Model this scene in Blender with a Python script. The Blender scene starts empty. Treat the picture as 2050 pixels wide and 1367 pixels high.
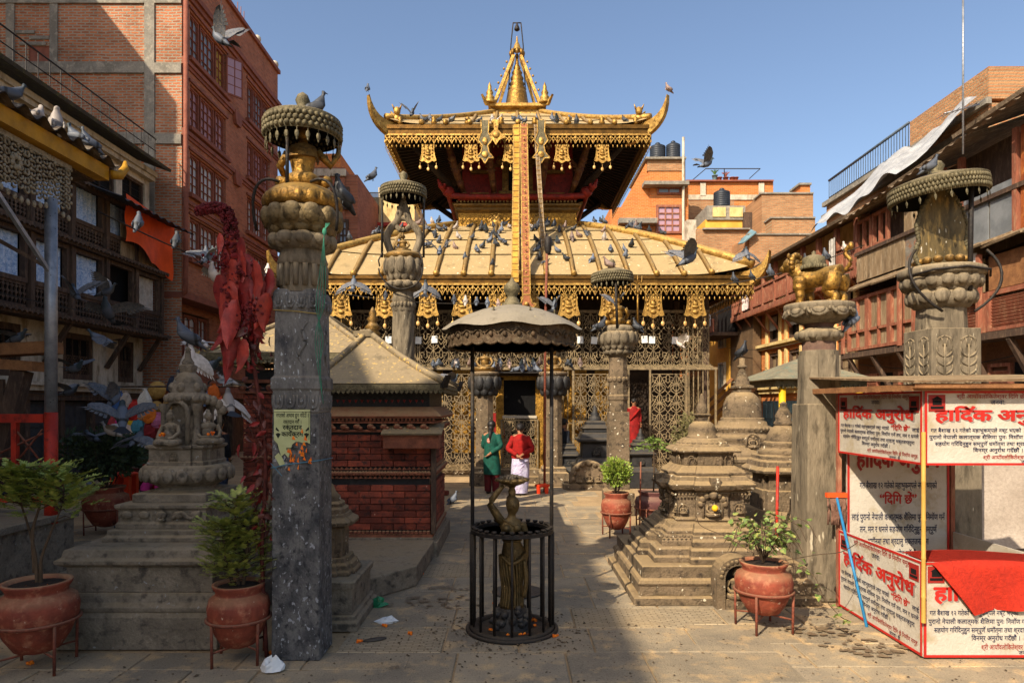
import bpy, math, random
from mathutils import Matrix, Vector, Euler
R = math.radians
PI = math.pi
sc = bpy.context.scene
COL = sc.collection
random.seed(7)

# ------------------------------------------------------------------ camera, sky, sun, exposure
F = 1367.0                      # focal length in photo pixels
cam = bpy.data.cameras.new('camera'); camo = bpy.data.objects.new('camera', cam); COL.objects.link(camo)
cam.sensor_width = 36.0; cam.lens = 36.0 * F / 2050.0
cam.shift_y = (808 - 683.5) / 2050.0
cam.clip_start = 0.05; cam.clip_end = 600
camo.location = (0, 0, 2.0); camo.rotation_euler = (R(90), 0, 0)
sc.camera = camo
SUN_AZ, SUN_EL = R(36), R(37)   # light travels to the right of the view direction by SUN_AZ
w = bpy.data.worlds.new('World'); sc.world = w; w.use_nodes = True
nt = w.node_tree
sky = nt.nodes.new('ShaderNodeTexSky'); sky.sky_type = 'NISHITA'; sky.sun_disc = False
sky.sun_elevation = SUN_EL; sky.sun_rotation = R(180) + SUN_AZ
sky.air_density = 1.0; sky.dust_density = 5.0; sky.ozone_density = 1.0; sky.altitude = 900
nt.links.new(sky.outputs[0], nt.nodes['Background'].inputs[0])
nt.nodes['Background'].inputs[1].default_value = 0.102
sl = bpy.data.lights.new('sun', 'SUN'); slo = bpy.data.objects.new('sun', sl); COL.objects.link(slo)
sl.energy = 3.85; sl.angle = R(0.5); sl.color = (1.0, 0.87, 0.69)
ld = Vector((math.cos(SUN_EL) * math.sin(SUN_AZ), math.cos(SUN_EL) * math.cos(SUN_AZ), -math.sin(SUN_EL)))
slo.rotation_euler = ld.to_track_quat('-Z', 'Y').to_euler(); slo.location = (-20, -20, 30)
sc.view_settings.view_transform = 'Standard'; sc.view_settings.look = 'None'
sc.view_settings.exposure = 0.98; sc.view_settings.gamma = 1.0
sc.view_settings.use_curve_mapping = False
sc.cycles.max_bounces = 6; sc.cycles.diffuse_bounces = 4; sc.cycles.glossy_bounces = 3
sc.cycles.transparent_max_bounces = 8

def WX(px, Y): return (px - 1025.0) / F * Y          # photo column -> metres at depth Y
def WZ(py, Y): return 2.0 + (808.0 - py) / F * Y      # photo row -> height at depth Y
def YG(py): return 2.0 * F / (py - 808.0)             # depth of a ground point

# ------------------------------------------------------------------ mesh builder
class MB:
    def __init__(s): s.v = []; s.f = []; s.s = []; s.T = None
    def add(s, vs, fs, sm=False):
        b = len(s.v)
        if s.T is not None: vs = [tuple(s.T @ Vector(p)) for p in vs]
        s.v.extend(vs); s.f.extend([tuple(i + b for i in f) for f in fs]); s.s.extend([sm] * len(fs)); return s
    def at(s, loc=(0, 0, 0), rot=(0, 0, 0), sca=1):
        if not hasattr(sca, '__len__'): sca = (sca,) * 3
        s.T = Matrix.Translation(loc) @ Euler(rot).to_matrix().to_4x4() @ Matrix.Diagonal((*sca, 1)); return s
    def no(s): s.T = None; return s
    def box(s, x0, x1, y0, y1, z0, z1):
        s.add([(x0,y0,z0),(x1,y0,z0),(x1,y1,z0),(x0,y1,z0),(x0,y0,z1),(x1,y0,z1),(x1,y1,z1),(x0,y1,z1)],
              [(3,2,1,0),(4,5,6,7),(0,1,5,4),(1,2,6,5),(2,3,7,6),(3,0,4,7)]); return s
    def cb(s, c, d, rz=0, rx=0, ry=0):
        m = Matrix.Translation(c) @ Euler((rx, ry, rz)).to_matrix().to_4x4()
        x, y, z = d[0]/2, d[1]/2, d[2]/2
        vs = [tuple(m @ Vector(p)) for p in ((-x,-y,-z),(x,-y,-z),(x,y,-z),(-x,y,-z),(-x,-y,z),(x,-y,z),(x,y,z),(-x,y,z))]
        s.add(vs, [(3,2,1,0),(4,5,6,7),(0,1,5,4),(1,2,6,5),(2,3,7,6),(3,0,4,7)]); return s
    def bev(s, c, d, b=0.01):              # box with chamfered vertical and horizontal edges
        x, y, z = d[0]/2, d[1]/2, d[2]/2
        pl = [(-x+b,-y),(x-b,-y),(x,-y+b),(x,y-b),(x-b,y),(-x+b,y),(-x,y-b),(-x,-y+b)]
        k = lambda q: [(c[0]+px*(1-q/x), c[1]+py*(1-q/y)) for px, py in pl]
        rows = [(b, -z), (0, -z+b), (0, z-b), (b, z)]
        vs = []
        for q, zz in rows: vs += [(a, e, c[2]+zz) for a, e in k(q)]
        fs = [(r*8+i, r*8+(i+1)%8, r*8+8+(i+1)%8, r*8+8+i) for r in range(3) for i in range(8)]
        fs += [tuple(range(7,-1,-1)), tuple(range(24,32))]
        s.add(vs, fs); return s
    def lathe(s, prof, n=20, c=(0,0,0), sm=True, a0=0.0, sx=1, sy=1, cap=True):
        vs = []; fs = []
        for r, z in prof:
            for i in range(n):
                a = a0 + 2*PI*i/n; vs.append((c[0]+r*math.cos(a)*sx, c[1]+r*math.sin(a)*sy, c[2]+z))
        for k in range(len(prof)-1):
            for i in range(n):
                j = (i+1) % n; fs.append((k*n+i, k*n+j, k*n+n+j, k*n+n+i))
        s.add(vs, fs, sm)
        m = len(prof)-1
        if not cap: return s
        if prof[0][0] > 1e-4: s.add(vs[:n], [tuple(range(n-1,-1,-1))])
        if prof[m][0] > 1e-4: s.add(vs[m*n:], [tuple(range(n))])
        return s
    def loft(s, plan, prof, c=(0,0,0), sm=False):   # plan polygon scaled by prof (scale or (sx,sy), z)
        n = len(plan); vs = []; fs = []
        for k, z in prof:
            kx, ky = k if hasattr(k, '__len__') else (k, k)
            vs += [(c[0]+p[0]*kx, c[1]+p[1]*ky, c[2]+z) for p in plan]
        for k in range(len(prof)-1):
            for i in range(n):
                j = (i+1) % n; fs.append((k*n+i, k*n+j, k*n+n+j, k*n+n+i))
        fs += [tuple(range(n-1,-1,-1)), tuple(range((len(prof)-1)*n, len(prof)*n))]
        s.add(vs, fs, sm); return s
    def tube(s, pts, r=0.01, n=6, sm=True, cap=True):
        P = [Vector(p) for p in pts]; m = len(P)
        rs = r if hasattr(r, '__len__') else [r]*m
        vs = []; fs = []; up = None
        for i in range(m):
            t = (P[min(i+1,m-1)] - P[max(i-1,0)])
            t = t.normalized() if t.length > 1e-9 else Vector((0,0,1))
            if up is None: up = Vector((0,0,1)) if abs(t.z) < .9 else Vector((1,0,0))
            a = t.cross(up)
            if a.length < 1e-6: a = t.cross(Vector((0,1,0)))
            a.normalize(); b = t.cross(a).normalized(); up = -b if False else up
            for k in range(n):
                q = 2*PI*k/n + PI/n; vs.append(tuple(P[i] + a*math.cos(q)*rs[i] + b*math.sin(q)*rs[i]))
        for i in range(m-1):
            for k in range(n):
                j = (k+1) % n; fs.append((i*n+k, i*n+n+k, i*n+n+j, i*n+j))
        if cap: fs += [tuple(range(n)), tuple(range((m-1)*n+n-1, (m-1)*n-1, -1))]
        s.add(vs, fs, sm and n > 4); return s
    def ball(s, c, r, n=10, m=6, rot=None):
        if not hasattr(r, '__len__'): r = (r,)*3
        vs = []; fs = []; q = Euler(rot).to_matrix() if rot else None
        for i in range(m+1):
            t = PI*i/m
            for k in range(n):
                a = 2*PI*k/n; p = Vector((math.sin(t)*math.cos(a)*r[0], math.sin(t)*math.sin(a)*r[1], -math.cos(t)*r[2]))
                if q: p = q @ p
                vs.append((c[0]+p.x, c[1]+p.y, c[2]+p.z))
        for i in range(m):
            for k in range(n):
                j = (k+1) % n; fs.append((i*n+k, i*n+j, i*n+n+j, i*n+n+k))
        s.add(vs, fs, True); return s
    def prism(s, poly, a, b, ax='y'):       # polygon (u,v) swept from a to b along an axis
        n = len(poly)
        P = {'y': lambda u, v, t: (u, t, v), 'x': lambda u, v, t: (t, u, v), 'z': lambda u, v, t: (u, v, t)}[ax]
        vs = [P(u, v, a) for u, v in poly] + [P(u, v, b) for u, v in poly]
        fs = [tuple(range(n)), tuple(range(2*n-1, n-1, -1))] + [(i, n+i, n+(i+1)%n, (i+1)%n) for i in range(n)]
        s.add(vs, fs); return s
    def face(s, *pts): s.add([tuple(p) for p in pts], [tuple(range(len(pts)))]); return s
    def slab(s, pts, t):                    # quad/polygon given thickness along its normal
        P = [Vector(p) for p in pts]; n = (P[1]-P[0]).cross(P[2]-P[0]).normalized()*t; k = len(P)
        vs = [tuple(p) for p in P] + [tuple(p+n) for p in P]
        s.add(vs, [tuple(range(k-1,-1,-1)), tuple(range(k, 2*k))] + [(i, (i+1)%k, k+(i+1)%k, k+i) for i in range(k)]); return s
    def grid(s, fn, nu, nv, sm=True, t=0.0):
        vs = [fn(i/nu, j/nv) for j in range(nv+1) for i in range(nu+1)]
        q = lambda i, j: j*(nu+1)+i
        fs = [(q(i,j), q(i+1,j), q(i+1,j+1), q(i,j+1)) for j in range(nv) for i in range(nu)]
        s.add(vs, fs, sm)
        if t:
            s.add([(a, b+t, c) for a, b, c in vs], [f[::-1] for f in fs], sm)
        return s
    def petals(s, r, z, n, d, c=(0,0,0), tilt=0.0, a0=0.0, seg=8):   # ring of swelling lotus petals
        for i in range(n):
            a = a0 + 2*PI*i/n
            s.ball((c[0]+r*math.cos(a), c[1]+r*math.sin(a), c[2]+z), d, seg, 5, rot=(0, tilt, a))
        return s
    def mesh(s, name, mats):
        me = bpy.data.meshes.new(name); me.from_pydata(s.v, [], s.f)
        if any(s.s): me.polygons.foreach_set('use_smooth', s.s)
        for m in (mats if isinstance(mats, (list, tuple)) else [mats]): me.materials.append(m)
        me.update(); return me

def link(name, me, parent=None, loc=(0,0,0), rot=(0,0,0), sca=None):
    o = bpy.data.objects.new(name, me); COL.objects.link(o)
    o.parent = parent; o.location = loc; o.rotation_euler = rot
    if sca: o.scale = sca if hasattr(sca, '__len__') else (sca,)*3
    return o
def obj(name, mb, mat, parent=None, loc=(0,0,0), rot=(0,0,0), sca=None, bevel=0):
    me = mb.mesh(name, mat); o = link(name, me, parent, loc, rot, sca)
    if bevel:
        b = o.modifiers.new('bevel', 'BEVEL'); b.width = bevel; b.segments = 2; b.limit_method = 'ANGLE'; b.angle_limit = R(40)
    return o
def tag(o, label, cat, group=None):
    o['label'] = label; o['category'] = cat; o['kind'] = 'thing'
    if group: o['group'] = group
    return o
def thing(name, label, cat, loc=(0,0,0), rz=0, group=None, sca=None):
    o = link(name, None, None, loc, (0,0,rz), sca); return tag(o, label, cat, group)
def struct(o): o['kind'] = 'structure'; return o
def copy_tree(o, parent=None, loc=None, rz=None, label=None, sca=None):
    c = o.copy(); COL.objects.link(c); c.parent = parent
    if loc is not None: c.location = loc
    if rz is not None: c.rotation_euler = (0, 0, rz)
    if sca is not None: c.scale = (sca,)*3
    if label: c['label'] = label
    for ch in o.children: copy_tree(ch, c)
    return c

def sq(): return [(-1,-1),(1,-1),(1,1),(-1,1)]
def ngon(n, a0=0.0): return [(math.cos(a0+2*PI*i/n), math.sin(a0+2*PI*i/n)) for i in range(n)]
def redent(k=0.3, d=0.14):                  # square with stepped (redented) corners
    a = 1-d
    q = [(1,-k),(1,k),(a,k),(a,a),(k,a),(k,1),(-k,1),(-k,a),(-a,a),(-a,k),(-1,k),(-1,-k),(-a,-k),(-a,-a),(-k,-a),(-k,-1),(k,-1),(k,-a),(a,-a),(a,-k)]
    return q
def bez(p0, p1, p2, p3, n=8):
    o = []
    for i in range(n+1):
        t = i/n; a = 1-t
        o.append(tuple(a**3*p0[k]+3*a*a*t*p1[k]+3*a*t*t*p2[k]+t**3*p3[k] for k in range(len(p0))))
    return o
def catmull(P, n=6):
    P = [Vector(p) for p in P]; Q = [P[0]*2-P[1]] + P + [P[-1]*2-P[-2]]; o = []
    for i in range(1, len(Q)-2):
        for k in range(n):
            t = k/n; a, b, c, d = Q[i-1:i+3]
            o.append(0.5*((2*b)+(c-a)*t+(2*a-5*b+4*c-d)*t*t+(3*b-a-3*c+d)*t**3))
    o.append(P[-1]); return [tuple(p) for p in o]

# ------------------------------------------------------------------ materials
def lin(h):
    h = h.lstrip('#'); o = []
    for i in (0, 2, 4):
        c = int(h[i:i+2], 16)/255; o.append(c/12.92 if c <= .04045 else ((c+.055)/1.055)**2.4)
    return (*o, 1)
def mat(name, c1, c2=None, scale=4.0, rough=0.8, metal=0.0, bump=0.3, c3=None, dust=None, dustamt=0.6, rnd=0.0,
        fine=30.0, spots=None, spotscale=40.0, spotlim=0.68, spec=0.3, stretch=None, bumpd=0.02, trans=0.0):
    """two/three-tone noise surface; dust settles on upward faces; spots are droppings, chips or lichen"""
    m = bpy.data.materials.new(name); m.use_nodes = True; t = m.node_tree; N = t.nodes; L = t.links
    b = N['Principled BSDF']; b.inputs['Roughness'].default_value = rough; b.inputs['Metallic'].default_value = metal
    b.inputs['Specular IOR Level'].default_value = spec
    g = N.new('ShaderNodeNewGeometry'); vec = g.outputs['Position']
    if stretch:
        mp = N.new('ShaderNodeMapping'); mp.inputs['Scale'].default_value = stretch; L.new(vec, mp.inputs[0]); vec = mp.outputs[0]
    def noise(s, d=5, r=.6):
        n = N.new('ShaderNodeTexNoise'); n.inputs['Scale'].default_value = s; n.inputs['Detail'].default_value = d
        n.inputs['Roughness'].default_value = r; L.new(vec, n.inputs['Vector']); return n
    def ramp(src, a, c, lo=0., hi=1.):
        r = N.new('ShaderNodeMapRange'); r.inputs[1].default_value = a; r.inputs[2].default_value = c
        r.inputs[3].default_value = lo; r.inputs[4].default_value = hi; L.new(src, r.inputs[0]); return r.outputs[0]
    def mix(f, A, B, bt='MIX'):
        x = N.new('ShaderNodeMix'); x.data_type = 'RGBA'; x.blend_type = bt
        if hasattr(f, 'default_value') or hasattr(f, 'links'): L.new(f, x.inputs[0])
        else: x.inputs[0].default_value = f
        for k, q in ((6, A), (7, B)):
            if isinstance(q, tuple): x.inputs[k].default_value = q
            else: L.new(q, x.inputs[k])
        return x.outputs[2]
    n1 = noise(scale); n2 = noise(fine, 4, .65)
    col = lin(c1)
    if c2: col = mix(ramp(n1.outputs[0], .38, .62), lin(c1), lin(c2))
    if c3:
        n3 = noise(scale*2.7, 4); col = mix(ramp(n3.outputs[0], .52, .68), col, lin(c3))
    col = mix(ramp(n2.outputs[0], .3, .7, .0, .3), col, (0.02, 0.018, 0.015, 1), 'MIX') if bump > .25 else col
    if rnd:
        oi = N.new('ShaderNodeObjectInfo'); hs = N.new('ShaderNodeHueSaturation')
        L.new(ramp(oi.outputs['Random'], 0, 1, 1-rnd, 1+rnd), hs.inputs['Value'])
        if isinstance(col, tuple): hs.inputs['Color'].default_value = col
        else: L.new(col, hs.inputs['Color'])
        col = hs.outputs[0]
    if spots:
        v = noise(spotscale, 2, .5); col = mix(ramp(v.outputs[0], spotlim, spotlim+.04), col, lin(spots))
    if dust:
        sx = N.new('ShaderNodeSeparateXYZ'); L.new(g.outputs['Normal'], sx.inputs[0])
        up = ramp(sx.outputs[2], .25, .9, 0, dustamt)
        mu = N.new('ShaderNodeMath'); mu.operation = 'MULTIPLY'; L.new(up, mu.inputs[0]); L.new(ramp(n1.outputs[0], .25, .6, .35, 1), mu.inputs[1])
        col = mix(mu.outputs[0], col, lin(dust))
        if metal:
            iv = N.new('ShaderNodeMath'); iv.operation = 'MULTIPLY_ADD'; L.new(mu.outputs[0], iv.inputs[0]); iv.inputs[1].default_value = -metal; iv.inputs[2].default_value = metal
            L.new(iv.outputs[0], b.inputs['Metallic'])
    if isinstance(col, tuple): b.inputs['Base Color'].default_value = col
    else: L.new(col, b.inputs['Base Color'])
    L.new(ramp(n2.outputs[0], .3, .7, max(0, rough-.12), min(1, rough+.12)), b.inputs['Roughness'])
    if bump:
        bp = N.new('ShaderNodeBump'); bp.inputs['Strength'].default_value = bump; bp.inputs['Distance'].default_value = bumpd
        ad = N.new('ShaderNodeMath'); ad.operation = 'MULTIPLY_ADD'; L.new(n1.outputs[0], ad.inputs[0]); ad.inputs[1].default_value = 1.5; L.new(n2.outputs[0], ad.inputs[2])
        L.new(ad.outputs[0], bp.inputs['Height']); L.new(bp.outputs[0], b.inputs['Normal'])
    return m
def brickmat(name, c1, c2, mortar, bw=0.22, bh=0.065, axis='x', dirt='3a2a1e', rough=.9, dirtamt=.5, ms=.008, wob=0.02, bump=.9):
    """brick courses for walls too far off to show each brick; axis = horizontal direction of the wall"""
    m = bpy.data.materials.new(name); m.use_nodes = True; t = m.node_tree; N = t.nodes; L = t.links; b = N['Principled BSDF']
    b.inputs['Roughness'].default_value = rough; b.inputs['Specular IOR Level'].default_value = .15
    g = N.new('ShaderNodeNewGeometry'); sp = N.new('ShaderNodeSeparateXYZ'); L.new(g.outputs['Position'], sp.inputs[0])
    wn = N.new('ShaderNodeTexNoise'); wn.inputs['Scale'].default_value = 2.2; L.new(g.outputs['Position'], wn.inputs['Vector'])
    cb = N.new('ShaderNodeCombineXYZ'); L.new(sp.outputs[1 if axis == 'y' else 0], cb.inputs[0])
    ma = N.new('ShaderNodeMath'); ma.operation = 'MULTIPLY_ADD'; L.new(wn.outputs[0], ma.inputs[0]); ma.inputs[1].default_value = wob*2; L.new(sp.outputs[1 if axis == 'g' else 2], ma.inputs[2])
    L.new(ma.outputs[0], cb.inputs[1])
    bt = N.new('ShaderNodeTexBrick'); bt.inputs['Scale'].default_value = 1; bt.inputs['Brick Width'].default_value = bw; bt.inputs['Row Height'].default_value = bh
    bt.inputs['Mortar Size'].default_value = ms; bt.inputs['Bias'].default_value = -.2
    bt.inputs['Color1'].default_value = lin(c1); bt.inputs['Color2'].default_value = lin(c2); bt.inputs['Mortar'].default_value = lin(mortar)
    L.new(cb.outputs[0], bt.inputs['Vector'])
    n = N.new('ShaderNodeTexNoise'); n.inputs['Scale'].default_value = .9; n.inputs['Detail'].default_value = 8; n.inputs['Roughness'].default_value = .7
    L.new(g.outputs['Position'], n.inputs['Vector'])
    r = N.new('ShaderNodeMapRange'); r.inputs[1].default_value = .45; r.inputs[2].default_value = .75; r.inputs[4].default_value = dirtamt; L.new(n.outputs[0], r.inputs[0])
    x = N.new('ShaderNodeMix'); x.data_type = 'RGBA'; L.new(r.outputs[0], x.inputs[0]); L.new(bt.outputs[0], x.inputs[6]); x.inputs[7].default_value = lin(dirt)
    L.new(x.outputs[2], b.inputs['Base Color'])
    n4 = N.new('ShaderNodeTexNoise'); n4.inputs['Scale'].default_value = 25; L.new(g.outputs['Position'], n4.inputs['Vector'])
    ad = N.new('ShaderNodeMath'); ad.operation = 'MULTIPLY_ADD'; L.new(bt.outputs['Fac'], ad.inputs[0]); ad.inputs[1].default_value = -1; L.new(n4.outputs[0], ad.inputs[2])
    bp = N.new('ShaderNodeBump'); bp.inputs['Strength'].default_value = bump; bp.inputs['Distance'].default_value = .02
    L.new(ad.outputs[0], bp.inputs['Height']); L.new(bp.outputs[0], b.inputs['Normal'])
    return m
def glassmat(name, col, rough=.12):  # pane colours are lightened to stand in for reflected sky
    m = bpy.data.materials.new(name); m.use_nodes = True; b = m.node_tree.nodes['Principled BSDF']
    b.inputs['Base Color'].default_value = lin(col); b.inputs['Roughness'].default_value = rough; b.inputs['Specular IOR Level'].default_value = .8
    return m

STONE = mat('weathered_stone', '7f6c54', '675843', 4, .9, bump=1.0, c3='40362b', dust='b0956a', dustamt=.75, spots='d0c5ab', spotlim=.675, spotscale=15, fine=45)
STONE_D = mat('dark_stone', '8f8370', '726858', 4, .8, bump=.8, c3='4c463d', dust='a8936f', dustamt=.55, spots='8f8f8c', spotlim=.70, spotscale=22, fine=40)
STONE_B = mat('blackened_stone', '32302f', '232426', 4, .55, bump=.5, c3='171819', dust='7d6f58', dustamt=.4, fine=40)
STONE_P = mat('painted_pillar_stone', '83817c', '63625f', 3.2, .75, bump=.7, c3='393b3f', stretch=(1, 1, .45), spots='aab0b2', spotlim=.655, spotscale=48, fine=60, dust='8d7c60', dustamt=.5)
STONE_G = mat('grey_pillar_stone', '857862', '6a5f4d', 4, .9, bump=.7, c3='4f4637', dust='b29a72', spots='b3a88f', spotlim=.71, spotscale=18, stretch=(1,1,.3))
GOLD = mat('gilt_copper', 'c49c50', '9a7436', 5, .5, .62, bump=.4, c3='5f451c', fine=60, dust='d8b878', dustamt=.5)
GOLD_D = mat('dull_brass', '8f6c33', '6a5028', 7, .5, .6, bump=.4, c3='4a3a22', fine=50, dust='b79a68', dustamt=.7)
GOLD_S = mat('gilt_statue', 'a98038', '7d5c2a', 12, .45, .7, bump=.4, c3='4d3b1e', fine=50, dust='c3a468', dustamt=.5)
ROOFM = mat('dusty_copper_roof', 'a58c60', '7d6946', 1.3, .85, .12, bump=.6, c3='5f5036', spots='e6dcc2', spotlim=.675, spotscale=11, fine=24, dust='c2a878', dustamt=.6)
ROOFS = mat('dusty_tin_roof', '8d7c60', '77694f', 3, .8, .1, bump=.3, c3='5d5341', spots='c3a054', spotlim=.62, spotscale=16, fine=30, dust='a08c69', dustamt=.6)
CANOPY = mat('tarnished_canopy_brass', '766c50', '5d553e', 8, .6, .4, bump=.5, c3='48432f', fine=50, dust='a08f6c', dustamt=.6)
IRON = mat('black_iron', '2a2623', '1d1a18', 12, .6, .3, bump=.3, fine=60, c3='3c3028', dust='6f6049', dustamt=.4)
IRON_T = mat('dusty_grille_iron', '8f7c5c', '6e5f47', 6, .75, .2, bump=.2, c3='4c4233', fine=40, dust='a8946c', dustamt=.5)
RUST = mat('rusty_pot_stand', '8a4a35', '6d3a2b', 15, .8, .1, bump=.3, dust='9a7a5c', dustamt=.5)
TERRA = mat('terracotta', '94462f', '7a3827', 5, .75, bump=.3, c3='a86a4d', dust='a98762', dustamt=.75, fine=24, spots='bfa088', spotlim=.71, spotscale=30)
TERRA_P = mat('purple_clay', '6d4441', '5a3534', 5, .75, bump=.3, dust='9a7f64', dustamt=.6)
SOIL = mat('pot_soil', '3a2c20', '241b14', 20, 1, bump=.9, spots='d06a20', spotlim=.73, spotscale=26)
DIRT = mat('dusty_ground', 'c2a47a', 'ab8f68', 1.3, .95, bump=.4, c3='9a8362', spots='6d5a42', spotlim=.68, spotscale=60, fine=50)
SLAB = mat('paving_stone', 'ab997b', '8f826c', 1.6, .85, bump=.5, c3='c9aa7c', fine=70, rnd=.13, spots='5a4d3c', spotlim=.66, spotscale=45)
WOOD = mat('dark_timber', '574335', '43342a', 5, .85, bump=.4, c3='6d5845', fine=50, stretch=(1,1,.3), dust='7a664c', dustamt=.4)
WOOD_R = mat('red_timber', '9c5e45', '804a36', 6, .8, bump=.4, c3='a87c5e', fine=50, stretch=(1,1,.25))
WOOD_O = mat('old_grey_planks', '978061', '7a654a', 6, .9, bump=.5, c3='a89578', fine=60, stretch=(1,1,.2), rnd=.2)
WOOD_L = mat('raw_timber', '9a6b42', '7f5534', 8, .85, bump=.4, fine=60, dust='b39468')
PLAST = mat('stained_plaster', 'cbbfaa', 'b3a68f', 1.5, .95, bump=.3, c3='8f8069', fine=20, stretch=(1,1,.35))
CREAM = mat('cream_paint', 'd8bf86', 'c4a86c', 2, .85, bump=.15, c3='a98f5c', stretch=(1,1,.4))
YELLOW = mat('yellow_wall', 'd9a545', 'c49138', 2, .85, bump=.15)
YPAINT = mat('yellow_paint', 'e0b020', 'c99a18', 4, .5, bump=.1)
CONC = mat('raw_concrete', '918a7d', '7a7468', 2.5, .95, bump=.5, c3='a59c8b', fine=25)
BLACK = mat('shade_and_print_black', '0c0a09', '060505', 3, .95, bump=0)  # near-black stands in for unlit interiors and undersides; also small print
REDP = mat('red_paint', 'b5301c', '96281a', 5, .55, bump=.15, c3='7a2418')
STEEL = mat('galvanised_steel', '9a9c9f', '83868a', 8, .45, .6, bump=.1, spots='3f4146', spotlim=.68, spotscale=30)
GLASS = glassmat('window_glass', '7d90a3', .4)
GLASS_W = glassmat('painted_sky_glass', 'b5c1cc', .45)  # sky reflection painted as a pale blue-grey base colour
GLASS_P = glassmat('pinkish_glass', 'a07d8a', .45)
BR_ROUGH = {a: brickmat('rough_brick_'+a, 'bd7049', '93553a', '9f8f7a', .25, .085, axis=a, ms=.02, wob=.03, dirtamt=.55) for a in 'xy'}
BR_RED = {a: brickmat('red_brick_'+a, 'b06d50', '8d543f', '967b68', .22, .075, axis=a, ms=.009, wob=0, dirtamt=.45, bump=.8) for a in 'xy'}
BR_ORG = {a: brickmat('orange_brick_'+a, 'cf7b40', 'b5642f', 'b39468', .24, .08, axis=a, ms=.008, wob=0, dirtamt=.3, dirt='8a5a38') for a in 'xy'}
BR_OLD = {a: brickmat('old_brick_'+a, 'b8845a', '93603e', '9a8466', .24, .075, axis=a, ms=.014, wob=.02, dirtamt=.5, dirt='6f5a44') for a in 'xy'}
BRICK = mat('shrine_brick', '94452f', '6f3426', 7, .85, bump=.5, c3='3d2822', rnd=.42, fine=60, spots='b9a48c', spotlim=.74, spotscale=22)
TCOTTA = mat('carved_terracotta', '94593f', '734432', 8, .9, bump=.5, dust='b3966c', dustamt=.75)
CARVED = brickmat('carved_paving', 'ab9a7d', '94856c', '7a6c56', .11, .035, axis='g', ms=.006, wob=0, dirt='b59a70', dirtamt=.6, bump=.6)
LOTUS = mat('tarnished_lotus_brass', '86734f', '665739', 8, .6, .35, bump=.5, c3='4a3f2a', fine=50, dust='a89470', dustamt=.6)
# ------------------------------------------------------------------ ground and paving
g = MB(); g.box(-250, 250, -120, 380, -.4, -.012)
ground = struct(obj('ground', g, DIRT))
pav = struct(link('paving', None))
slab_me = {}
def slab_mesh(wd, dp, carved=False):
    k = (round(wd, 2), round(dp, 2), carved)
    if k not in slab_me:
        m = MB(); m.bev((0, 0, -.03), (k[0]-.016, k[1]-.016, .06), .006); slab_me[k] = m.mesh('slab', CARVED if carved else SLAB)
    return slab_me[k]
def lay(x0, x1, y0, y1, rows, wmin, wmax, rnd):
    y = y0; dp = (y1-y0)/rows
    for _ in range(rows):
        x = x0 + rnd.uniform(-.3, 0)
        while x < x1:
            wd = rnd.choice((wmin, (wmin+wmax)/2, wmax))
            link('slab', slab_mesh(wd, dp, abs(x) < 1.5 and y < 9 and rnd.random() < .3), pav, (x+wd/2, y+dp/2, rnd.uniform(-.004, .004)), (rnd.uniform(-.004, .004), rnd.uniform(-.004, .004), rnd.uniform(-.006, .006)))
            x += wd
        y += dp
rr = random.Random(3)
lay(-1.3, 1.6, 3.7, 9.1, 9, .62, 1.1, rr)
lay(-4.8, -1.35, 3.7, 5.5, 5, .5, .8, rr)
lay(1.65, 4.6, 3.7, 6.7, 6, .5, .9, rr)
lay(-1.1, 1.2, 9.15, 16.2, 10, .55, .95, rr)
lay(-6.8, -3.9, 7.2, 15.0, 11, .6, .9, rr)

# ------------------------------------------------------------------ facade helpers (local x along the wall, -y outwards, z up)
def wall(mb, x0, x1, z0, z1, ops=(), y=0., d=.25):
    xs = sorted({x0, x1, *[o[0] for o in ops], *[o[1] for o in ops]}); zs = sorted({z0, z1, *[o[2] for o in ops], *[o[3] for o in ops]})
    xs = [a for a in xs if x0 <= a <= x1]; zs = [a for a in zs if z0 <= a <= z1]
    for a, b in zip(xs, xs[1:]):
        for c, e in zip(zs, zs[1:]):
            mx, mz = (a+b)/2, (c+e)/2
            if not any(o[0] < mx < o[1] and o[2] < mz < o[3] for o in ops): mb.face((a, y, c), (b, y, c), (b, y, e), (a, y, e))
    for a, b, c, e in ops:
        mb.face((a, y, c), (a, y+d, c), (a, y+d, e), (a, y, e)); mb.face((b, y, e), (b, y+d, e), (b, y+d, c), (b, y, c))
        mb.face((a, y, e), (a, y+d, e), (b, y+d, e), (b, y, e)); mb.face((a, y+d, c), (a, y, c), (b, y, c), (b, y+d, c))
    return mb
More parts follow.
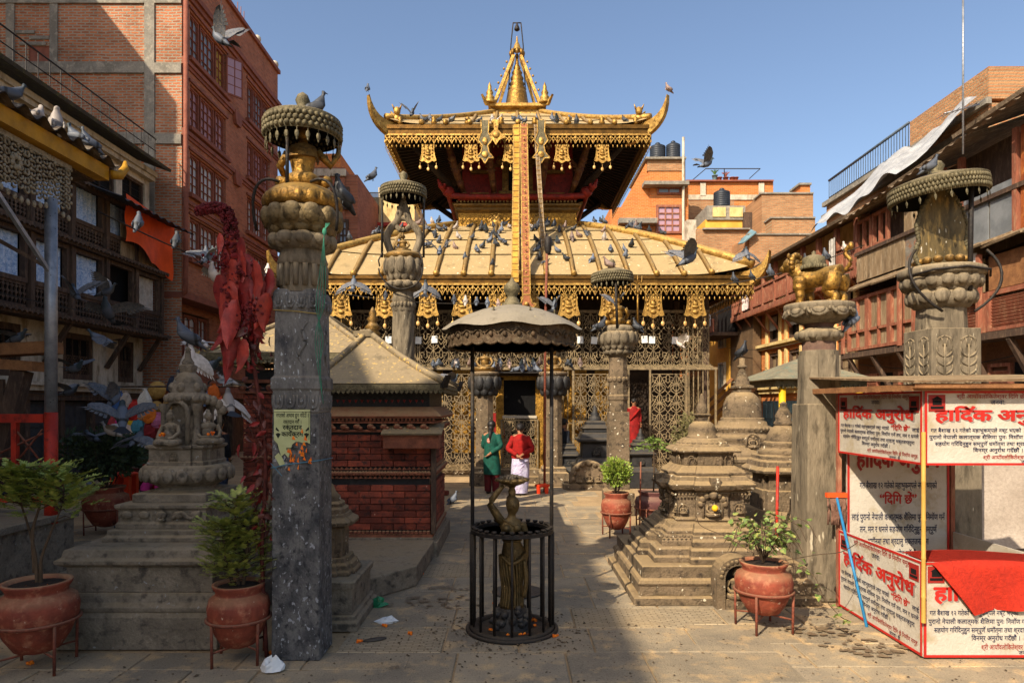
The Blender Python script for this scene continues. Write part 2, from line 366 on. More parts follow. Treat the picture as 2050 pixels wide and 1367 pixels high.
def window(par, x0, x1, z0, z1, y=0., cols=2, rows=3, fm=None, pm=None, fw=.06, arch=False, sill=False, name='window', bar=.02):
    m = MB(); a, b = y-.03, y+.07
    m.box(x0, x1, a, b, z0, z0+fw); m.box(x0, x1, a, b, z1-fw, z1); m.box(x0, x0+fw, a, b, z0+fw, z1-fw); m.box(x1-fw, x1, a, b, z0+fw, z1-fw)
    iw, ih = x1-x0-2*fw, z1-z0-2*fw
    for i in range(1, cols): x = x0+fw+iw*i/cols; m.box(x-bar/2, x+bar/2, y, y+.05, z0+fw, z1-fw)
    for j in range(1, rows): z = z0+fw+ih*j/rows; m.box(x0+fw, x1-fw, y+.004, y+.046, z-bar/2, z+bar/2)
    if arch:
        for i in range(cols):
            ax = x0+fw+iw*i/cols; bx = ax+iw/cols; zt = z1-fw; q = (bx-ax)*.35
            m.prism([(ax, zt), (ax, zt-q), ((ax*3+bx)/4, zt-q*.3), ((ax+bx)/2, zt-.01), ((ax+bx)/2, zt)], y+.002, y+.048)
            m.prism([(bx, zt), ((ax+bx)/2, zt), ((ax+bx)/2, zt-.01), ((ax+3*bx)/4, zt-q*.3), (bx, zt-q)], y+.002, y+.048)
    f = obj(name, m, fm or WOOD_R, par)
    obj('pane', MB().box(x0+fw*.6, x1-fw*.6, y+.055, y+.066, z0+fw*.6, z1-fw*.6), pm or GLASS, f)
    if sill: obj('sill', MB().box(x0-.08, x1+.08, y-.12, y-.032, z0-.09, z0-.002), fm or WOOD_R, f)
    return f
def part(par, name, m, *boxes, bevel=0):
    b = MB()
    for q in boxes: b.box(*q)
    return obj(name, b, m, par, bevel=bevel)
def curtain(par, x0, x1, z0, z1, y, m, amp=.02, folds=5, name='curtain'):
    n = folds*4
    c = MB().grid(lambda u, v: (x0+(x1-x0)*u, y+amp*math.sin(u*folds*2*PI)*(.4+.6*(1-v))+.01*math.sin(u*23), z0+(z1-z0)*v+.012*math.sin(u*folds*5)*(1-v)), n, 4, t=.004)
    return obj(name, c, m, par)

# ------------------------------------------------------------------ tall red brick house on the left (faces +X; local x = Y-20.6)
XR = -9.95
red = thing('brick_house', 'tall red brick house with small-paned brown windows, end wall bare in concrete frame', 'house', (XR, 20.6, 0), R(90))
TRIM = mat('red_cement_trim', '8a513d', '744333', 3, .8, bump=.15)
ops = []
rows = [(6.55, 7.75), (8.55, 9.75), (10.6, 11.85), (12.75, 14.1)]
grp = [(.55, 1.2, 1.32, 2.3, 2.42, 3.1), (5.1, 5.7, 5.8, 6.7, 6.8, 7.4)]
for z0, z1 in rows:
    for q in grp: ops.append((q[0]-.05, q[5]+.05, z0-.03, z1+.03))
wm = wall(MB(), 0, 8.4, 5.4, 16.0, ops); wm.face((8.4, 0, 5.4), (8.4, 4, 5.4), (8.4, 4, 16), (8.4, 0, 16)); wm.face((0,0,5.4),(0,.6,5.4),(8.4,.6,5.4),(8.4,0,5.4)[::1])
obj('wall', wm, BR_RED['y'], red)
part(red, 'core', TRIM, (.02, 8.38, .25, 7, 5.42, 15.9))
for ri, (z0, z1) in enumerate(rows):
    for q in grp:
        pm = GLASS_P if ri == 2 else GLASS_W if ri != 3 else GLASS
        for k in range(3):
            if ri == 3 and q is grp[0] and k == 2:
                w_ = window(red, q[4]+.02, q[5], z0, z1, .08, 2, 4, TRIM, BLACK); continue
            window(red, q[2*k], q[2*k+1], z0, z1, .08, 2 if k != 1 else 3, 4, TRIM, pm, .045, arch=True)
        part(red, 'sill', TRIM, (q[0]-.2, q[5]+.2, -.14, -.002, z0-.2, z0-.06), bevel=.015)
        part(red, 'lintel', TRIM, (q[0]-.15, q[5]+.15, -.06, -.002, z1+.08, z1+.16))
# open casement of the top storey
oc = MB(); oc.at((3.1, -.03, 12.75), (0, 0, R(-38)))
oc.box(0, .62, -.02, .02, 0, .06); oc.box(0, .62, -.02, .02, 1.29, 1.35); oc.box(0, .05, -.02, .02, .06, 1.29); oc.box(.57, .62, -.02, .02, .06, 1.29); oc.box(.3, .33, -.015, .015, .06, 1.29)
for k in range(1, 4): oc.box(.05, .57, -.012, .012, .06+k*.307, .085+k*.307)
oc = obj('open_casement', oc, TRIM, red)
obj('pane', MB().at((3.1, -.03, 12.75), (0, 0, R(-38))).box(.04, .58, -.004, .004, .04, 1.3), GLASS_P, oc)
CURT = mat('ochre_curtain', 'a8893e', '8a6f2e', 3, .9, bump=.1); curtain(red, 2.5, 3.0, 12.8, 14.0, .12, CURT, .02, 4)
for z in (8.1, 10.2, 12.35):
    part(red, 'string_course', TRIM, (-.02, 3.7, -.1, -.003, z, z+.12), (-.02, 3.6, -.05, -.003, z-.1, z), (4.3, 8.42, -.1, -.003, z, z+.12), (4.4, 8.42, -.05, -.003, z-.1, z))
    obj('bracket', MB().prism([(3.7, z+.12), (3.7, z-.1), (3.8, z-.35), (4.2, z-.35), (4.3, z-.1), (4.3, z+.12)], -.12, -.003), TRIM, red)
part(red, 'cornice', TRIM, (-.02, 8.45, -.16, -.003, 14.55, 14.72), (-.02, 8.45, -.08, -.003, 14.4, 14.55))
part(red, 'parapet', TRIM, (-.03, 8.47, -.1, .2, 16.0, 16.15))
for x in (3.0, 6.2, 8.2): obj('roof_globe', MB().ball((x, .05, 16.3), .15, 12, 8).box(x-.05, x+.05, 0, .1, 16.15, 16.2), PLAST, red)
for x in (4.9, 5.2, 5.5): obj('rebar', MB().tube([(x, .3, 16.1), (x+.02, .3, 17.0)], .015, 5), RUST, red)
# lower recessed storeys
wm = wall(MB(), -.02, 8.4, 2.4, 5.4, [(.6, 3.2, 3.5, 4.95)], y=.6); obj('recessed_wall', wm, BR_RED['y'], red)
part(red, 'jetty', TRIM, (-.02, 8.4, -.05, .6, 5.2, 5.38), (-.02, 8.4, .62, .75, 5.0, 5.2))
for a, b in ((.65, 1.4), (1.5, 2.4), (2.5, 3.15)): window(red, a, b, 3.55, 4.9, .7, 2, 4, TRIM, GLASS_W, .06, arch=True)
part(red, 'sill', CONC, (.5, 3.4, .44, .597, 3.38, 3.5))
part(red, 'shop_front', WOOD, (0, 8.4, 1.4, 1.6, 0, 2.5), (0, .3, .9, 1.39, 0, 2.4), (2.9, 3.2, .9, 1.39, 0, 2.4), (5.9, 6.2, .9, 1.39, 0, 2.4))
part(red, 'shop_lintel', WOOD_R, (0, 8.4, .62, 1.39, 2.2, 2.42))
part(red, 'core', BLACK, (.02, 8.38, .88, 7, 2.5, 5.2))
dp = MB().tube([(-.02, -.12, 16), (-.02, -.12, 5.6), (-.02, -.1, 5.35), (.4, .5, 5.2), (.4, .5, 2.9)], .07, 8)
obj('drainpipe', dp, TRIM, red)
# end wall towards the camera: rough infill brick in a concrete frame
ew = thing('end_wall_house', 'unplastered brick end wall with grey concrete frame and small purple window', 'house', (XR, 20.6, 0))
obj('wall', wall(MB(), -8, -.01, 2.4, 16, [(-4.62, -3.95, 12.1, 12.78)]), BR_ROUGH['x'], ew)
part(ew, 'core', BLACK, (-8, -.3, .25, .4, 2.4, 16))
part(ew, 'column', CONC, (-1.12, -.82, -.05, -.002, 5.9, 16)); part(ew, 'column', CONC, (-3.98, -3.74, -.04, -.002, 12.3, 15.2)); part(ew, 'column', CONC, (-5.3, -5.05, -.04, -.002, 9, 15.2))
for z in (9.82, 11.95, 14.05): part(ew, 'beam', CONC, (-8, -1.125, -.06, -.002, z, z+.34), (-.815, -.012, -.06, -.002, z, z+.3))
for z, a, b in ((13.15, -5.0, -4.45), (12.98, -4.6, -4.0), (12.8, -4.9, -4.1)): part(ew, 'lintel', CONC, (a, b, -.03, -.002, z, z+.1))
PURP = mat('purple_paint', '6a3a66', '55304f', 5, .7, bump=.1)
w_ = window(ew, -4.6, -3.97, 12.12, 12.76, .06, 6, 5, PURP, BLACK, .05, bar=.014)
# ------------------------------------------------------------------ old white and timber house, left (faces +X)
XW = -10.35
old = thing('old_town_house', 'old white-plastered house with dark carved timber bays and blue lace curtains', 'house', (XW, 10.5, 0), R(90))
Lx = 9.55
LACE = mat('blue_lace_curtain', 'b3c6dd', '7f9cc4', 14, .9, bump=.2, c3='d8e2ec', fine=60)
WHC = mat('white_curtain', 'b9b4ab', '9c978d', 8, .9, bump=.2)
# attic
obj('attic_wall', wall(MB(), 0, Lx, 7.3, 8.75, [(x, x+1.15, 7.5, 8.35) for x in (.3, 1.9, 3.5, 5.1, 6.7, 8.15)], y=.3), PLAST, old)
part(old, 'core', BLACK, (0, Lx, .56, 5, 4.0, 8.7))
for x in (.3, 1.9, 3.5, 5.1, 6.7, 8.15):
    f = window(old, x, x+1.15, 7.5, 8.35, .38, 2, 1, WOOD, BLACK, .07)
    for k in range(3): obj('wire', MB().tube([(x+.07, .4, 7.7+k*.2), (x+1.08, .4, 7.7+k*.2)], .008, 4), IRON, f)
part(old, 'cornice', PLAST, (-.02, Lx, .12, .298, 8.5, 8.62), (-.02, Lx, .05, .298, 8.62, 8.76))
ev = MB(); ev.slab([(-.1, -.3, 8.8), (Lx+.05, -.3, 8.8), (Lx+.05, 2.6, 9.9), (-.1, 2.6, 9.9)], .08)
obj('roof', ev, mat('mossy_tile_roof', '4a4338', '3a352c', 3, .95, bump=.8, c3='5a5a2c', fine=30), old)
rl = MB()
for k in range(26): rl.tube([(k*.38, .1, 9.05), (k*.38, .1, 9.75)], .012, 4)
rl.tube([(0, .1, 9.75), (Lx, .1, 9.75)], .02, 5); rl.tube([(0, .1, 9.4), (Lx, .1, 9.4)], .014, 5); obj('roof_railing', rl, IRON, old)
# third floor and second floor bays
def bay(z0, z1, xs, curt, dz):
    for i, (a, b) in enumerate(xs):
        c = curt[i]
        part(old, 'window_frame', WOOD, (a, b, -.06, .06, z1-.1, z1), (a, b, -.06, .06, z0+dz-.06, z0+dz+.04), (a, a+.09, -.06, .06, z0+dz+.04, z1-.1), (b-.09, b, -.06, .06, z0+dz+.04, z1-.1))
        if c: curtain(old, a+.1, b-.1, z0+dz+.05, z1-.1, .1, LACE if c == 1 else WHC, .03, 6)
        if c == 3: pass
        # carved lattice panel below
        lp = MB(); lp.box(a+.02, b-.02, -.03, .0, z0+.04, z0+.1); lp.box(a+.02, b-.02, -.03, .0, z0+dz-.12, z0+dz-.062)
        n = max(3, int((b-a)/.11)); hz = dz-.24
        for k in range(n):
            x = a+.06+(b-a-.12)*k/(n-1)
            lp.cb((x, -.01, z0+.12+hz/2), (.028, .03, hz))
            for q in range(3): lp.cb((x, -.016, z0+.16+hz*(q+.3)/3), (.075, .024, .075), ry=R(45))
        obj('carved_panel', lp, WOOD, old)
        part(old, 'panel_backing', BLACK, (a, b, .02, .05, z0+.03, z0+dz-.1))
bx = [(.1+1.36*i, 1.3+1.36*i) for i in range(7)]
bay(4.0, 5.68, bx, [1, 1, 1, 1, 1, 0, 2], .62)
bay(5.85, 7.3, bx[:6], [1, 1, 1, 1, 1, 1], .5)
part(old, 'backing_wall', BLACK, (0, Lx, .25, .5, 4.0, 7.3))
part(old, 'plank_panel', WOOD_O, *[(7.5+.2*k, 7.685+.2*k, -.05, -.02, 5.9, 6.75) for k in range(10)])
for i in range(8):
    x = 1.36*i-.02 if i else 0
    part(old, 'timber_post', WOOD, (x, x+.12, -.1, .02, 4.0, 7.3))
def ledge(z, d, n=60):
    m = MB().box(-.05, Lx+.02, -d, -.1, z-.1, z-.03); m.box(-.05, Lx+.02, -d*.75, -.1, z-.17, z-.1)
    for k in range(n): m.cb((Lx*(k+.5)/n, -d-.012, z-.1), (.07, .02, .07), ry=R(45))
    return obj('carved_ledge', m, WOOD, old)
ledge(5.85, .28); ledge(4.02, .34); ledge(7.32, .25)
aw = MB().grid(lambda u, v: (5.8+3.8*u, .15-1.15*v, 7.38-.42*v+.03*math.sin(u*60)), 90, 2, t=.01); obj('tin_awning', aw, mat('grey_tin', '4a4a4c', '36373a', 3, .7, .2, bump=.2), old)
# first floor plaster with struts and carved windows
obj('first_floor_wall', wall(MB(), 0, Lx, 2.5, 3.9, [(.6, 1.7, 2.6, 3.75), (3.4, 4.6, 2.6, 3.75), (6.0, 7.2, 2.6, 3.75), (8.3, 9.1, 2.6, 3.75)], y=.5), PLAST, old)
part(old, 'core', BLACK, (0, Lx, .76, 5, 2.4, 4))
part(old, 'bay_floor', WOOD, (0, Lx+.01, -.09, .5, 3.9, 3.99))
for a, b in ((.6, 1.7), (3.4, 4.6), (6.0, 7.2), (8.3, 9.1)):
    f = window(old, a, b, 2.6, 3.75, .55, 3, 2, WOOD, BLACK, .14)
    lt = MB()
    for k in range(12):
        for s_ in (-1, 1): lt.cb(((a+b)/2+(k-5.5)*(b-a)/13, .57, 2.95), (.02, .02, .62), ry=R(35)*s_)
    obj('lattice', lt, WOOD, f)
for x in (.3, 2.6, 5.3, 7.7, 9.3): obj('strut', MB().tube([(x, .46, 2.95), (x, -.15, 3.9)], .07, 4), WOOD, old)
part(old, 'belt_course', PLAST, (0, Lx, .3, .498, 2.3, 2.42), (0, Lx, .2, .498, 2.42, 2.5))
for k in range(8):
    x = 1.2*k; f = part(old, 'shop_door', mat('dark_grey_door', '3a3c3e', '2b2d2f', 4, .7, bump=.2) if k == 0 else bpy.data.materials['dark_grey_door'], (x+.1, x+1.08, .62, .68, .05, 2.05))
    for q in range(2):
        for r_ in range(3): obj('door_panel', MB().bev((x+.34+q*.49, .615, .4+r_*.65), (.38, .03, .5), .012), bpy.data.materials['dark_grey_door'], f)
part(old, 'shop_beam', WOOD, (0, Lx, .45, .7, 2.08, 2.3)); part(old, 'core', BLACK, (0, Lx, .7, 5, 0, 2.4))
for k in range(9): part(old, 'shop_post', WOOD, (1.2*k-.08, 1.2*k+.08, .5, .66, 0, 2.08))
part(old, 'shade_wing', PLAST, (-7.5, -.03, .3, 5, 0, 8.75))  # unseen wing added to keep the stall goods in shade
# tall house out of frame on the left behind the camera: it shades the foreground
sh = thing('tall_shading_house', 'tall brick house beyond the left edge, its shadow covers the paving', 'house', (-10.3, -27.9, 0), R(90))
obj('wall', wall(MB(), 0, 23.7, 0, 14.3, [(x, x+1, z, z+1.3) for x in (2, 6, 10, 14, 18, 22) for z in (1.2, 4.2, 7.2, 10.4)]), BR_RED['y'], sh)
part(sh, 'core', TRIM, (.01, 23.69, .25, 8, 0, 14.29)); part(sh, 'parapet', CONC, (-.1, 23.75, -.1, .25, 14.3, 14.42)); part(sh, 'lower_wing', TRIM, (23.7, 26.8, 0, 8, 0, 13.2))
part(sh, 'roof_room', CONC, (20, 23, 3, 7, 14.3, 16.6))
part(sh, 'shade_tower', CONC, (41.9, 45.3, 4.6, 8.5, 0, 17.2))  # unseen block added to cast shade on the brick end wall

# ------------------------------------------------------------------ right row: balcony house, bay house, old timber house (face -X; local x = Yfar - Y)
XB = 9.1
bal = thing('balcony_house', 'cream and brick house with long brown timber balcony and red posts', 'house', (XB, 27.5, 0), R(-90))
La = 10.6      # Y 27.5 .. 16.9
wins1 = [(3.3, 4.3), (5.0, 6.0), (6.7, 7.7), (8.4, 9.4)]
obj('wall', wall(MB(), 2.6, La, 0, 5.2, [(a, b, 2.75, 3.75) for a, b in wins1] + [(a, b, 4.15, 5.1) for a, b in wins1]), BR_ORG['y'], bal)
part(bal, 'core', BLACK, (0, La, .25, 5, 0, 6.5))
for a, b in wins1:
    for z0, z1 in ((2.75, 3.75), (4.15, 5.1)):
        f = window(bal, a, b, z0, z1, .06, 2, 2, WOOD, BLACK if z0 > 4 else WOOD_O, .09)
        part(bal, 'pilaster', CREAM, (a-.16, a-.02, -.07, -.002, z0-.1, z1+.08)); part(bal, 'pilaster', CREAM, (b+.02, b+.16, -.07, -.002, z0-.1, z1+.08))
    curtain(bal, a+.12, b-.2, 4.55, 5.0, -.02, WHC, .03, 3, 'hung_cloth')
part(bal, 'cornice', CREAM, (2.55, La, -.12, -.002, 3.92, 4.0), (2.55, La, -.2, -.002, 4.0, 4.1)); part(bal, 'cornice', CREAM, (2.55, La, -.1, -.002, 2.35, 2.5), (2.55, La, -.18, -.002, 2.5, 2.6))
BLUE_D = mat('blue_grey_shutter', '6f8a90', '5a757c', 4, .7, bump=.2)
for k in range(7):
    f = part(bal, 'shutter', BLUE_D, (2.8+1.05*k, 3.75+1.05*k, -.03, -.003, .05, 2.1))
    for q in range(2):
        for r_ in range(3): obj('shutter_panel', MB().bev((3.04+1.05*k+.46*q, -.04, .42+.66*r_), (.36, .03, .52), .012), BLUE_D, f)
# balcony
part(bal, 'balcony_floor', WOOD_R, (1.0, La+.1, -.62, -.01, 5.2, 5.32))
fr = MB()
for k in range(100): fr.prism([(1.0+k*.097, 5.2), (1.08+k*.097, 5.2), (1.04+k*.097, 5.12)], -.63, -.605)
obj('valance', fr, WOOD_R, bal)
for k in range(10): part(bal, 'post', WOOD_R, (1.05+1.05*k, 1.17+1.05*k, -.6, -.48, 5.33, 6.6))
part(bal, 'handrail', WOOD_R, (1.0, La, -.61, -.5, 5.98, 6.06), (1.0, La, -.58, -.52, 5.4, 5.45))
bl = MB()
for k in range(88): bl.box(1.1+k*.109, 1.14+k*.109, -.57, -.53, 5.45, 5.98)
obj('balusters', bl, WOOD_R, bal)
obj('balcony_back_wall', wall(MB(), 1, La, 5.3, 6.9, [(1.6+1.6*k, 2.3+1.6*k, 5.35, 6.35) for k in range(6)], y=.05, d=.2), CREAM, bal)
bracket = MB().tube([(0, -.02, 4.5), (0, -.55, 5.19)], .045, 4).mesh('bracket', WOOD_R)
for k in range(10): link('bracket', bracket, bal, (1.3+k, 0, 0))
rf = MB().slab([(.8, -.85, 6.6), (La+.1, -.85, 6.6), (La+.1, 1.8, 7.6), (.8, 1.8, 7.6)], .07)
obj('roof', rf, mat('old_tin_roof', '7d6a54', '64533f', 3, .85, bump=.4, c3='9a8870'), bal)
# upper storey behind with rail and silver sheet
part(bal, 'upper_storey', BR_OLD['y'], (3.4, 11.6, 2.0, 7, 6.5, 9.0)); part(bal, 'floor_band', CONC, (3.3, 11.6, 1.85, 2.0, 8.45, 8.65), (3.3, 11.7, 1.88, 2.0, 8.95, 9.1)); part(bal, 'low_terrace', BR_OLD['y'], (.5, 3.28, 2.0, 6, 6.5, 8.2))
rl = MB(); rl.tube([(3.6, 2, 9.8), (8.4, 2, 9.85)], .045, 6); rl.tube([(3.6, 2, 9.2), (8.4, 2, 9.2)], .02, 5)
for k in range(34): rl.tube([(3.6+k*.145, 2, 9.1), (3.6+k*.145, 2, 9.8)], .012, 4)
obj('roof_railing', rl, mat('blue_grey_rail', '5a6672', '48535e', 5, .6, .3, bump=.1), bal)
part(bal, 'roof_parapet', BR_OLD['y'], (8.45, 11.6, 2.0, 3, 9.1, 9.85))
# bay: brown enclosed oriel at the far end
part(bal, 'oriel', mat('brown_mud_wall', '6f573c', '5a452f', 2, .9, bump=.3), (0, 2.55, -.3, .0, 0, 5.2)); part(bal, 'yellow_wall', YELLOW, (-3.2, -.02, -.35, 3, 0, 6.2))
part(bal, 'oriel_floor', WOOD, (-1.6, 1.0, -1.3, -.31, 4.65, 4.78)); part(bal, 'oriel_apron', WOOD_R, (-1.6, -.2, -1.3, -1.24, 4.8, 5.4), (.3, .95, -1.3, -1.24, 4.8, 5.3))
for k in range(6): part(bal, 'oriel_post', WOOD, (-1.6+.5*k, -1.5+.5*k, -1.22, -1.12, 4.78, 6.3))
part(bal, 'oriel_back', BLACK, (-1.6, .95, -.5, -.4, 4.78, 6.3))
for i, z in enumerate((2.6, 4.3)): window(bal, -1.2, -.4, z, z+1.1, -.42, 2, 2, PLAST, GLASS, .07)
for k in range(4): obj('prop', MB().tube([(-.4+1.3*k, -2.6, 0.6), (.4+1.3*k, -.35, 3.0)], .08, 4), WOOD_L, bal)
for i, (a, z, c) in enumerate(((-1.35, 5.3, '2f8a7a'), (-1.0, 5.2, 'b5562f'), (-.55, 5.2, 'b8603a'), (.1, 5.15, 'c9c3b8'), (.55, 5.1, 'd8d4cc'))):
    cl = curtain(None, 0, .32, -.55, 0, 0, mat('cloth_%s' % c, c, None, 5, .9, bump=.1), .02, 2, 'hanging_cloth')
    cl.parent = bal; cl.location = (a, -1.34, z+.5)
curtain(bal, 9.3, 9.65, 5.35, 6.35, -.65, WHC, .04, 2, 'hanging_cloth'); curtain(bal, 2.4, 3.1, 5.4, 6.0, -.65, mat('pink_stripe_cloth', 'c9a8a4', 'e0d6cc', 12, .9, bump=.1), .03, 3, 'hanging_cloth')

# near timber house, right
XT = 8.5
tim = thing('timber_house', 'ramshackle timber house with red-brown shuttered bays and sagging tin eaves', 'house', (XT, 16.7, 0), R(-90))
Lt = 7.5       # Y 16.7 .. 9.2
part(tim, 'core', WOOD, (0, Lt, .25, 5, 0, 6.7)); part(tim, 'board_backing', WOOD_O, (0, Lt, .1, .24, 3.2, 4.6), (2.0, Lt, .1, .24, 4.7, 5.6))
part(tim, 'end_wall', BR_OLD['x'], (-.1, -.002, .0, 5, 0, 6.7))
# top storey
TIN = mat('rusty_tin_sheet', '8a8478', '6f5f4c', 2, .8, .2, bump=.3, c3='9a5a30')
for k in range(16): part(tim, 'plank', WOOD_O, (.02+.125*k, .14+.125*k, -.08, -.04, 4.95, 5.65))
for a, b in ((.0, .7), (.75, 1.4)):
    part(tim, 'window_frame', WOOD_R, (a, b, -.1, -.02, 5.65, 5.72), (a, b, -.1, -.02, 6.35, 6.42), (a, a+.07, -.1, -.02, 5.72, 6.35), (b-.07, b, -.1, -.02, 5.72, 6.35), ((a+b)/2-.03, (a+b)/2+.03, -.1, -.02, 5.72, 6.35))
part(tim, 'tin_sheet', TIN, (2.05, 3.2, -.06, -.03, 4.9, 5.6)); part(tim, 'shutter', WOOD_O, (2.1, 2.5, -.12, -.07, 5.6, 6.3), (2.75, 3.1, -.1, -.06, 5.55, 6.3))
part(tim, 'tin_sheet', mat('grey_tin_sheet', '86898a', '707476', 3, .6, .3, bump=.2), (3.9, 4.6, -.07, -.04, 4.85, 5.9), (4.65, 5.2, -.065, -.035, 4.85, 5.8))
part(tim, 'tin_sheet', mat('rust_orange_sheet', 'a85a2a', '8a4520', 2.5, .8, .1, bump=.6, c3='c47a3a'), (5.4, 6.6, -.08, -.05, 4.9, 6.6))
for x in (3.3, 3.85, 5.25, 6.65): part(tim, 'timber_post', WOOD_R, (x, x+.1, -.12, -.02, 4.85, 6.6))
part(tim, 'mid_rail', WOOD, (0, Lt, -.13, -.09, 5.58, 5.66))
rf = MB()
rf.slab([(-.1, -.4, 6.45), (2.2, -.4, 6.5), (2.2, 1.5, 7.2), (-.1, 1.5, 7.1)], .06); rf.slab([(2.1, -.45, 6.6), (4.4, -.45, 6.72), (4.4, 1.5, 7.4), (2.1, 1.5, 7.3)], .06); rf.slab([(4.3, -.5, 6.8), (Lt+.3, -.5, 6.95), (Lt+.3, 1.5, 7.5), (4.3, 1.5, 7.5)], .07)
obj('roof', rf, bpy.data.materials['old_tin_roof'], tim)
cr = MB().grid(lambda u, v: (-.15+7.9*u, -.38-.12*u-.12*v, 6.44+.5*u-.05*v+.025*math.sin(u*150)), 220, 1, t=.01); obj('corrugated_edge', cr, bpy.data.materials['old_tin_roof'], tim)
# mid roof and middle storey
mr = MB()
for k in range(9): mr.slab([(-.2+.9*k, -.55-.01*k, 4.62+.02*math.sin(k*3)), (.78+.9*k, -.55-.02*k, 4.63+.02*math.cos(k*5)), (.78+.9*k, .1, 4.95), (-.2+.9*k, .1, 4.94)], .035)
obj('eave_boards', mr, WOOD_O, tim)
def shutters(x0, n, wdt, z0, z1, m, y=-.35):
    for k in range(n):
        a = x0+k*wdt
        f = part(tim, 'shutter_frame', m, (a, a+wdt-.01, y-.04, y+.04, z0, z0+.07), (a, a+wdt-.01, y-.04, y+.04, z1-.07, z1), (a, a+.07, y-.04, y+.04, z0+.07, z1-.07), (a+wdt-.08, a+wdt-.01, y-.04, y+.04, z0+.07, z1-.07), (a+.07, a+wdt-.08, y-.03, y+.03, (z0*2+z1)/3, (z0*2+z1)/3+.06), (a+wdt/2-.025, a+wdt/2+.02, y-.03, y+.03, z0+.07, z1-.07))
        obj('board', MB().box(a+.03, a+wdt-.04, y+.042, y+.06, z0+.03, z1-.03), WOOD_O, f)
shutters(.15, 3, .92, 3.25, 4.5, WOOD_R)
for k in range(3):
    a = 4.0+k*1.05
    m = MB()
    for q in range(9): m.cb((a+.48, -.37, 3.32+.055*q), (.8, .015, .045), rx=R(30))
    f = part(tim, 'louvre_frame', WOOD_R, (a, a+.96, -.42, -.34, 3.22, 3.28), (a, a+.96, -.42, -.34, 3.82, 3.9), (a, a+.08, -.42, -.34, 3.28, 3.82), (a+.88, a+.96, -.42, -.34, 3.28, 3.82)); obj('louvres', m, WOOD_R, f)
    part(tim, 'board', WOOD_L if k == 1 else WOOD_O, (a+.02, a+.94, -.38, -.35, 3.92, 4.5))
curtain(tim, 4.15, 4.95, 3.75, 4.6, -.5, mat('white_sheet', 'd2cdc4', 'bdb7ac', 4, .9, bump=.1), .025, 2, 'hanging_sheet'); curtain(tim, 3.2, 3.7, 3.5, 4.3, -.46, WHC, .03, 2, 'hanging_sheet')
part(tim, 'bay_floor', WOOD, (-.1, Lt, -.5, -.01, 3.08, 3.2)); part(tim, 'lower_wall', mat('brown_board', '7a5238', '64442f', 4, .85, bump=.3), (0, Lt, -.02, .24, 0, 3.1))
for k in range(7): obj('strut', MB().tube([(.4+k*1.05, -.03, 2.3), (.4+k*1.05, -.45, 3.07)], .06, 4), WOOD, tim)
for k in range(5):
    a = .4+1.4*k; m = MB()
    for q in range(12): m.cb((a+.25, -.04, 1.55+.09*q), (.42, .02, .07), rx=R(30))
    f = part(tim, 'louvre_frame', WOOD_R, (a, a+.06, -.08, -.021, 1.4, 2.7), (a+.5, a+.56, -.08, -.021, 1.4, 2.7), (a+.06, a+.5, -.08, -.021, 2.64, 2.7)); obj('louvres', m, WOOD_R, f)
    part(tim, 'dark_opening', BLACK, (a+.6, a+1.1, -.03, -.022, 1.5, 2.7))  # flat black panel painted as the darkness of an opening
part(tim, 'rail', WOOD_R, (0, Lt, -.14, -.06, 1.95, 2.03), (0, Lt, -.12, -.09, 1.5, 1.56)); bl = MB()
for k in range(90): bl.lathe([(.012, 0), (.024, .12), (.012, .22), (.022, .32), (.012, .39)], 5, (.05+k*.083, -.105, 1.56))
obj('balusters', bl, WOOD_R, tim)
for k in range(4): obj('bay_post', MB().tube([(.2+k*2.4, -.5, 3.2), (.2+k*2.4, -.5, 4.55)], .05, 4), WOOD_R, tim)
def ante(px, Y, z0, z1, lab):
    a = MB(); a.tube([(0,0,0), (0,0,z1-z0)], .018, 6); a.tube([(-.38,-.1,(z1-z0)*.2), (.34,.1,(z1-z0)*.2+.24)], .014, 5)
    for k in range(7): a.tube([(-.34+k*.105, -.12, (z1-z0)*.2+.02+k*.035), (-.34+k*.105, .18, (z1-z0)*.2+.02+k*.035)], .006, 4)
    return tag(obj('antenna', a, STEEL, None, (WX(px, Y), Y, z0)), lab, 'antenna')
ante(1928, 11.5, 6.2, 9.4, 'tall thin television antenna mast above the timber house')

# ------------------------------------------------------------------ houses behind the temple
def blk(par, name, m, px0, px1, py0, py1, Y, dep=6, bevel=0):
    return part(par, name, m, (WX(px0, Y), WX(px1, Y), Y, Y+dep, WZ(py1, Y), WZ(py0, Y)))
def pwin(par, px0, px1, py0, py1, Y, c, r, fm, pm, fw=.1): return window(par, WX(px0, Y), WX(px1, Y), WZ(py1, Y), WZ(py0, Y), Y-.06, c, r, fm, pm, fw, bar=.06)
o1 = thing('orange_house', 'bright orange brick house with tower, tall window and two tanks on top', 'house')
O = BR_ORG['x']; Yb = 38
part(o1, 'wall', O, (WX(1222, 36), WX(1378, 36), 36, 42, 0, WZ(415, 36))); blk(o1, 'tower', O, 1302, 1378, 362, 416, 36.2, 5); blk(o1, 'tower_top', BR_OLD['x'], 1296, 1372, 318, 342, 36.1, 5); blk(o1, 'tower_upper', O, 1298, 1372, 342, 362, 36.15, 5)
tw = MB(); tw.prism([(WX(1302,36.3), WZ(340,36.3)), (WX(1302,36.3), WZ(420,36.3)), (WX(1240,36.3), WZ(420,36.3)), (WX(1296,36.3), WZ(322,36.3))], 36.3, 41); obj('stair_flank', tw, O, o1)
blk(o1, 'slab_edge', CONC, 1290, 1380, 362, 369, 35.6, 1); blk(o1, 'slab_edge', CONC, 1240, 1316, 436, 446, 35.4, 1); blk(o1, 'tower_cap', CONC, 1292, 1374, 314, 318, 35.9, 5)
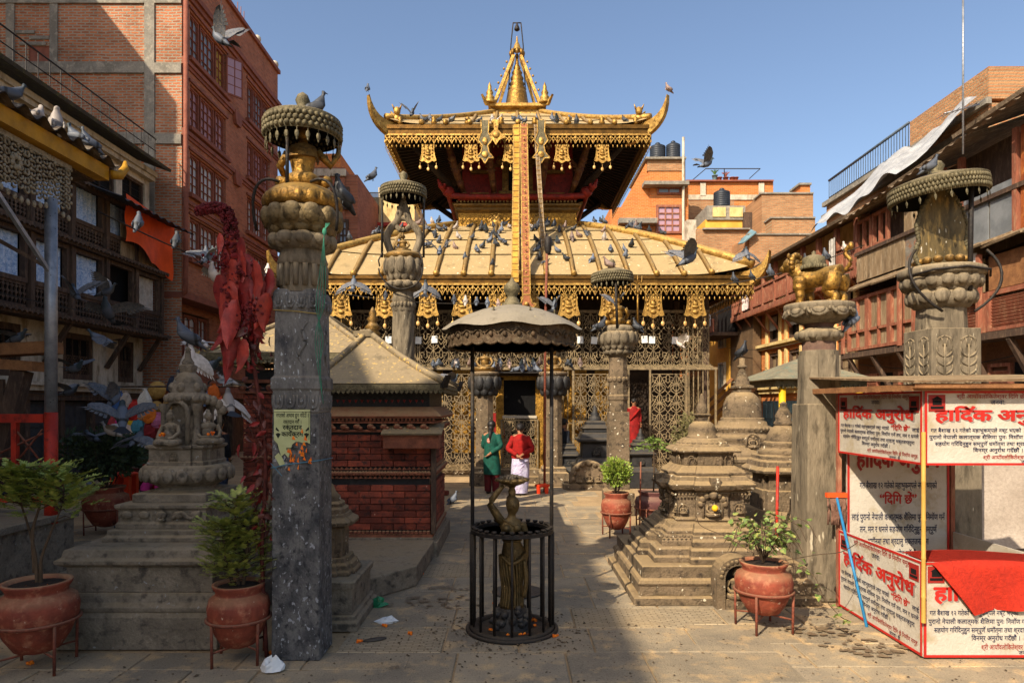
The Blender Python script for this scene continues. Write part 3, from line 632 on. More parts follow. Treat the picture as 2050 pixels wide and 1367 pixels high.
pwin(o1, 1313, 1364, 411, 468, 36, 3, 4, WOOD_R, GLASS_P, .12); pwin(o1, 1315, 1363, 375, 390, 36.2, 2, 1, WOOD_R, GLASS, .1)
for k in range(4): pwin(o1, 1250+k*13, 1261+k*13, 460, 480, 36, 1, 1, WOOD_R, GLASS_W, .08)
obj('drainpipe', MB().tube([(WX(1368, 35.9), 35.9, 3), (WX(1368, 35.9), 35.9, WZ(275, 35.9))], .07, 6), PLAST, o1)
o2 = thing('terrace_house', 'orange brick terrace house with flower pots along its flat roof', 'house')
blk(o2, 'wall', O, 1376, 1548, 362, 700, 40); blk(o2, 'plaster_band', PLAST, 1378, 1526, 390, 400, 39.93, .06); blk(o2, 'wall_lower', BR_OLD['x'], 1378, 1470, 402, 700, 39.6, .3)
blk(o2, 'parapet', TRIM, 1374, 1549, 360, 363, 39.8, 6.2)
for px in (1402, 1519): blk(o2, 'plaster_patch', PLAST, px, px+11, 366, 392, 39.9, .05)
o3 = thing('yellow_terrace_house', 'small house with yellow parapet panels below a black tank', 'house')
blk(o3, 'wall', BR_OLD['x'], 1395, 1500, 458, 700, 34); blk(o3, 'parapet', CONC, 1415, 1492, 412, 440, 34.5, 3)
for px in (1427, 1461): blk(o3, 'panel', CREAM, px, px+26, 415, 434, 34.45, .04)
blk(o3, 'yellow_wall', YELLOW, 1412, 1490, 440, 458, 34.6, 3); blk(o3, 'white_side', PLAST, 1375, 1394, 440, 490, 34.2, .5); blk(o3, 'coping', CONC, 1408, 1502, 456, 459, 33.8, 3)
blk(o3, 'lean_to', WOOD, 1490, 1530, 425, 470, 34.3, 2)
o4 = thing('raw_brick_house', 'raw brick house with stepped walls beside the silver sheet', 'house')
for n_, (a, b, c, e, Y) in enumerate(((1525, 1628, 388, 700, 33), (1545, 1632, 437, 700, 32.2), (1500, 1640, 470, 700, 31.5))):
    blk(o4, 'wall', BR_OLD['x'], a, b, c, e, Y); blk(o4, 'coping', CONC, a-2, b+1, c-3, c, Y-.08, 1)
blk(o4, 'chimney', BR_ORG['x'], 1603, 1622, 370, 388, 33, 1); blk(o4, 'chimney_cap', CONC, 1600, 1625, 366, 370, 32.9, 1.2)
bl_ = MB().slab([(WX(1485, 31.4), 31.2, WZ(490, 31.4)), (WX(1512, 31.4), 31.2, WZ(468, 31.4)), (WX(1512, 31.4), 31.9, WZ(455, 31.4)), (WX(1485, 31.4), 31.9, WZ(485, 31.4))], .05); obj('blue_tiles', bl_, BLUE_D, o4)
def tank(px, py0, py1, Y, r, lab):
    h = WZ(py0, Y)-WZ(py1, Y); p = [(r*.96, 0), (r, .03)]
    n = 7
    for k in range(n): z = .05+(h*.85-.05)*k/n; dz = h*.85/n; p += [(r, z+dz*.3), (r*.95, z+dz*.55), (r, z+dz*.8)]
    p += [(r*.97, h*.86), (r*.6, h*.95), (r*.3, h*.97), (r*.3, h), (0, h)]
    t = thing('water_tank', lab, 'water tank', (WX(px, Y), Y+r, WZ(py1, Y)), group='rooftop water tanks')
    obj('body', MB().lathe(p, 24), mat('tank_plastic', '2c3138', '23272d', 3, .5, bump=.05) if not bpy.data.materials.get('tank_plastic') else bpy.data.materials['tank_plastic'], t)
    obj('lid', MB().lathe([(r*.32, h), (r*.32, h+.06), (r*.2, h+.1), (0, h+.11)], 16), bpy.data.materials['tank_plastic'], t)
tank(1320, 284, 318, 36.3, .42, 'black ribbed water tank, left of the pair on the brick tower'); tank(1351, 281, 318, 36.3, .38, 'black ribbed water tank, right of the pair on the brick tower')
tank(1450, 376, 411, 35, .42, 'lone black water tank above the yellow panels')
rp = MB()
for a, b in (((1385, 362), (1413, 338)), ((1413, 338), (1522, 338)), ((1522, 338), (1500, 358)), ((1450, 338), (1450, 362))): rp.tube([(WX(a[0], 40), 40, WZ(a[1], 40)), (WX(b[0], 40), 40, WZ(b[1], 40))], .03, 4)
tag(obj('roof_pipe_frame', rp, IRON), 'thin pipe frame standing on the terrace roof', 'pipe frame')
for i, (px, c, lab) in enumerate(((1433, BLUE_D, 'blue flower pot with spiky plant on the terrace roof'), (1442, TERRA, 'clay flower pot next to the blue one on the terrace roof'), (1455, TERRA, 'clay flower pot with thin twigs on the terrace roof'), (1468, TERRA, 'small clay flower pot under the aerial stick on the roof'), (1475, TERRA, 'smallest clay pot at the right end of the roof row'))):
    h = .35 if i == 0 else .22
    t = thing('roof_flower_pot', lab, 'flower pot', (WX(px, 39.9), 40.1, WZ(361, 39.9)), group='flower pots on the terrace roof')
    obj('pot', MB().lathe([(.1, 0), (.16, h*.9), (.18, h*.9), (.18, h), (.12, h)], 12), c, t)
    p = MB()
    for k in range(10): a = k*2.4; p.tube([(0, 0, h), (.12*math.cos(a), .12*math.sin(a), h+.25), (.25*math.cos(a), .25*math.sin(a), h+.3)], [.02, .03, .004], 4)
    if i in (0, 2): obj('plant', p, mat('roof_plant_%d' % i, '4f6a2c' if i == 0 else '9a5a4a', None, 5, .7, bump=.1), t)
# left background
b1 = thing('far_brick_house', 'red brick house with white bands behind the figure on the near pillar', 'house')
blk(b1, 'wall', BR_RED['x'], 590, 690, 335, 760, 31); blk(b1, 'upper_wall', BR_ORG['x'], 612, 682, 308, 338, 31.2, 5); blk(b1, 'band', PLAST, 590, 692, 338, 352, 30.9, .1); blk(b1, 'side', BR_RED['y'], 688, 716, 350, 760, 31.1, 7); blk(b1, 'band', PLAST, 652, 660, 352, 420, 30.9, .1)
pwin(b1, 678, 700, 375, 420, 31, 2, 3, WOOD, GLASS, .12); pwin(b1, 676, 698, 440, 490, 31, 2, 3, WOOD, GLASS, .12)
b2 = thing('cream_house', 'cream rendered house with maroon windows left of the temple roof', 'house')
blk(b2, 'wall', CREAM, 705, 830, 395, 760, 36); blk(b2, 'roof_ledge', REDP, 700, 830, 445, 452, 35.6, .4); blk(b2, 'attic', PLAST, 757, 830, 375, 397, 36.5, 3)
for a, b, c, e in ((716, 760, 457, 500), (775, 805, 457, 500)): pwin(b2, a, b, c, e, 36, 3, 2, REDP, GLASS_P, .12)
rl = MB()
for k in range(24): x = WX(712+2*k, 35.8); rl.tube([(x, 35.8, WZ(428, 35.8)), (x, 35.8, WZ(386, 35.8))], .02, 4)
rl.tube([(WX(710, 35.8), 35.8, WZ(386, 35.8)), (WX(760, 35.8), 35.8, WZ(386, 35.8))], .03, 4); obj('railing', rl, IRON, b2)
back = thing('far_house_row', 'dim house row closing the courtyard behind the temple', 'house'); part(back, 'wall', BR_OLD['x'], (-30, 30, 44, 48, 0, 7))
# ------------------------------------------------------------------ the temple: two gilt roofs over a grilled sanctuary
TX, TY = .18, 24.5
tem = thing('temple', 'two-roofed gilt pagoda temple behind iron grilles, pigeons on its roofs', 'temple', (TX, TY, 0))
E1, Z1 = 6.25, 5.42            # lower eave half width, height of the eave edge
W2, Z2 = 1.95, 7.85            # upper storey half width, height where the lower roof meets it
E2, Z3, W3, Z4 = 3.98, 10.2, .35, 12.35
GOLD_W = mat('gilt_wall_panels', 'b98a36', '8f6828', 9, .4, .7, bump=.6, c3='4f3a18', fine=70)
REDW = mat('temple_red_lacquer', '8a241a', '6a1c16', 6, .6, bump=.25, c3='4a1812')
GOLD_E = mat('eave_bronze', '6a4a1c', '4d3614', 6, .45, .7, bump=.2, dust='a8905c', dustamt=.6)
# --- lower roof: copper sheets between half-round ribs, one face per side
def roof_face(par, e, ze, wtop, zt, nr, rows, rz, rib_r, flare=.28, sheet=ROOFM):
    def P(u, v):               # u across -1..1, v up 0..1 ; slightly sagging slope, corners kicked up
        hw = e+(wtop-e)*v; y = -(e+(wtop-e)*v); z = ze+(zt-ze)*(1.38*v-.38*v*v if e > 5 else v*.86+.14*v*v)
        z += flare*max(0, abs(u)-.72)**2*12*(1-v)**3
        return (u*hw, y, z)
    T = Matrix.Rotation(rz, 4, 'Z')
    us = [-1]+[-1+2*(k+.5)/nr for k in range(nr)]+[1]
    for j in range(rows):
        m = MB(); m.T = T; v0, v1 = j/rows, (j+1)/rows
        n = nr*3
        m.grid(lambda u, v: tuple(Vector(P(-1+2*u, v0+(v1-v0)*v)) + Vector((0, 0, .03*(1-v)+.012*math.sin(u*41+j*7)*math.sin(v*3)))), n, 2, sm=True)
        o = obj('roof_sheet', m, sheet, par)
    for k in range(nr):
        u = -1+2*(k+.5)/nr; uu = u*e    # ribs run straight up the slope, cut off at the hips
        vmax = min(1.0, (e-abs(uu))/(e-wtop)) if abs(uu) > wtop else 1.0
        if vmax < .12: continue
        m = MB(); m.T = T; pts = []
        for i in range(7):
            v = vmax*i/6*.985; hw = e+(wtop-e)*v; p = P(max(-1, min(1, uu/hw)), v); fan = uu*(1-.05*v)
            p = P(max(-1, min(1, fan/hw)), v); pts.append((p[0], p[1], p[2]+.035))
        m.tube(pts, rib_r, 8); o = obj('roof_rib', m, GOLD_D, par)
        m2 = MB(); m2.T = T; q = pts[0]; m2.ball((q[0], q[1]-.06, q[2]+.02), (.085, .07, .085), 10, 6); obj('rib_end', m2, GOLD, o)
    return P
for rz in (0, PI/2, PI, -PI/2):
    P1 = roof_face(tem, E1, Z1, W2+.05, Z2, 17, 4, rz, .07)
for rz in (0, PI/2, PI, -PI/2):
    P2 = roof_face(tem, E2, Z3+.18, W3, Z4, 11, 3, rz, .06, flare=.2)
def hips(e, ze, wt, zt, P, r, n=0):
    for sx in (-1, 1):
        for sy in (-1, 1):
            pts = []
            for i in range(9):
                v = i/8*.99; p = P(1, v); pts.append((sx*p[0], sy*-p[1]*-1 if False else sy*abs(p[1]), p[2]+.05))
            obj('hip_ridge', MB().tube(pts, r, 8), GOLD, tem)
hips(E1, Z1, W2, Z2, P1, .13); hips(E2, Z3, W3, Z4, P2, .1)
# upswept corner horns (shaped plates of gilt copper)
def horn(e, z, L, H, nm):
    poly = bez((-.8, -.42), (-.1, -.42), (L*1.05, -.3), (L, H), 12) + bez((L, H), (L*.7, H*.05), (.05, .02), (-.8, .16), 10)[1:-1]
    for sx in (-1, 1):
        for sy in (-1, 1):
            m = MB(); m.at((sx*e, sy*e, z), (0, 0, math.atan2(sy, sx)))
            n = len(poly); k = .075
            m.prism(poly, -k, k, 'y'); obj('corner_horn', m, GOLD_E if False else GOLD, tem)
horn(E1-.1, Z1+.05, .62, .55, 1); horn(E2-.05, Z3+.2, .68, .68, 2)
# eave boards and pierced gilt fringe
def eave(e, z, hb, hf, n, drops):
    for k in range(4):
        rz = k*PI/2
        m = MB(); m.at((0, 0, 0), (0, 0, rz)); m.box(-e-.04, e+.04, -e-.06, -e+.1, z-hb*.45, z); m.box(-e, e, -e-.02, -e+.1, z-hb, z-hb*.45-.003)
        obj('eave_board', m, GOLD_E, tem)
        if k == 2: continue
        m = MB(); m.at((0, 0, 0), (0, 0, rz)); wd = 2*e/n; yy = -e+.0; zt = z-hb-.004
        m.box(-e, e, yy-.035, yy, zt-hf*.16, zt)
        for i in range(n):
            c = -e+wd*(i+.5); h = wd/2
            for s in (-1, 1):
                pts = bez((c+s*h, yy-.02, zt-hf*.16), (c+s*h, yy-.02, zt-hf*.5), (c+s*h*.3, yy-.02, zt-hf*.5), (c, yy-.02, zt-hf*.97), 5)
                m.tube(pts, wd*.06, 4)
                pts = bez((c, yy-.03, zt-hf*.16), (c+s*h*.1, yy-.03, zt-hf*.5), (c+s*h*.8, yy-.03, zt-hf*.35), (c+s*h, yy-.03, zt-hf*.8), 5)
                m.tube(pts, wd*.05, 4)
            m.ball((c, yy-.03, zt-hf*.42), (wd*.16, .03, hf*.2), 6, 4); m.ball((c, yy-.025, zt-hf*.68), (wd*.09, .025, hf*.1), 6, 4)
            m.ball((c+h, yy-.02, zt-hf*.85), (wd*.1, .02, hf*.09), 5, 3)
        obj('eave_fringe', m, GOLD, tem)
        if drops:
            m = MB(); m.at((0, 0, 0), (0, 0, rz))
            for i in range(n*2): m.ball((-e+wd*(i+.5)/2, yy-.02, zt-hf-.07), (.022, .01, .045), 5, 4)
            o = obj('leaf_drops', m, GOLD, tem); o['kind'] = 'stuff'
eave(E1, Z1, .2, .33, 46, True); eave(E2, Z3+.16, .26, .3, 30, True)
# underside of both roofs: dark boards and rafters
UND = mat('dark_rafters', '2e2118', '1f1610', 4, .9, bump=.3)  # plain dark brown for soffits and rafters
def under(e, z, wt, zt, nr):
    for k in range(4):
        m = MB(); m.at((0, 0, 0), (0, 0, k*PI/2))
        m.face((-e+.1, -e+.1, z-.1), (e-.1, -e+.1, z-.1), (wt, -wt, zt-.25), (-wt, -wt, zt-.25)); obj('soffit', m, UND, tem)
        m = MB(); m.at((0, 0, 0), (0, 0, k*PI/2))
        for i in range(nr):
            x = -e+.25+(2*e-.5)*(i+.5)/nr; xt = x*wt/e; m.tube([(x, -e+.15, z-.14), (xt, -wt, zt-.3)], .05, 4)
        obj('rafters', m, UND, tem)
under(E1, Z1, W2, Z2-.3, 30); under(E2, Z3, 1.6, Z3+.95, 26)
# --- upper storey
def rect(nm, m, hw, z0, z1, bev=0, prof=None):
    return obj(nm, MB().loft(sq(), prof or [(hw, z0), (hw, z1)]), m, tem, bevel=bev)
rect('upper_wall', REDW, W2-.12, Z2+.9, Z3+.9)
rect('gilt_base_band', GOLD_W, W2, Z2-.2, Z2+.45)
rect('moulded_base', GOLD_D, 0, 0, 0, prof=[(W2+.03, Z2+.45), (W2+.1, Z2+.52), (W2+.06, Z2+.6), (W2+.14, Z2+.66), (W2+.14, Z2+.72), (W2-.1, Z2+.75)])
m = MB()
for k in range(4):
    m.at((0, 0, 0), (0, 0, k*PI/2))
    for i in range(34): m.box(-W2-.05+i*.117, -W2+.01+i*.117, -W2-.2, -W2-.08, Z2+.735, Z2+.8)
obj('dentils', m, GOLD_D, tem)
m = MB()
for k in range(4):
    m.at((0, 0, 0), (0, 0, k*PI/2))
    m.tube([(-W2-.5, -W2-.28, Z2+1.12), (-W2-.2, -W2-.28, Z2+.93), (-W2+.4, -W2-.28, Z2+.9), (W2-.4, -W2-.28, Z2+.9), (W2+.2, -W2-.28, Z2+.93), (W2+.5, -W2-.28, Z2+1.12)], [.06, .1, .09, .09, .1, .06], 8)
    m.box(-W2-.2, W2+.2, -W2-.2, -W2, Z2+.8, Z2+.88)
obj('red_gallery_sill', m, REDW, tem)
for sx in (-1, 1):
    m = MB()
    m.ball((sx*(W2+.3), -W2-.3, Z2+1.05), (.2, .16, .18), 10, 6); m.tube([(sx*(W2+.4), -W2-.35, Z2+1.1), (sx*(W2+.55), -W2-.45, Z2+1.2), (sx*(W2+.62), -W2-.5, Z2+1.4)], [.12, .08, .03], 8); m.ball((sx*(W2+.42), -W2-.4, Z2+1.25), (.07, .07, .1), 6, 4)
    obj('corner_guardian', m, REDW, tem)
# central gilt window shrine and side niches
m = MB(); y = -W2+.02
m.box(-.62, .62, y-.1, y+.1, Z2+.95, Z2+1.15); m.box(-.5, -.3, y-.1, y+.1, Z2+1.15, Z2+2.0); m.box(.3, .5, y-.1, y+.1, Z2+1.15, Z2+2.0); m.box(-.7, .7, y-.12, y+.1, Z2+2.0, Z2+2.15)
for i in range(7): m.ball((-.6+.2*i, y-.13, Z2+2.2), (.08, .05, .1), 6, 4)
obj('gilt_window', m, GOLD_D, tem); part(tem, 'window_opening', BLACK, (-.29, .29, y-.02, y+.08, Z2+1.16, Z2+1.98))  # black slab stands in for the unlit space behind the window
for x in (-1.25, 1.25):
    m = MB(); m.box(x-.3, x+.3, y-.06, y+.1, Z2+1.0, Z2+1.1); m.box(x-.3, x+.3, y-.06, y+.1, Z2+1.75, Z2+1.85); obj('niche_frame', m, GOLD_D, tem)
for x in (-1.75, -.75, .75, 1.75):
    m = MB(); b0 = (x, -W2-.05, Z2+1.0); t0 = (x*1.25, -W2-1.05, Z2+2.25)
    m.tube([b0, ((b0[0]+t0[0])/2, -W2-.5, Z2+1.6), t0], [.09, .12, .1], 6)
    for q in range(5): f = q/4; m.ball((b0[0]+(t0[0]-b0[0])*f, b0[1]+(t0[1]-b0[1])*f-.08, b0[2]+(t0[2]-b0[2])*f), (.12, .09, .14), 7, 5)
    for s in (-1, 1):
        for q in range(4): m.tube([((b0[0]+t0[0])/2, -W2-.62, Z2+1.72), ((b0[0]+t0[0])/2+s*(.16+.04*q), -W2-.66, Z2+1.62+.13*q)], .025, 4)
    obj('carved_strut', m, mat('strut_paint', '6a4a26', '54281a', 9, .7, bump=.3) if not bpy.data.materials.get('strut_paint') else bpy.data.materials['strut_paint'], tem)
for sx in (-1, 1):
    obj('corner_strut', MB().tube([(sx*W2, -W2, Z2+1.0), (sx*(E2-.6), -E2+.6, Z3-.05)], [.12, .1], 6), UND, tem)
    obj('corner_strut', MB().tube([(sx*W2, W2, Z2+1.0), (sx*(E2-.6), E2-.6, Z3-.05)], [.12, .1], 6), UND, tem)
for x in (-.72, 0, .72):
    m = MB(); m.at((x, -W2-.04, Z2+.12), (R(90), 0, 0)); m.lathe([(.24, 0), (.26, .03), (.2, .06), (.12, .05), (0, .09)], 16); m.no()
    for i in range(12): a = i*PI/6; m.ball((x+.22*math.cos(a), -W2-.09, Z2+.15+.24*math.sin(a)), .045, 6, 4)
    obj('gilt_medallion', m, GOLD, tem)
# --- pinnacle
m = MB(); m.loft(sq(), [(.95, Z4-.45), (.95, Z4-.3), (.8, Z4-.28), (.8, Z4-.15), (1.0, Z4-.1), (1.0, Z4), (.62, Z4+.03)]); obj('pinnacle_base', m, GOLD, tem)
m = MB(); m.lathe([(.62, Z4), (.55, Z4+.1), (.42, Z4+.35), (.36, Z4+.7), (.34, Z4+.82), (.3, Z4+.86), (.34, Z4+.92), (.22, Z4+1.0), (.28, Z4+1.1), (.2, Z4+1.2), (.24, Z4+1.3), (.16, Z4+1.42), (.19, Z4+1.5), (.11, Z4+1.62), (.13, Z4+1.68), (.07, Z4+1.8), (.05, Z4+2.0)], 20)
obj('pinnacle_bell', m, GOLD_S, tem)
m = MB(); m.lathe([(0, Z4+2.3), (.17, Z4+2.3), (.15, Z4+2.36), (.1, Z4+2.5), (.04, Z4+2.62), (.03, Z4+2.75), (0, Z4+2.85)], 16); obj('parasol_finial', m, GOLD, tem)
for sx in (-1, 1):
    for sy in (-1, 1):
        m = MB(); m.tube([(sx*.85, sy*.6, Z4), (sx*.12, sy*.1, Z4+2.1)], .075, 4); o = obj('pinnacle_leg', m, GOLD, tem)
        for k in range(7):
            f = (k+.7)/7.5; o2_ = obj('bell_drop', MB().ball((sx*(.85-.73*f+.17), sy*(.6-.5*f), Z4+2.1*f-.05), .045, 6, 4), GOLD, o) if sy < 0 else None
        m = MB(); m.lathe([(.2, Z4), (.22, Z4+.06), (.14, Z4+.12), (.17, Z4+.2), (.1, Z4+.28), (.13, Z4+.36), (.06, Z4+.5), (.07, Z4+.56), (0, Z4+.75)], 10, (sx*.95, sy*.95, 0)); obj('corner_finial', m, GOLD, tem)
        m = MB(); m.at((sx*1.0, sy*1.0, Z4-.05), (0, 0, math.atan2(sy, sx))); m.prism([(-.2, 0), (.1, -.06), (.3, .25), (.12, .1), (-.2, .12)], -.05, .05); obj('base_horn', m, GOLD, tem)
m = MB()
for k in range(8): a = k*PI/4; m.ball((.22*math.cos(a), .22*math.sin(a), Z4+2.2), (.07, .07, .12), 6, 4)
obj('pinnacle_crown', m, GOLD_S, tem)
m = MB()
for sx in (-1, 1): m.tube([(sx*.3, 0, Z4+.9), (sx*.22, 0, Z4+2.5), (sx*.14, 0, Z4+3.3)], .022, 5)
m.tube([(-.15, 0, Z4+3.3), (.15, 0, Z4+3.3)], .022, 5); obj('bell_frame', m, IRON, tem)
obj('hanging_bell', MB().lathe([(.1, Z4+3.05), (.09, Z4+3.12), (.05, Z4+3.22), (.01, Z4+3.3)], 10).ball((0, 0, Z4+3.08), (.1, .1, .08)), IRON, tem)
for i in range(8):
    x = -3.55+7.1*i/7
    m = MB(); m.lathe([(.06, 0), (.1, .05), (.07, .12), (.09, .18), (0, .26)], 8, (x, -E2+.1, Z3+.22)); obj('roof_ornament', m, GOLD_S, tem)
for sx in (-1, 1):
    m = MB(); m.ball((sx*(E2-.3), -E2+.25, Z3+.45), (.16, .14, .16)); m.ball((sx*(E2-.32), -E2+.15, Z3+.65), (.11, .1, .13)); m.tube([(sx*(E2-.25), -E2+.3, Z3+.5), (sx*(E2-.1), -E2+.3, Z3+.7)], [.08, .02], 6)
    for s in (-1, 1): m.tube([(sx*(E2-.32)+s*.08, -E2+.15, Z3+.7), (sx*(E2-.32)+s*.15, -E2+.12, Z3+.85)], [.04, .01], 5)
    obj('corner_lion', m, GOLD, tem)
# --- hanging gilt banners (flared plates with pointed hem and leaf drops)
def banner_mesh(wt, wb, h, nm):
    m = MB()
    L = [(-wt, 0)] + bez((-wt, 0), (-wt, -h*.4), (-wt*1.0, -h*.55), (-wb, -h*.86), 6)[1:]
    hem = [(-wb*.75, -h*.9), (-wb*.5, -h*.86), (0, -h), (wb*.5, -h*.86), (wb*.75, -h*.9)]
    Rr = [(-x, z) for x, z in L[::-1]]
    poly = L + hem + Rr
    m.prism([(x, z) for x, z in poly][::-1], -.02, .02)
    for i in range(len(poly)-1):
        a, b = poly[i], poly[i+1]; m.tube([(a[0], -.022, a[1]), (b[0], -.022, b[1])], .018, 4)
    m.ball((0, -.03, -h*.4), (wt*.35, .05, h*.14), 8, 5); m.ball((0, -.045, -h*.27), (wt*.18, .05, h*.07), 8, 5); m.ball((0, -.03, -h*.53), (wt*.5, .04, h*.06), 8, 5); m.ball((0, -.03, -h*.74), (wb*.3, .04, h*.08), 8, 5)
    for s in (-1, 1):
        for q in range(4): m.ball((s*wt*.72, -.025, -h*(.12+.17*q)), (wt*.16, .03, h*.06), 6, 4)
    return m.mesh(nm, GOLD)
bme = banner_mesh(.24, .33, .82, 'banner'); dme = MB().ball((0, 0, 0), (.06, .018, .085), 8, 5).tube([(0, 0, .07), (0, 0, .2)], .008, 4).mesh('leaf_drop', mat('pale_leaf_drop', 'd8b070', 'b98f50', 9, .5, .4, bump=.2))
for px in (680, 768, 855, 925, 995, 1062, 1140, 1222, 1310, 1395):
    x = WX(px, 18.2)-TX
    b = link('banner', bme, tem, (x, -E1+.12, Z1-.46), sca=(.88, 1, .82))
    for s in (-.3, 0, .3): link('leaf_drop', dme, b, (s, 0, -.98-(0 if s else .08)))
for px in (857, 943, 1022, 1125, 1206):
    x = WX(px, 20.6)-TX
    b = link('banner', bme, tem, (x, -E2+.1, Z3-.38), sca=(.74, 1, .7))
    for s in (-.33, 0, .33): link('leaf_drop', dme, b, (s, 0, -.98-(0 if s else .08)))
# dark chevron-shaped plates with gilt edge, hung in front of the upper fringe
for px in (971, 1083):
    m = MB(); x = WX(px, 20.4)-TX
    poly = [(-.12, 0), (-.1, -.35), (-.2, -.6), (-.08, -.75), (-.12, -.95), (-.26, -1.12), (-.1, -1.12), (0, -1.28), (.1, -1.12), (.26, -1.12), (.12, -.95), (.08, -.75), (.2, -.6), (.1, -.35), (.12, 0)]
    m.prism([(x+a, Z3+.22+b) for a, b in poly][::-1], -E2-.22, -E2-.17); o = obj('shaped_plate', m, CANOPY, tem)
    e = MB()
    for a, b in zip(poly, poly[1:]): e.tube([(x+a[0], -E2-.22, Z3+.22+a[1]), (x+b[0], -E2-.22, Z3+.22+b[1])], .02, 4)
    e.ball((x, -E2-.23, Z3-.4), (.08, .03, .12)); e.ball((x, -E2-.23, Z3-.8), (.1, .03, .1)); obj('gilt_edge', e, GOLD, o)
m = MB(); x = WX(993, 20.4)-TX
m.prism([(x-.08, Z3+.25), (x-.06, Z3-.05), (x-.28, Z3-.28), (x-.1, Z3-.35), (x, Z3-.5), (x+.1, Z3-.35), (x+.28, Z3-.28), (x+.06, Z3-.05), (x+.08, Z3+.25)], -E2-.2, -E2-.15); m.ball((x, -E2-.2, Z3-.2), (.12, .05, .1)); obj('gilt_mask', m, GOLD, tem)
# --- sanctuary walls behind the grille
obj('sanctuary_wall', MB().loft(sq(), [((4.75, 3.55), 0), ((4.75, 3.55), 6.4)]), mat('dark_sanctuary_wall', '3a2a1a', '241a12', 4, .8, bump=.4), tem)  # dark brown wall closes the view behind the grille
yw = -3.58
for i, (a, b, z0, z1) in enumerate(((-3.4, -2.3, .5, 3.0), (-2.0, -1.1, .5, 3.4), (1.2, 2.1, .5, 3.4), (2.35, 3.3, .5, 3.0), (-.95, -.6, .5, 3.9), (.6, .95, .5, 3.9))):
    part(tem, 'gilt_wall_panel', GOLD_W, (a, b, yw-.06, yw-.002, z0, z1))
    m = MB()
    for k in range(6): m.ball(((a+b)/2+.25*((k % 2)-.5)*(b-a), yw-.08, z0+.3+(z1-z0-.5)*k/5), (.16, .08, .2), 7, 5)
    obj('repousse_figures', m, GOLD_W, tem)
m = MB(); m.box(-.62, -.5, yw-.3, yw, .4, 3.0); m.box(.5, .62, yw-.3, yw, .4, 3.0); m.box(-.62, .62, yw-.3, yw, 3.0, 3.2); obj('door_surround', m, GOLD, tem)
part(tem, 'doorway', BLACK, (-.5, .5, yw-.05, yw-.003, .4, 3.0))  # black slab painted as the unlit doorway
rect('plinth', STONE, 5.6, 0, .16)
# --- wrought-iron grille: motif panels shared as mesh data
def motif(wd, h, r=.0145):
    m = MB(); c = wd/2
    for s in (-1, 1):
        m.tube(bez((c, 0, 0), (c+s*c*.9, 0, h*.1), (c+s*c*.9, 0, h*.45), (c+s*c*.15, 0, h*.5), 7), r, 4)
        m.tube(bez((c, 0, h*.1), (c+s*c*.45, 0, h*.2), (c+s*c*.5, 0, h*.42), (c+s*c*.05, 0, h*.55), 6), r, 4)
        m.tube(bez((c, 0, h*.5), (c+s*c*1.0, 0, h*.55), (c+s*c*1.1, 0, h*.95), (c+s*c*.45, 0, h*.85), 7), r, 4)
        m.tube(bez((c+s*c*.45, 0, h*.85), (c+s*c*.25, 0, h*.78), (c+s*c*.35, 0, h*.66), (c+s*c*.6, 0, h*.7), 5), r, 4)
        m.tube(bez((c+s*c, 0, h*.3), (c+s*c*.6, 0, h*.45), (c+s*c*.4, 0, h*.8), (c, 0, h), 6), r, 4)
        m.tube([(c, 0, h*.5), (c+s*c, 0, h*.02)], r*.9, 4); m.tube(bez((c, 0, h*.5), (c+s*c*.35, 0, h*.6), (c+s*c*.35, 0, h*.85), (c+s*c*.08, 0, h*.95), 5), r, 4); m.tube(bez((c+s*c, 0, h*.55), (c+s*c*.7, 0, h*.6), (c+s*c*.65, 0, h*.95), (c+s*c, 0, h), 5), r, 4)
    m.tube([(c, 0, 0), (c, 0, h)], r*1.1, 4)
    return m
CW, CH = .46, .52
def panel_mesh(nx, nz, nm):
    m = MB(); base = motif(CW, CH)
    for i in range(nx):
        for j in range(nz):
            mm = [(x+i*CW, y, z+j*CH) for x, y, z in base.v]; m.add(mm, base.f)
    m.box(-.02, 0, -.015, .015, 0, nz*CH); m.box(nx*CW, nx*CW+.02, -.015, .015, 0, nz*CH); m.box(0, nx*CW, -.016, .014, -.02, 0); m.box(0, nx*CW, -.016, .014, nz*CH, nz*CH+.02)
    return m.mesh(nm, IRON_T)
up2 = panel_mesh(4, 3, 'grille_panel'); lo2 = panel_mesh(4, 5, 'grille_panel'); lo1 = panel_mesh(2, 5, 'grille_panel')
G = -5.3
bars = MB(); bars.box(0, .03, -.015, .015, 0, 2.95)
for k in range(1, 5): bars.box(k*.13, k*.13+.025, -.012, .012, 0, 2.95)
bars.box(0, .55, -.012, .012, 1.45, 1.48); bars_me = bars.mesh('grille_bars', IRON_T)
xs_p = [-5.2, -2.75, -.93, .92+.0, 3.3]
for x in [-5.28+1.775*i_ for i_ in range(6)]:
    link('grille_panel', up2, tem, (x, G+.1, 3.0), sca=(.957, 1, 1))
    # sloping shelf of scrollwork between the upper grille and the projecting lower one
    m = MB(); m.at((x, G-.42, 2.95), (R(-72), 0, 0)); mo = motif(CW, .5, .014)
    for i in range(4): m.add([(a+i*CW, b, c) for a, b, c in mo.v], mo.f)
    obj('grille_shelf', m, IRON_T, tem)
for x in (-3.32, .95, 4.66): 
    link('grille_bars', bars_me, tem, (x, G-.45, .0)); link('grille_bars', bars_me, tem, (x, G+.09, 3.0), sca=(1, 1, .6))
for x in (-5.2, -2.72): link('grille_panel', lo2, tem, (x, G-.45, .2))
link('grille_panel', lo1, tem, (-.93-.0, G-.42, .2)); link('grille_panel', lo2, tem, (1.52, G-.45, .2), sca=(.8, 1, 1)) ; link('grille_panel', lo1, tem, (3.64, G-.45, .2))
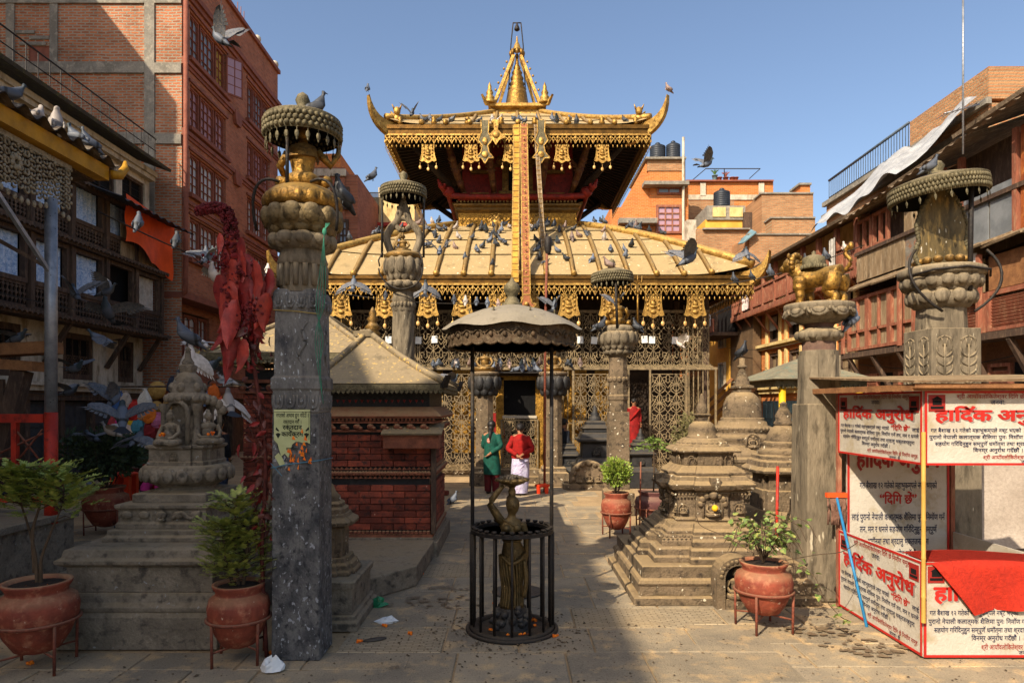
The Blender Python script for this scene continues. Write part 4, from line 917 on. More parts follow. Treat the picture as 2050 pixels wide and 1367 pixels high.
obj('grille_rail', MB().box(-5.3, 5.45, G-.5, G-.44, 2.93, 3.0).box(-5.3, 5.4, G+.06, G+.12, 4.58, 4.64), IRON_T, tem)
for x in (-5.25, -3.35, -2.76, -.95, .93, 1.48, 2.99, 3.58, 4.58, 5.38): part(tem, 'grille_post', IRON_T, (x, x+.05, G-.5, G-.45, 0, 2.93))
for sx, n in ((1, 5), (-1, 5)):
    for k in range(n):
        for z, me in ((.2, lo1), (3.0, None)):
            o = link('grille_panel', lo1 if z < 1 else up2, tem, (sx*5.38, G+.0+k*(CW*2 if z < 1 else CW*4)+.1, z), (0, 0, R(90))) if (z < 1 or k < 2) else None
for x in (-5.3, 5.3):
    for y in (G+.1, -1.8, 1.8): part(tem, 'column', WOOD, (x-.09, x+.09, y, y+.18, .1, 5.4))
# white paper notices tied to the grille
for i, px in enumerate((747, 777, 837, 869, 1162, 1190, 1291, 1306, 1352)):
    x = WX(px, 19.2); tag(obj('paper_notice', MB().at((x, TY+G+.05, WZ(679+(i % 3), 19.2)), (0, R((i*37 % 11)-5), 0)).box(-.085, .085, -.004, 0, -.1, .1), mat('white_paper', 'e6e6e0', 'd2d4d2', 6, .8, bump=.05) if i == 0 else bpy.data.materials['white_paper']),
        ('first', 'second', 'third', 'fourth', 'fifth', 'sixth', 'seventh', 'eighth', 'ninth')[i] + ' white paper notice from the left on the temple grille', 'notice', 'white notices along the grille')
# --- three long gilt ribbons from the upper roof down over the lower roof
def ribbon(nm, lab, pts, wd, m, links=0, em=None):
    t = thing(nm, lab, 'ribbon', pts[-1])
    P = [Vector(p)-Vector(pts[-1]) for p in pts]
    b = MB()
    for a, c in zip(P, P[1:]): b.slab([(a.x-wd, a.y, a.z), (c.x-wd, c.y, c.z), (c.x+wd, c.y, c.z), (a.x+wd, a.y, a.z)], .025)
    obj('strip', b, m, t); e = MB()
    n = 26; tot = [(P[i+1]-P[i]).length for i in range(len(P)-1)]
    for s in (-1, 1): e.tube([(p.x+s*wd, p.y-.02, p.z) for p in P], .022, 4)
    L = sum(tot); o = obj('edging', e, em or GOLD, t); h = MB()
    for k in range(n):
        d = L*(k+.5)/n; i = 0
        while i < len(tot)-1 and d > tot[i]: d -= tot[i]; i += 1
        q = P[i]+(P[i+1]-P[i])*min(1, d/tot[i]); h.box(q.x-wd*1.02, q.x+wd*1.02, q.y-.04, q.y-.02, q.z-.012, q.z+.012)
        if links: h.ball((q.x, q.y-.03, q.z+L/n/2), (wd*.3, .02, wd*.3), 6, 4)
    obj('plate_joints', h, GOLD if links else GOLD_D, t); return t
RG = mat('ribbon_red', 'a0653f', '855034', 8, .6, .3, bump=.2); RGOLD = mat('ribbon_gilt', 'd8a548', 'b98838', 4, .45, .6, bump=.15)
yt, yb = TY-E2-.12, TY-E1-.12
def zz(py, y): return WZ(py, y)
ribbon('gilt_ribbon', 'plain gilt metal ribbon hanging down the front of both roofs', [(WX(1033, yt), yt, zz(250, yt)), (WX(1034, yt), yt, zz(285, yt)), (WX(1031, yb), yb, zz(545, yb)), (WX(1031, yb), yb, zz(565, yb))], .085, RGOLD)
t = ribbon('red_gilt_ribbon', 'red and gilt plated ribbon with pointed bell end below the eave', [(WX(1049, yt-.05), yt-.05, zz(250, yt)), (WX(1049, yt-.05), yt-.05, zz(285, yt)), (WX(1053, yb-.1), yb-.1, zz(545, yb)), (WX(1054, yb-.1), yb-.1, zz(600, yb))], .1, RG, 1)
m = MB(); m.prism([(-.12, 0), (-.14, -.1), (-.26, -.15), (-.12, -.24), (0, -.36), (.12, -.24), (.26, -.15), (.14, -.1), (.12, 0)][::-1], -.03, 0); o = obj('bell_end', m, RG, t); e = MB()
pl = [(-.12, 0), (-.14, -.1), (-.26, -.15), (-.12, -.24), (0, -.36), (.12, -.24), (.26, -.15), (.14, -.1), (.12, 0)]
for a, b in zip(pl, pl[1:]): e.tube([(a[0], -.03, a[1]), (b[0], -.03, b[1])], .025, 4)
e.ball((0, -.04, -.14), .07); obj('gilt_trim', e, GOLD, o)
ribbon('narrow_ribbon', 'narrow dull bar hanging right of the two gilt ribbons', [(WX(1073, yt), yt, zz(250, yt)), (WX(1075, yt), yt, zz(290, yt)), (WX(1088, yb+1.5), yb+1.5, zz(500, yb+1.5))], .05, WOOD_O, 0, WOOD_O)
# ------------------------------------------------------------------ figure helper for small carved statues (faces -y)
def seated(m, c, s, halo=False):
    x, y, z = c
    def p(a, b, d): return (x+a*s, y+b*s, z+d*s)
    m.tube([p(-.3, -.02, .09), p(-.2, -.2, .07), p(.05, -.27, .08), p(.2, -.22, .1)], [.07*s, .085*s, .07*s, .05*s], 8); m.tube([p(.3, -.02, .09), p(.2, -.2, .07), p(-.05, -.25, .1), p(-.2, -.2, .12)], [.07*s, .085*s, .07*s, .05*s], 8)
    m.ball(p(0, 0, .12), (.2*s, .15*s, .12*s)); m.ball(p(0, .0, .3), (.14*s, .1*s, .2*s)); m.ball(p(0, 0, .43), (.19*s, .1*s, .1*s))
    m.tube([p(-.18, 0, .45), p(-.26, -.04, .3), p(-.2, -.16, .18), p(0, -.22, .17)], [.06*s, .05*s, .045*s, .035*s], 8); m.tube([p(.18, 0, .45), p(.26, -.04, .3), p(.2, -.16, .18), p(0, -.22, .17)], [.06*s, .05*s, .045*s, .035*s], 8)
    m.tube([p(0, 0, .48), p(0, -.01, .58)], .05*s, 8); m.ball(p(0, -.015, .66), (.085*s, .095*s, .11*s)); m.ball(p(0, 0, .77), (.05*s, .05*s, .05*s), 8, 5); m.ball(p(0, -.11, .655), (.015*s, .02*s, .025*s), 6, 4)
    for q in (-1, 1): m.ball(p(q*.085, 0, .64), (.015*s, .02*s, .05*s), 6, 4)
    return m
def arch_relief(m, c, w_, h, t=.06):     # arched stele with a rim, facing -y, base at c
    x, y, z = c; n = 12
    poly = [(x-w_, z), (x+w_, z)] + [(x+w_*math.cos(PI*k/n), z+h-w_+w_*math.sin(PI*k/n)) for k in range(n+1)]
    m.prism(poly, y, y+t); pts = [(x-w_*.9, y, z)] + [(x-w_*.9*math.cos(PI*k/n), y-.005, z+h-w_+w_*.9*math.sin(PI*k/n)) for k in range(n+1)] + [(x+w_*.9, y, z)]
    m.tube(pts, w_*.1, 6); return m
def canopy(par, r, h, z, m=CANOPY, leaves=20, finial=True, tilt=(0, 0), sag=.0):
    """shallow dish parasol with a scale-patterned rim and hanging leaf drops"""
    b = MB(); b.lathe([(r*.96, z), (r, z+h*.15), (r*.985, z+h*.5), (r*1.0, z+h*.85), (r*1.02, z+h), (r*.98, z+h*1.06), (r*.5, z+h*1.45), (0, z+h*1.6)], 40, cap=False); 
    o = obj('canopy', b, m, par)
    obj('canopy_lining', MB().lathe([(r*.958, z+.002), (r*.95, z+h*.9), (0, z+h*1.2)], 40, cap=False), BLACK, o)  # inner face coloured near-black to imitate shade under the dish
    s = MB(); n = int(2*PI*r/.045)
    for k in range(3):
        for i in range(n):
            a = 2*PI*(i+.5*(k % 2))/n; s.ball((r*1.0*math.cos(a), r*1.0*math.sin(a), z+h*(.2+.27*k)), (.022, .022, h*.16), 5, 4)
    obj('rim_scales', s, m, o)
    for i in range(leaves):
        a = 2*PI*i/leaves; d = MB(); x, y = r*.97*math.cos(a), r*.97*math.sin(a)
        d.at((x, y, z), (0, 0, a)); d.tube([(0, 0, 0), (0, 0, -.025)], .003, 4); d.ball((0, 0, -.055), (.005, .02, .033), 6, 4); d.ball((0, 0, -.09), (.003, .008, .014), 5, 3); obj('leaf_drop', d, CANOPY, o)
    if finial: obj('finial', MB().lathe([(r*.2, z+h*1.52), (r*.2, z+h*1.7), (r*.14, z+h*1.8), (r*.2, z+h*2.1), (r*.14, z+h*2.4), (0, z+h*2.6)], 14), m, o)
    return o
def lotus(par, nm, m, r, z, h, n, rows=2, c=(0, 0)):
    b = MB(); b.lathe([(r*.55, z), (r*.8, z+h*.15), (r*.97, z+h*.5), (r*.9, z+h*.9), (r*.7, z+h)], 28, (c[0], c[1], 0))
    wd = PI*r/n
    b.petals(r*.9, z+h*.62, n, (wd*.55, wd*.92, h*.36), (c[0], c[1], 0)); 
    if rows > 1: b.petals(r*.72, z+h*.22, n, (wd*.5, wd*.8, h*.26), (c[0], c[1], 0), a0=PI/n)
    return obj(nm, b, m, par)

# ------------------------------------------------------------------ near pillar with gilt seated figure under a parasol
pl1 = thing('carved_pillar', 'tall dark stone pillar with torn poster, gilt figure and parasol on top', 'pillar', (-1.685, 5.5, 0))
hw = .187
m = MB().loft(sq(), [(hw*1.02, 0), (hw, .3), (hw*.985, 1.93)]); obj('lower_shaft', m, mat('speckled_pillar_stone', '75736f', '4a4a4b', 9, .75, bump=.8, c3='2c2d31', fine=70, spots='96989a', spotlim=.635, spotscale=30, dust='8d7c60', stretch=(1, 1, .7)), pl1, bevel=.012)
m = MB().loft(sq(), [(hw*.97, 1.93), (hw*.97, 2.1), (hw*1.04, 2.12), (hw*1.04, 2.2), (hw*.93, 2.22), (hw*.9, 2.72), (hw*.97, 2.75), (hw*.97, 2.86), (hw*.88, 2.9)]); obj('middle_shaft', m, STONE_P, pl1, bevel=.008)
for k in range(4):
    for i in range(4):
        x = -hw*.72+hw*.48*i
        for z, s in ((2.02, 1.), (2.8, .8)):
            t = MB(); t.at((0, 0, 0), (0, 0, k*PI/2)); arch = [(x+.032*s*math.cos(a), -hw*.975, z-.01+.05*s*math.sin(a)) for a in [PI+PI*q/8 for q in range(9)]]
            t.tube([(x-.032*s, -hw*.975, z+.05*s)]+arch+[(x+.032*s, -hw*.975, z+.05*s)], .011, 5); t.ball((x, -hw*.965, z), (.016, .016, .028), 6, 4); obj('carved_niche', t, STONE_P, pl1)
    t = MB(); t.at((0, 0, 0), (0, 0, k*PI/2)); t.tube(catmull([(.06, -hw*.92, 2.3), (.02, -hw*.93, 2.38), (.07, -hw*.92, 2.48), (.05, -hw*.92, 2.58), (.09, -hw*.91, 2.64)]), [.008+.009*math.sin(q*.13) for q in range(25)], 6); obj('carved_scroll', t, STONE_P, pl1)
m = MB(); m.loft(ngon(16, PI/16), [(hw*.98, 2.88), (hw*.95, 3.02), (hw*.93, 3.15)])
for i in range(16): a = 2*PI*i/16; m.tube([(hw*.97*math.cos(a), hw*.97*math.sin(a), 2.93), (hw*.96*math.cos(a), hw*.96*math.sin(a), 3.1)], .022, 6)
m.lathe([(hw*1.0, 3.1), (hw*1.06, 3.13), (hw*1.0, 3.16), (hw*.95, 3.2), (hw*.97, 3.26)], 24); obj('fluted_neck', m, STONE_G, pl1)
lotus(pl1, 'lower_lotus', STONE_G, .26, 3.2, .15, 10, 1); lotus(pl1, 'upper_lotus', LOTUS, .315, 3.34, .22, 12, 2)
m = MB().lathe([(.22, 3.54), (.3, 3.55), (.305, 3.62), (.285, 3.66), (.24, 3.7), (.2, 3.72), (0, 3.72)], 28); m.petals(.285, 3.6, 18, (.03, .052, .06)); obj('gilt_drum', m, GOLD_S, pl1)
m = MB()
for i in range(40): a = 2*PI*i/40; m.tube([(.27*math.cos(a), .27*math.sin(a), 3.665), (.285*math.cos(a), .285*math.sin(a), 3.65)], .008, 4)
obj('drum_beading', m, GOLD_S, pl1)
figure = thing('gilt_figure', 'gilt seated figure seen from behind under the near parasol, one hand raised', 'statue', (-1.685, 5.5, 3.72), PI)
m = MB(); s = .43
m.ball((0, 0, .07), (.15, .11, .08)); m.lathe([(.095, .05), (.085, .14), (.105, .24), (.125, .3), (.09, .34), (.04, .37), (.04, .42)], 16, sy=.7)
m.ball((0, -.01, .46), (.055, .062, .075)); m.tube([(.12, 0, .3), (.19, -.02, .2), (.17, -.1, .12)], [.035, .032, .025], 8); m.tube([(-.12, 0, .3), (-.22, -.02, .2), (-.27, -.06, .3), (-.27, -.08, .37)], [.035, .032, .024, .02], 8)
for q in range(4): m.tube([(-.285+.012*q, -.08, .37), (-.29+.016*q, -.085, .4), (-.288+.014*q, -.1, .42)], .006, 5)
m.tube([(-.2, 0, .07), (-.1, -.12, .05), (.1, -.12, .06)], .045, 8); m.tube([(.2, 0, .07), (.1, -.13, .07), (-.1, -.13, .08)], .045, 8)
obj('body', m, GOLD_S, figure); obj('shawl', MB().lathe([(.135, .25), (.13, .3), (.1, .345), (.045, .37)], 16, sy=.75), GOLD_D, figure)
obj('crown', MB().lathe([(.06, .5), (.065, .53), (.045, .58), (.03, .63), (0, .66)], 12), GOLD_D, figure)
par1 = thing('parasol', 'scaled brass parasol with leaf drops over the near gilt figure', 'parasol', (-1.685, 5.5, 0), group='brass parasols over pillar figures')
obj('stem', MB().tube([(-.06, -.2, 3.7), (-.06, -.2, 4.15)], .014, 8), IRON, par1)
co = canopy(par1, .295, .15, 4.12, leaves=22)
for sx in (-1, 1): obj('hoop', MB().tube(bez((sx*.12, -.2, 3.72), (sx*.3, -.24, 3.8), (sx*.36, -.22, 3.6), (sx*.31, -.16, 3.35), 10), .012, 6), IRON, par1)
# cords, wire and poster on the near pillar
GREEN = mat('green_cord', '3f866a', '2f6a54', 20, .8, bump=.1)
m = MB()
for k in range(4): m.tube(catmull([(.24+.01*k, -.2, 3.4), (.235, -.23, 3.3), (.2+.015*k, -.23, 3.0), (.17+.02*k, -.22, 2.75), (.22-.02*k, -.21, 2.5), (.19+.01*k, -.2, 2.3-.1*k)]), .003, 5)
m.ball((.235, -.22, 3.33), (.018, .015, .03), 8, 5); tag(obj('green_cord', m, GREEN, None, (-1.685, 5.5, 0)), 'green cord bundle hanging down the near pillar', 'cord')
m = MB(); m.tube([(-.19, -.195, 1.5), (-.05, -.193, 1.53), (.19, -.193, 1.56), (.19, .19, 1.55)], .004, 5); m.tube([(-.19, -.197, 1.54), (-.1, -.2, 1.44)], .003, 4); tag(obj('blue_wire', m, mat('blue_wire', '4a7a8f', None, 5, .6, bump=0), None, (-1.685, 5.5, 0)), 'thin blue wire tied round the near pillar below the poster', 'wire')
m = MB(); m.tube([(-.175, -.185, 2.73), (0, -.18, 2.72), (.175, -.18, 2.7)], .004, 5); tag(obj('straw_string', m, mat('straw_string', 'a08a4a', None, 5, .8, bump=0), None, (-1.685, 5.5, 0)), 'yellowish string tied across the upper shaft of the near pillar', 'string')

# ------------------------------------------------------------------ generic stone profiles
def tiers(par, specs, m):
    for nm, plan, prof in specs: obj(nm, MB().loft(plan, prof), m, par, bevel=.006)
def beads(par, nm, m, plan_half, z, n, r, round_=False):
    b = MB()
    if round_:
        for i in range(n): a = 2*PI*i/n; b.ball((plan_half*math.cos(a), plan_half*math.sin(a), z), (r, r, r*1.1), 6, 4)
    else:
        for k in range(4):
            b.at((0, 0, 0), (0, 0, k*PI/2))
            for i in range(n): b.ball((-plan_half+2*plan_half*(i+.5)/n, -plan_half, z), (r, r*.7, r*1.1), 6, 4)
    return obj(nm, b, m, par)
def niche(par, m, k, x, y, z, s, fig=True):
    b = MB(); b.at((0, 0, 0), (0, 0, k*PI/2)); b.tube([(x-s, y, z), (x-s, y, z+s*1.4)] + [(x-s*math.cos(PI*q/8), y, z+s*1.4+s*math.sin(PI*q/8)) for q in range(1, 8)] + [(x+s, y, z+s*1.4), (x+s, y, z)], s*.16, 5)
    if fig: seated(b, (x, y+.02*s, z+.02), s*2.5)
    return obj('carved_niche', b, m, par)

# left chaitya with seated Buddhas (dark stone, in shade)
ch1 = thing('buddha_chaitya', 'dark stone votive shrine with seated Buddhas on stepped plinth, left foreground', 'shrine', (-3.06, 6.45, 0))
S = sq(); q = lambda a, b: (a, b)
tiers(ch1, [('plinth', S, [(q(.66, .9), 0), (q(.66, .9), .26), (q(.64, .88), .3)]),
 ('plinth_moulding', S, [(q(.655, .89), .302), (q(.665, .9), .34), (q(.64, .875), .38), (q(.63, .86), .43), (q(.61, .85), .45)]),
 ('plinth_die', S, [(q(.6, .84), .45), (q(.6, .84), .66)]),
 ('plinth_cap', S, [(q(.61, .85), .66), (q(.665, .9), .69), (q(.67, .905), .72), (q(.63, .87), .74), (q(.62, .85), .8), (q(.57, .8), .815)]),
 ('upper_step', S, [(q(.46, .6), .815), (q(.46, .6), .85), (q(.43, .57), .87), (q(.43, .57), .91)]),
 ('carved_step', S, [(q(.40, .5), .91), (q(.4, .5), .95), (q(.385, .48), .97), (q(.385, .48), 1.07), (q(.41, .5), 1.09), (q(.41, .5), 1.12)]),
 ('inscribed_slab', S, [(q(.33, .36), 1.12), (q(.33, .36), 1.19), (q(.31, .34), 1.2)])], STONE_D)
beads(ch1, 'beading', STONE_D, .6, .655, 30, .016); m = MB()
for i in range(5): m.ball((-.3+.15*i, -.495, 1.03), (.05, .02, .035), 8, 5)
m.tube(catmull([(.1, -.495, 1.0), (.18, -.5, 1.05), (.26, -.5, 1.0), (.34, -.495, 1.06)]), .018, 6); seated(m, (0, -.49, .98), .11); obj('relief_frieze', m, STONE_D, ch1)
m = MB(); m.lathe([(.3, 1.2), (.24, 1.23), (.28, 1.25), (.37, 1.3), (.4, 1.37), (.385, 1.42), (.36, 1.44), (0, 1.44)], 36); m.petals(.392, 1.35, 20, (.024, .056, .062)); obj('lotus_disc', m, STONE_D, ch1)
m = MB().loft(redent(.55, .12), [(.29, 1.44), (.29, 1.47), (.275, 1.48), (.275, 1.58), (.3, 1.6), (.3, 1.62)]); obj('throne', m, STONE_D, ch1); niche(ch1, STONE_D, 0, 0, -.28, 1.475, .035)
for k, a in ((0, -18), (1, 35)):
    pass
def buddha(loc, rz, lab):
    t = thing('buddha_statue', lab, 'statue', loc, rz); obj('body', seated(MB(), (0, 0, 0), .4), STONE_D, t); m = MB()
    m.tube([(-.11, .08, 0), (-.12, .08, .28)] + [(-.12*math.cos(PI*q/8), .08, .28+.12*math.sin(PI*q/8)) for q in range(1, 8)] + [(.12, .08, .28), (.11, .08, 0)], .022, 6); obj('halo', m, STONE_D, t)
    fl = MB(); rr_ = random.Random(4)
    for j in range(9): fl.ball((rr_.uniform(-.03, .03), -.1-rr_.uniform(0, .02), .09+rr_.uniform(0, .03)), .012, 5, 4)
    obj('marigold', fl, mat('marigold', 'e0601a', 'f08a20', 30, .8, bump=.1) if not bpy.data.materials.get('marigold') else bpy.data.materials['marigold'], t); return t
buddha((-3.1, 6.2, 1.62), R(-15), 'stone Buddha with marigold in lap, left of the pair on the chaitya')
b2_ = buddha((-2.84, 6.38, 1.62), R(35), 'stone Buddha under a serpent hood, right of the pair on the chaitya')
m = MB()
for i in range(7): a = R(20+140*i/6); m.ball((.15*math.cos(a), .06, .27+.15*math.sin(a)), (.04, .035, .05), 8, 5)
obj('serpent_hood', m, STONE_D, b2_)
m = MB(); m.loft(S, [(.1, 1.62), (.1, 2.0)]); obj('core', m, STONE_D, ch1)
for sx, sy in ((-1, -1), (1, -1), (1, 1), (-1, 1)): obj('column', MB().lathe([(.04, 1.62), (.04, 1.68), (.028, 1.7), (.028, 1.93), (.045, 1.96), (.045, 2.0)], 10, (sx*.15, sy*.15, 0)), STONE_D, ch1)
m = MB(); m.lathe([(.13, 1.99), (.19, 2.03), (.195, 2.07), (.17, 2.1)], 24); m.petals(.19, 2.05, 16, (.02, .036, .035)); obj('lotus_collar', m, STONE_D, ch1)
m = MB(); m.lathe([(.15, 2.1), (.14, 2.14), (.13, 2.2), (.11, 2.25), (.07, 2.29), (.05, 2.3)], 20)
for k in range(6): a = k*PI/3-PI/2; m.ball((.13*math.cos(a), .13*math.sin(a), 2.15), (.04, .04, .05), 8, 5)
obj('dome', m, STONE_D, ch1); obj('harmika', MB().loft(S, [(.05, 2.29), (.06, 2.33), (.06, 2.36), (.04, 2.37)]), STONE_D, ch1); obj('spire', MB().lathe([(.05, 2.36), (.055, 2.39), (.03, 2.43), (.022, 2.5), (.03, 2.51), (0, 2.54)], 12), STONE_D, ch1)

# small chaitya partly behind the near pillar
ch2 = thing('small_chaitya', 'small weathered stone chaitya on dark block, half hidden by near pillar', 'shrine', (-1.72, 6.45, 0))
tiers(ch2, [('block_base', S, [(q(.36, .46), 0), (q(.36, .46), .07), (q(.33, .43), .09), (q(.33, .43), .12), (q(.31, .41), .13)]), ('block', S, [(q(.3, .4), .13), (q(.3, .4), .36)]), ('block_cap', S, [(q(.32, .42), .36), (q(.33, .43), .42), (q(.31, .41), .43)])], STONE_D)
tiers(ch2, [('base', redent(.5, .12), [(.27, .43), (.27, .46), (.25, .48), (.24, .52), (.21, .54), (.2, .58)]), ('body', redent(.5, .12), [(.16, .58), (.16, .85)]), ('cornice', redent(.5, .1), [(.17, .85), (.24, .88), (.25, .91), (.19, .95), (.18, .98)]), ('upper', redent(.5, .1), [(.16, .98), (.16, 1.02), (.13, 1.04), (.13, 1.07), (.1, 1.09)])], STONE)
obj('spire', MB().lathe([(.1, 1.09), (.1, 1.13), (.06, 1.17), (.03, 1.24), (0, 1.26)], 14), STONE, ch2)
# angled low platform beside the brick shrine
m = MB(); m.prism([(-1.45, 6.95), (-1.05, 7.5), (-1.0, 9.6), (-2.4, 9.6), (-2.4, 6.95)], 0, .22, 'z'); tag(obj('stone_platform', m, STONE_D, bevel=.015), 'low dusty stone platform in front of the brick shrine', 'platform')

# large stepped chaitya, right foreground
ch3 = thing('stepped_chaitya', 'large sunlit stepped stone chaitya right of the path', 'shrine', (2.14, 7.7, 0))
D = redent(.42, .13)
tiers(ch3, [('ground_step', S, [(.93, 0), (.93, .07), (.91, .08)]), ('lower_step', S, [(.86, .08), (.86, .17), (.88, .2), (.86, .23), (.83, .25), (.83, .36), (.81, .37)]),
 ('second_step', D, [(.78, .37), (.78, .42), (.75, .44), (.75, .5), (.72, .52)]), ('third_step', D, [(.66, .52), (.66, .57), (.63, .6), (.62, .63)]), ('fourth_step', D, [(.58, .63), (.58, .66), (.54, .69), (.52, .72), (.5, .74)]),
 ('shrine_body', D, [(.42, .74), (.44, .76), (.41, .79), (.41, 1.02), (.43, 1.04), (.42, 1.06)]),
 ('cornice', D, [(.43, 1.06), (.5, 1.09), (.52, 1.12), (.53, 1.14), (.46, 1.18), (.44, 1.22), (.41, 1.23)]), ('second_cornice', D, [(.42, 1.23), (.43, 1.26), (.37, 1.3), (.33, 1.33)]),
 ('niche_tier', D, [(.31, 1.33), (.31, 1.46), (.33, 1.47)]), ('niche_cap', redent(.5, .08), [(.36, 1.47), (.37, 1.49), (.33, 1.52), (.3, 1.53)])], STONE)
beads(ch3, 'beading', STONE, .41, 1.03, 22, .014); beads(ch3, 'beading', STONE, .6, .62, 26, .013)
for k in range(4):
    for x in (-.2, -.1, .1, .2): niche(ch3, STONE, k, x, -.31, 1.35, .035, False)
    for x in (-.3, .3): niche(ch3, STONE, k, x, -.365, .8, .05)
    b = niche(ch3, STONE, k, 0, -.415, .78, .1)
    m = MB(); m.at((0, 0, 0), (0, 0, k*PI/2))
    for i in range(7): a = PI*i/6; m.ball((.13*math.cos(a), -.42, .93+.1*math.sin(a)), .035, 7, 5)
    m.ball((0, -.44, 1.03), .05, 8, 5); m.box(-.05, .05, -.53, -.45, 1.14, 1.22); obj('torana', m, STONE, ch3)['kind'] = 'stuff'
m = MB(); m.lathe([(.3, 1.53), (.28, 1.56), (.26, 1.57), (.24, 1.6), (.2, 1.62), (.16, 1.62)], 28); m.petals(.265, 1.565, 26, (.016, .03, .016)); obj('lotus_ring', m, STONE, ch3)
obj('dome', MB().lathe([(.17, 1.62), (.165, 1.64), (.15, 1.65), (.152, 1.72), (.13, 1.77), (.09, 1.8), (.06, 1.805)], 24), STONE, ch3)
obj('harmika', MB().loft(S, [(.05, 1.8), (.055, 1.85), (.08, 1.87), (.08, 1.885), (.05, 1.89)]), STONE, ch3)
obj('spire', MB().lathe([(.055, 1.885), (.065, 1.93), (.05, 1.99), (.03, 2.03), (.035, 2.05), (.025, 2.06), (.03, 2.08), (0, 2.12)], 14), STONE, ch3)
obj('marigold', MB().ball((0, -.5, .9), .035, 8, 5), mat('yellow_flower', 'e8b420', None, 9, .8, bump=0), ch3)
gn = thing('niche_shrine', 'arched stone niche with seated figure at the foot of the stepped chaitya', 'shrine', (2.2, 6.72, 0))
m = MB(); n = 14; ro, ri = .21, .13
poly = [(-ro, 0), (-ri, 0), (-ri, .3)] + [(-ri*math.cos(PI*k/n), .3+ri*math.sin(PI*k/n)) for k in range(1, n)] + [(ri, .3), (ri, 0), (ro, 0), (ro, .3)] + [(ro*math.cos(PI*k/n), .3+ro*math.sin(PI*k/n)) for k in range(1, n)] + [(-ro, .3)]
h_ = len(poly)
for k in range(n):
    a, b = PI*k/n, PI*(k+1)/n
    m.prism([(ri*math.cos(a), .3+ri*math.sin(a)), (ro*math.cos(a), .3+ro*math.sin(a)), (ro*math.cos(b), .3+ro*math.sin(b)), (ri*math.cos(b), .3+ri*math.sin(b))], -.1, .12)
m.box(-ro, -ri, -.1, .12, 0, .3); m.box(ri, ro, -.1, .12, 0, .3); obj('arch', m, STONE, gn)
m = MB()
for k in range(12): a = PI*(k+.5)/12; m.ball((.17*math.cos(a), -.1, .3+.17*math.sin(a)), (.022, .018, .022), 6, 4)
obj('scroll_relief', m, STONE, gn); obj('back', MB().box(-ri, ri, .05, .1, 0, .43), STONE_B, gn); obj('seat', MB().box(-.12, .12, -.09, .05, 0, .1), STONE, gn)
obj('figure', seated(MB(), (0, -.01, .1), .36), STONE, gn)

# domed stupa behind, with grille fence and pigeon on top
st = thing('domed_stupa', 'domed stone stupa with small Buddha niche behind the stepped chaitya', 'stupa', (3.37, 10.0, 0))
tiers(st, [('base_block', S, [(.72, 0), (.72, .9), (.75, .93), (.75, 1.0), (.7, 1.02)]), ('ledge', S, [(.62, 1.02), (.66, 1.18), (.68, 1.2), (.68, 1.24), (.6, 1.26)])], STONE)
obj('drum', MB().lathe([(.52, 1.26), (.52, 1.31), (.48, 1.33), (.48, 1.38), (.43, 1.4), (.42, 1.45), (.45, 1.48), (.45, 1.52), (.4, 1.55), (.38, 1.6), (.42, 1.63), (.4, 1.67), (.35, 1.69), (.34, 1.74), (.3, 1.76), (.31, 1.79), (.29, 1.8)], 36), STONE, st)
beads(st, 'beading', STONE, .41, 1.64, 34, .022, True)
obj('dome', MB().lathe([(.28, 1.8), (.275, 1.9), (.265, 2.0), (.22, 2.1), (.15, 2.16), (.12, 2.17)], 32), STONE, st); niche(st, STONE, 0, 0, -.45, 1.36, .09)
obj('harmika', MB().loft(S, [(.1, 2.16), (.1, 2.21), (.13, 2.23), (.13, 2.26), (.09, 2.27)]), STONE, st); obj('spire', MB().lathe([(.11, 2.27), (.1, 2.32)] + [(.1-.009*k*(1 if k % 2 else .8), 2.34+.022*k) for k in range(8)] + [(.05, 2.52), (.07, 2.53), (.07, 2.55), (.04, 2.57), (.04, 2.66), (0, 2.67)], 16), STONE, st)
fe = thing('scroll_fence', 'rusty scrollwork iron fence in front of the domed stupa', 'fence', (2.75, 8.95, 0)); me = motif(.28, .34, .011).mesh('scroll', IRON_T)
for i in range(5):
    for j in range(2): link('scroll', me, fe, (.3*i, 0, .25+.36*j))
obj('rails', MB().box(-.05, 1.55, -.012, .012, .2, .22).box(-.05, 1.55, -.012, .012, .98, 1.0).box(-.05, -.03, -.012, .012, 0, 1.0).box(1.53, 1.55, -.012, .012, 0, 1.0), IRON_T, fe)
s3 = thing('tiered_stupa', 'brown tiered stone stupa half hidden behind the lion pillar', 'stupa', (3.28, 8.25, 0))
tiers(s3, [('base_block', S, [(.55, 0), (.55, .5), (.52, .52)]), ('base', D, [(.55, .52), (.56, .58), (.5, .63), (.46, .68), (.42, .73), (.4, .75)]), ('body', redent(.6, .1), [(.34, .75), (.33, .98), (.31, .99), (.31, 1.16)]), ('cornice', redent(.6, .1), [(.33, 1.16), (.42, 1.19), (.43, 1.22), (.37, 1.26), (.36, 1.32), (.32, 1.34), (.32, 1.38), (.27, 1.4)])], STONE)
obj('drum', MB().lathe([(.3, 1.4), (.31, 1.43), (.25, 1.46), (.24, 1.5), (.26, 1.52), (.22, 1.55)], 24), STONE, s3); obj('dome', MB().lathe([(.2, 1.55), (.19, 1.62), (.15, 1.7), (.09, 1.74)], 24), STONE, s3); obj('spire', MB().lathe([(.1, 1.74), (.12, 1.77), (.09, 1.8), (.1, 1.86), (.06, 1.93), (.04, 1.98), (.05, 2.0), (0, 2.03)], 14), STONE, s3)
tag(obj('carved_stele', seated(arch_relief(MB(), (3.28, 7.35, 0), .22, .5), (3.28, 7.34, .2), .22), STONE_D), 'small arched stele at the left foot of the lion pillar', 'stele')
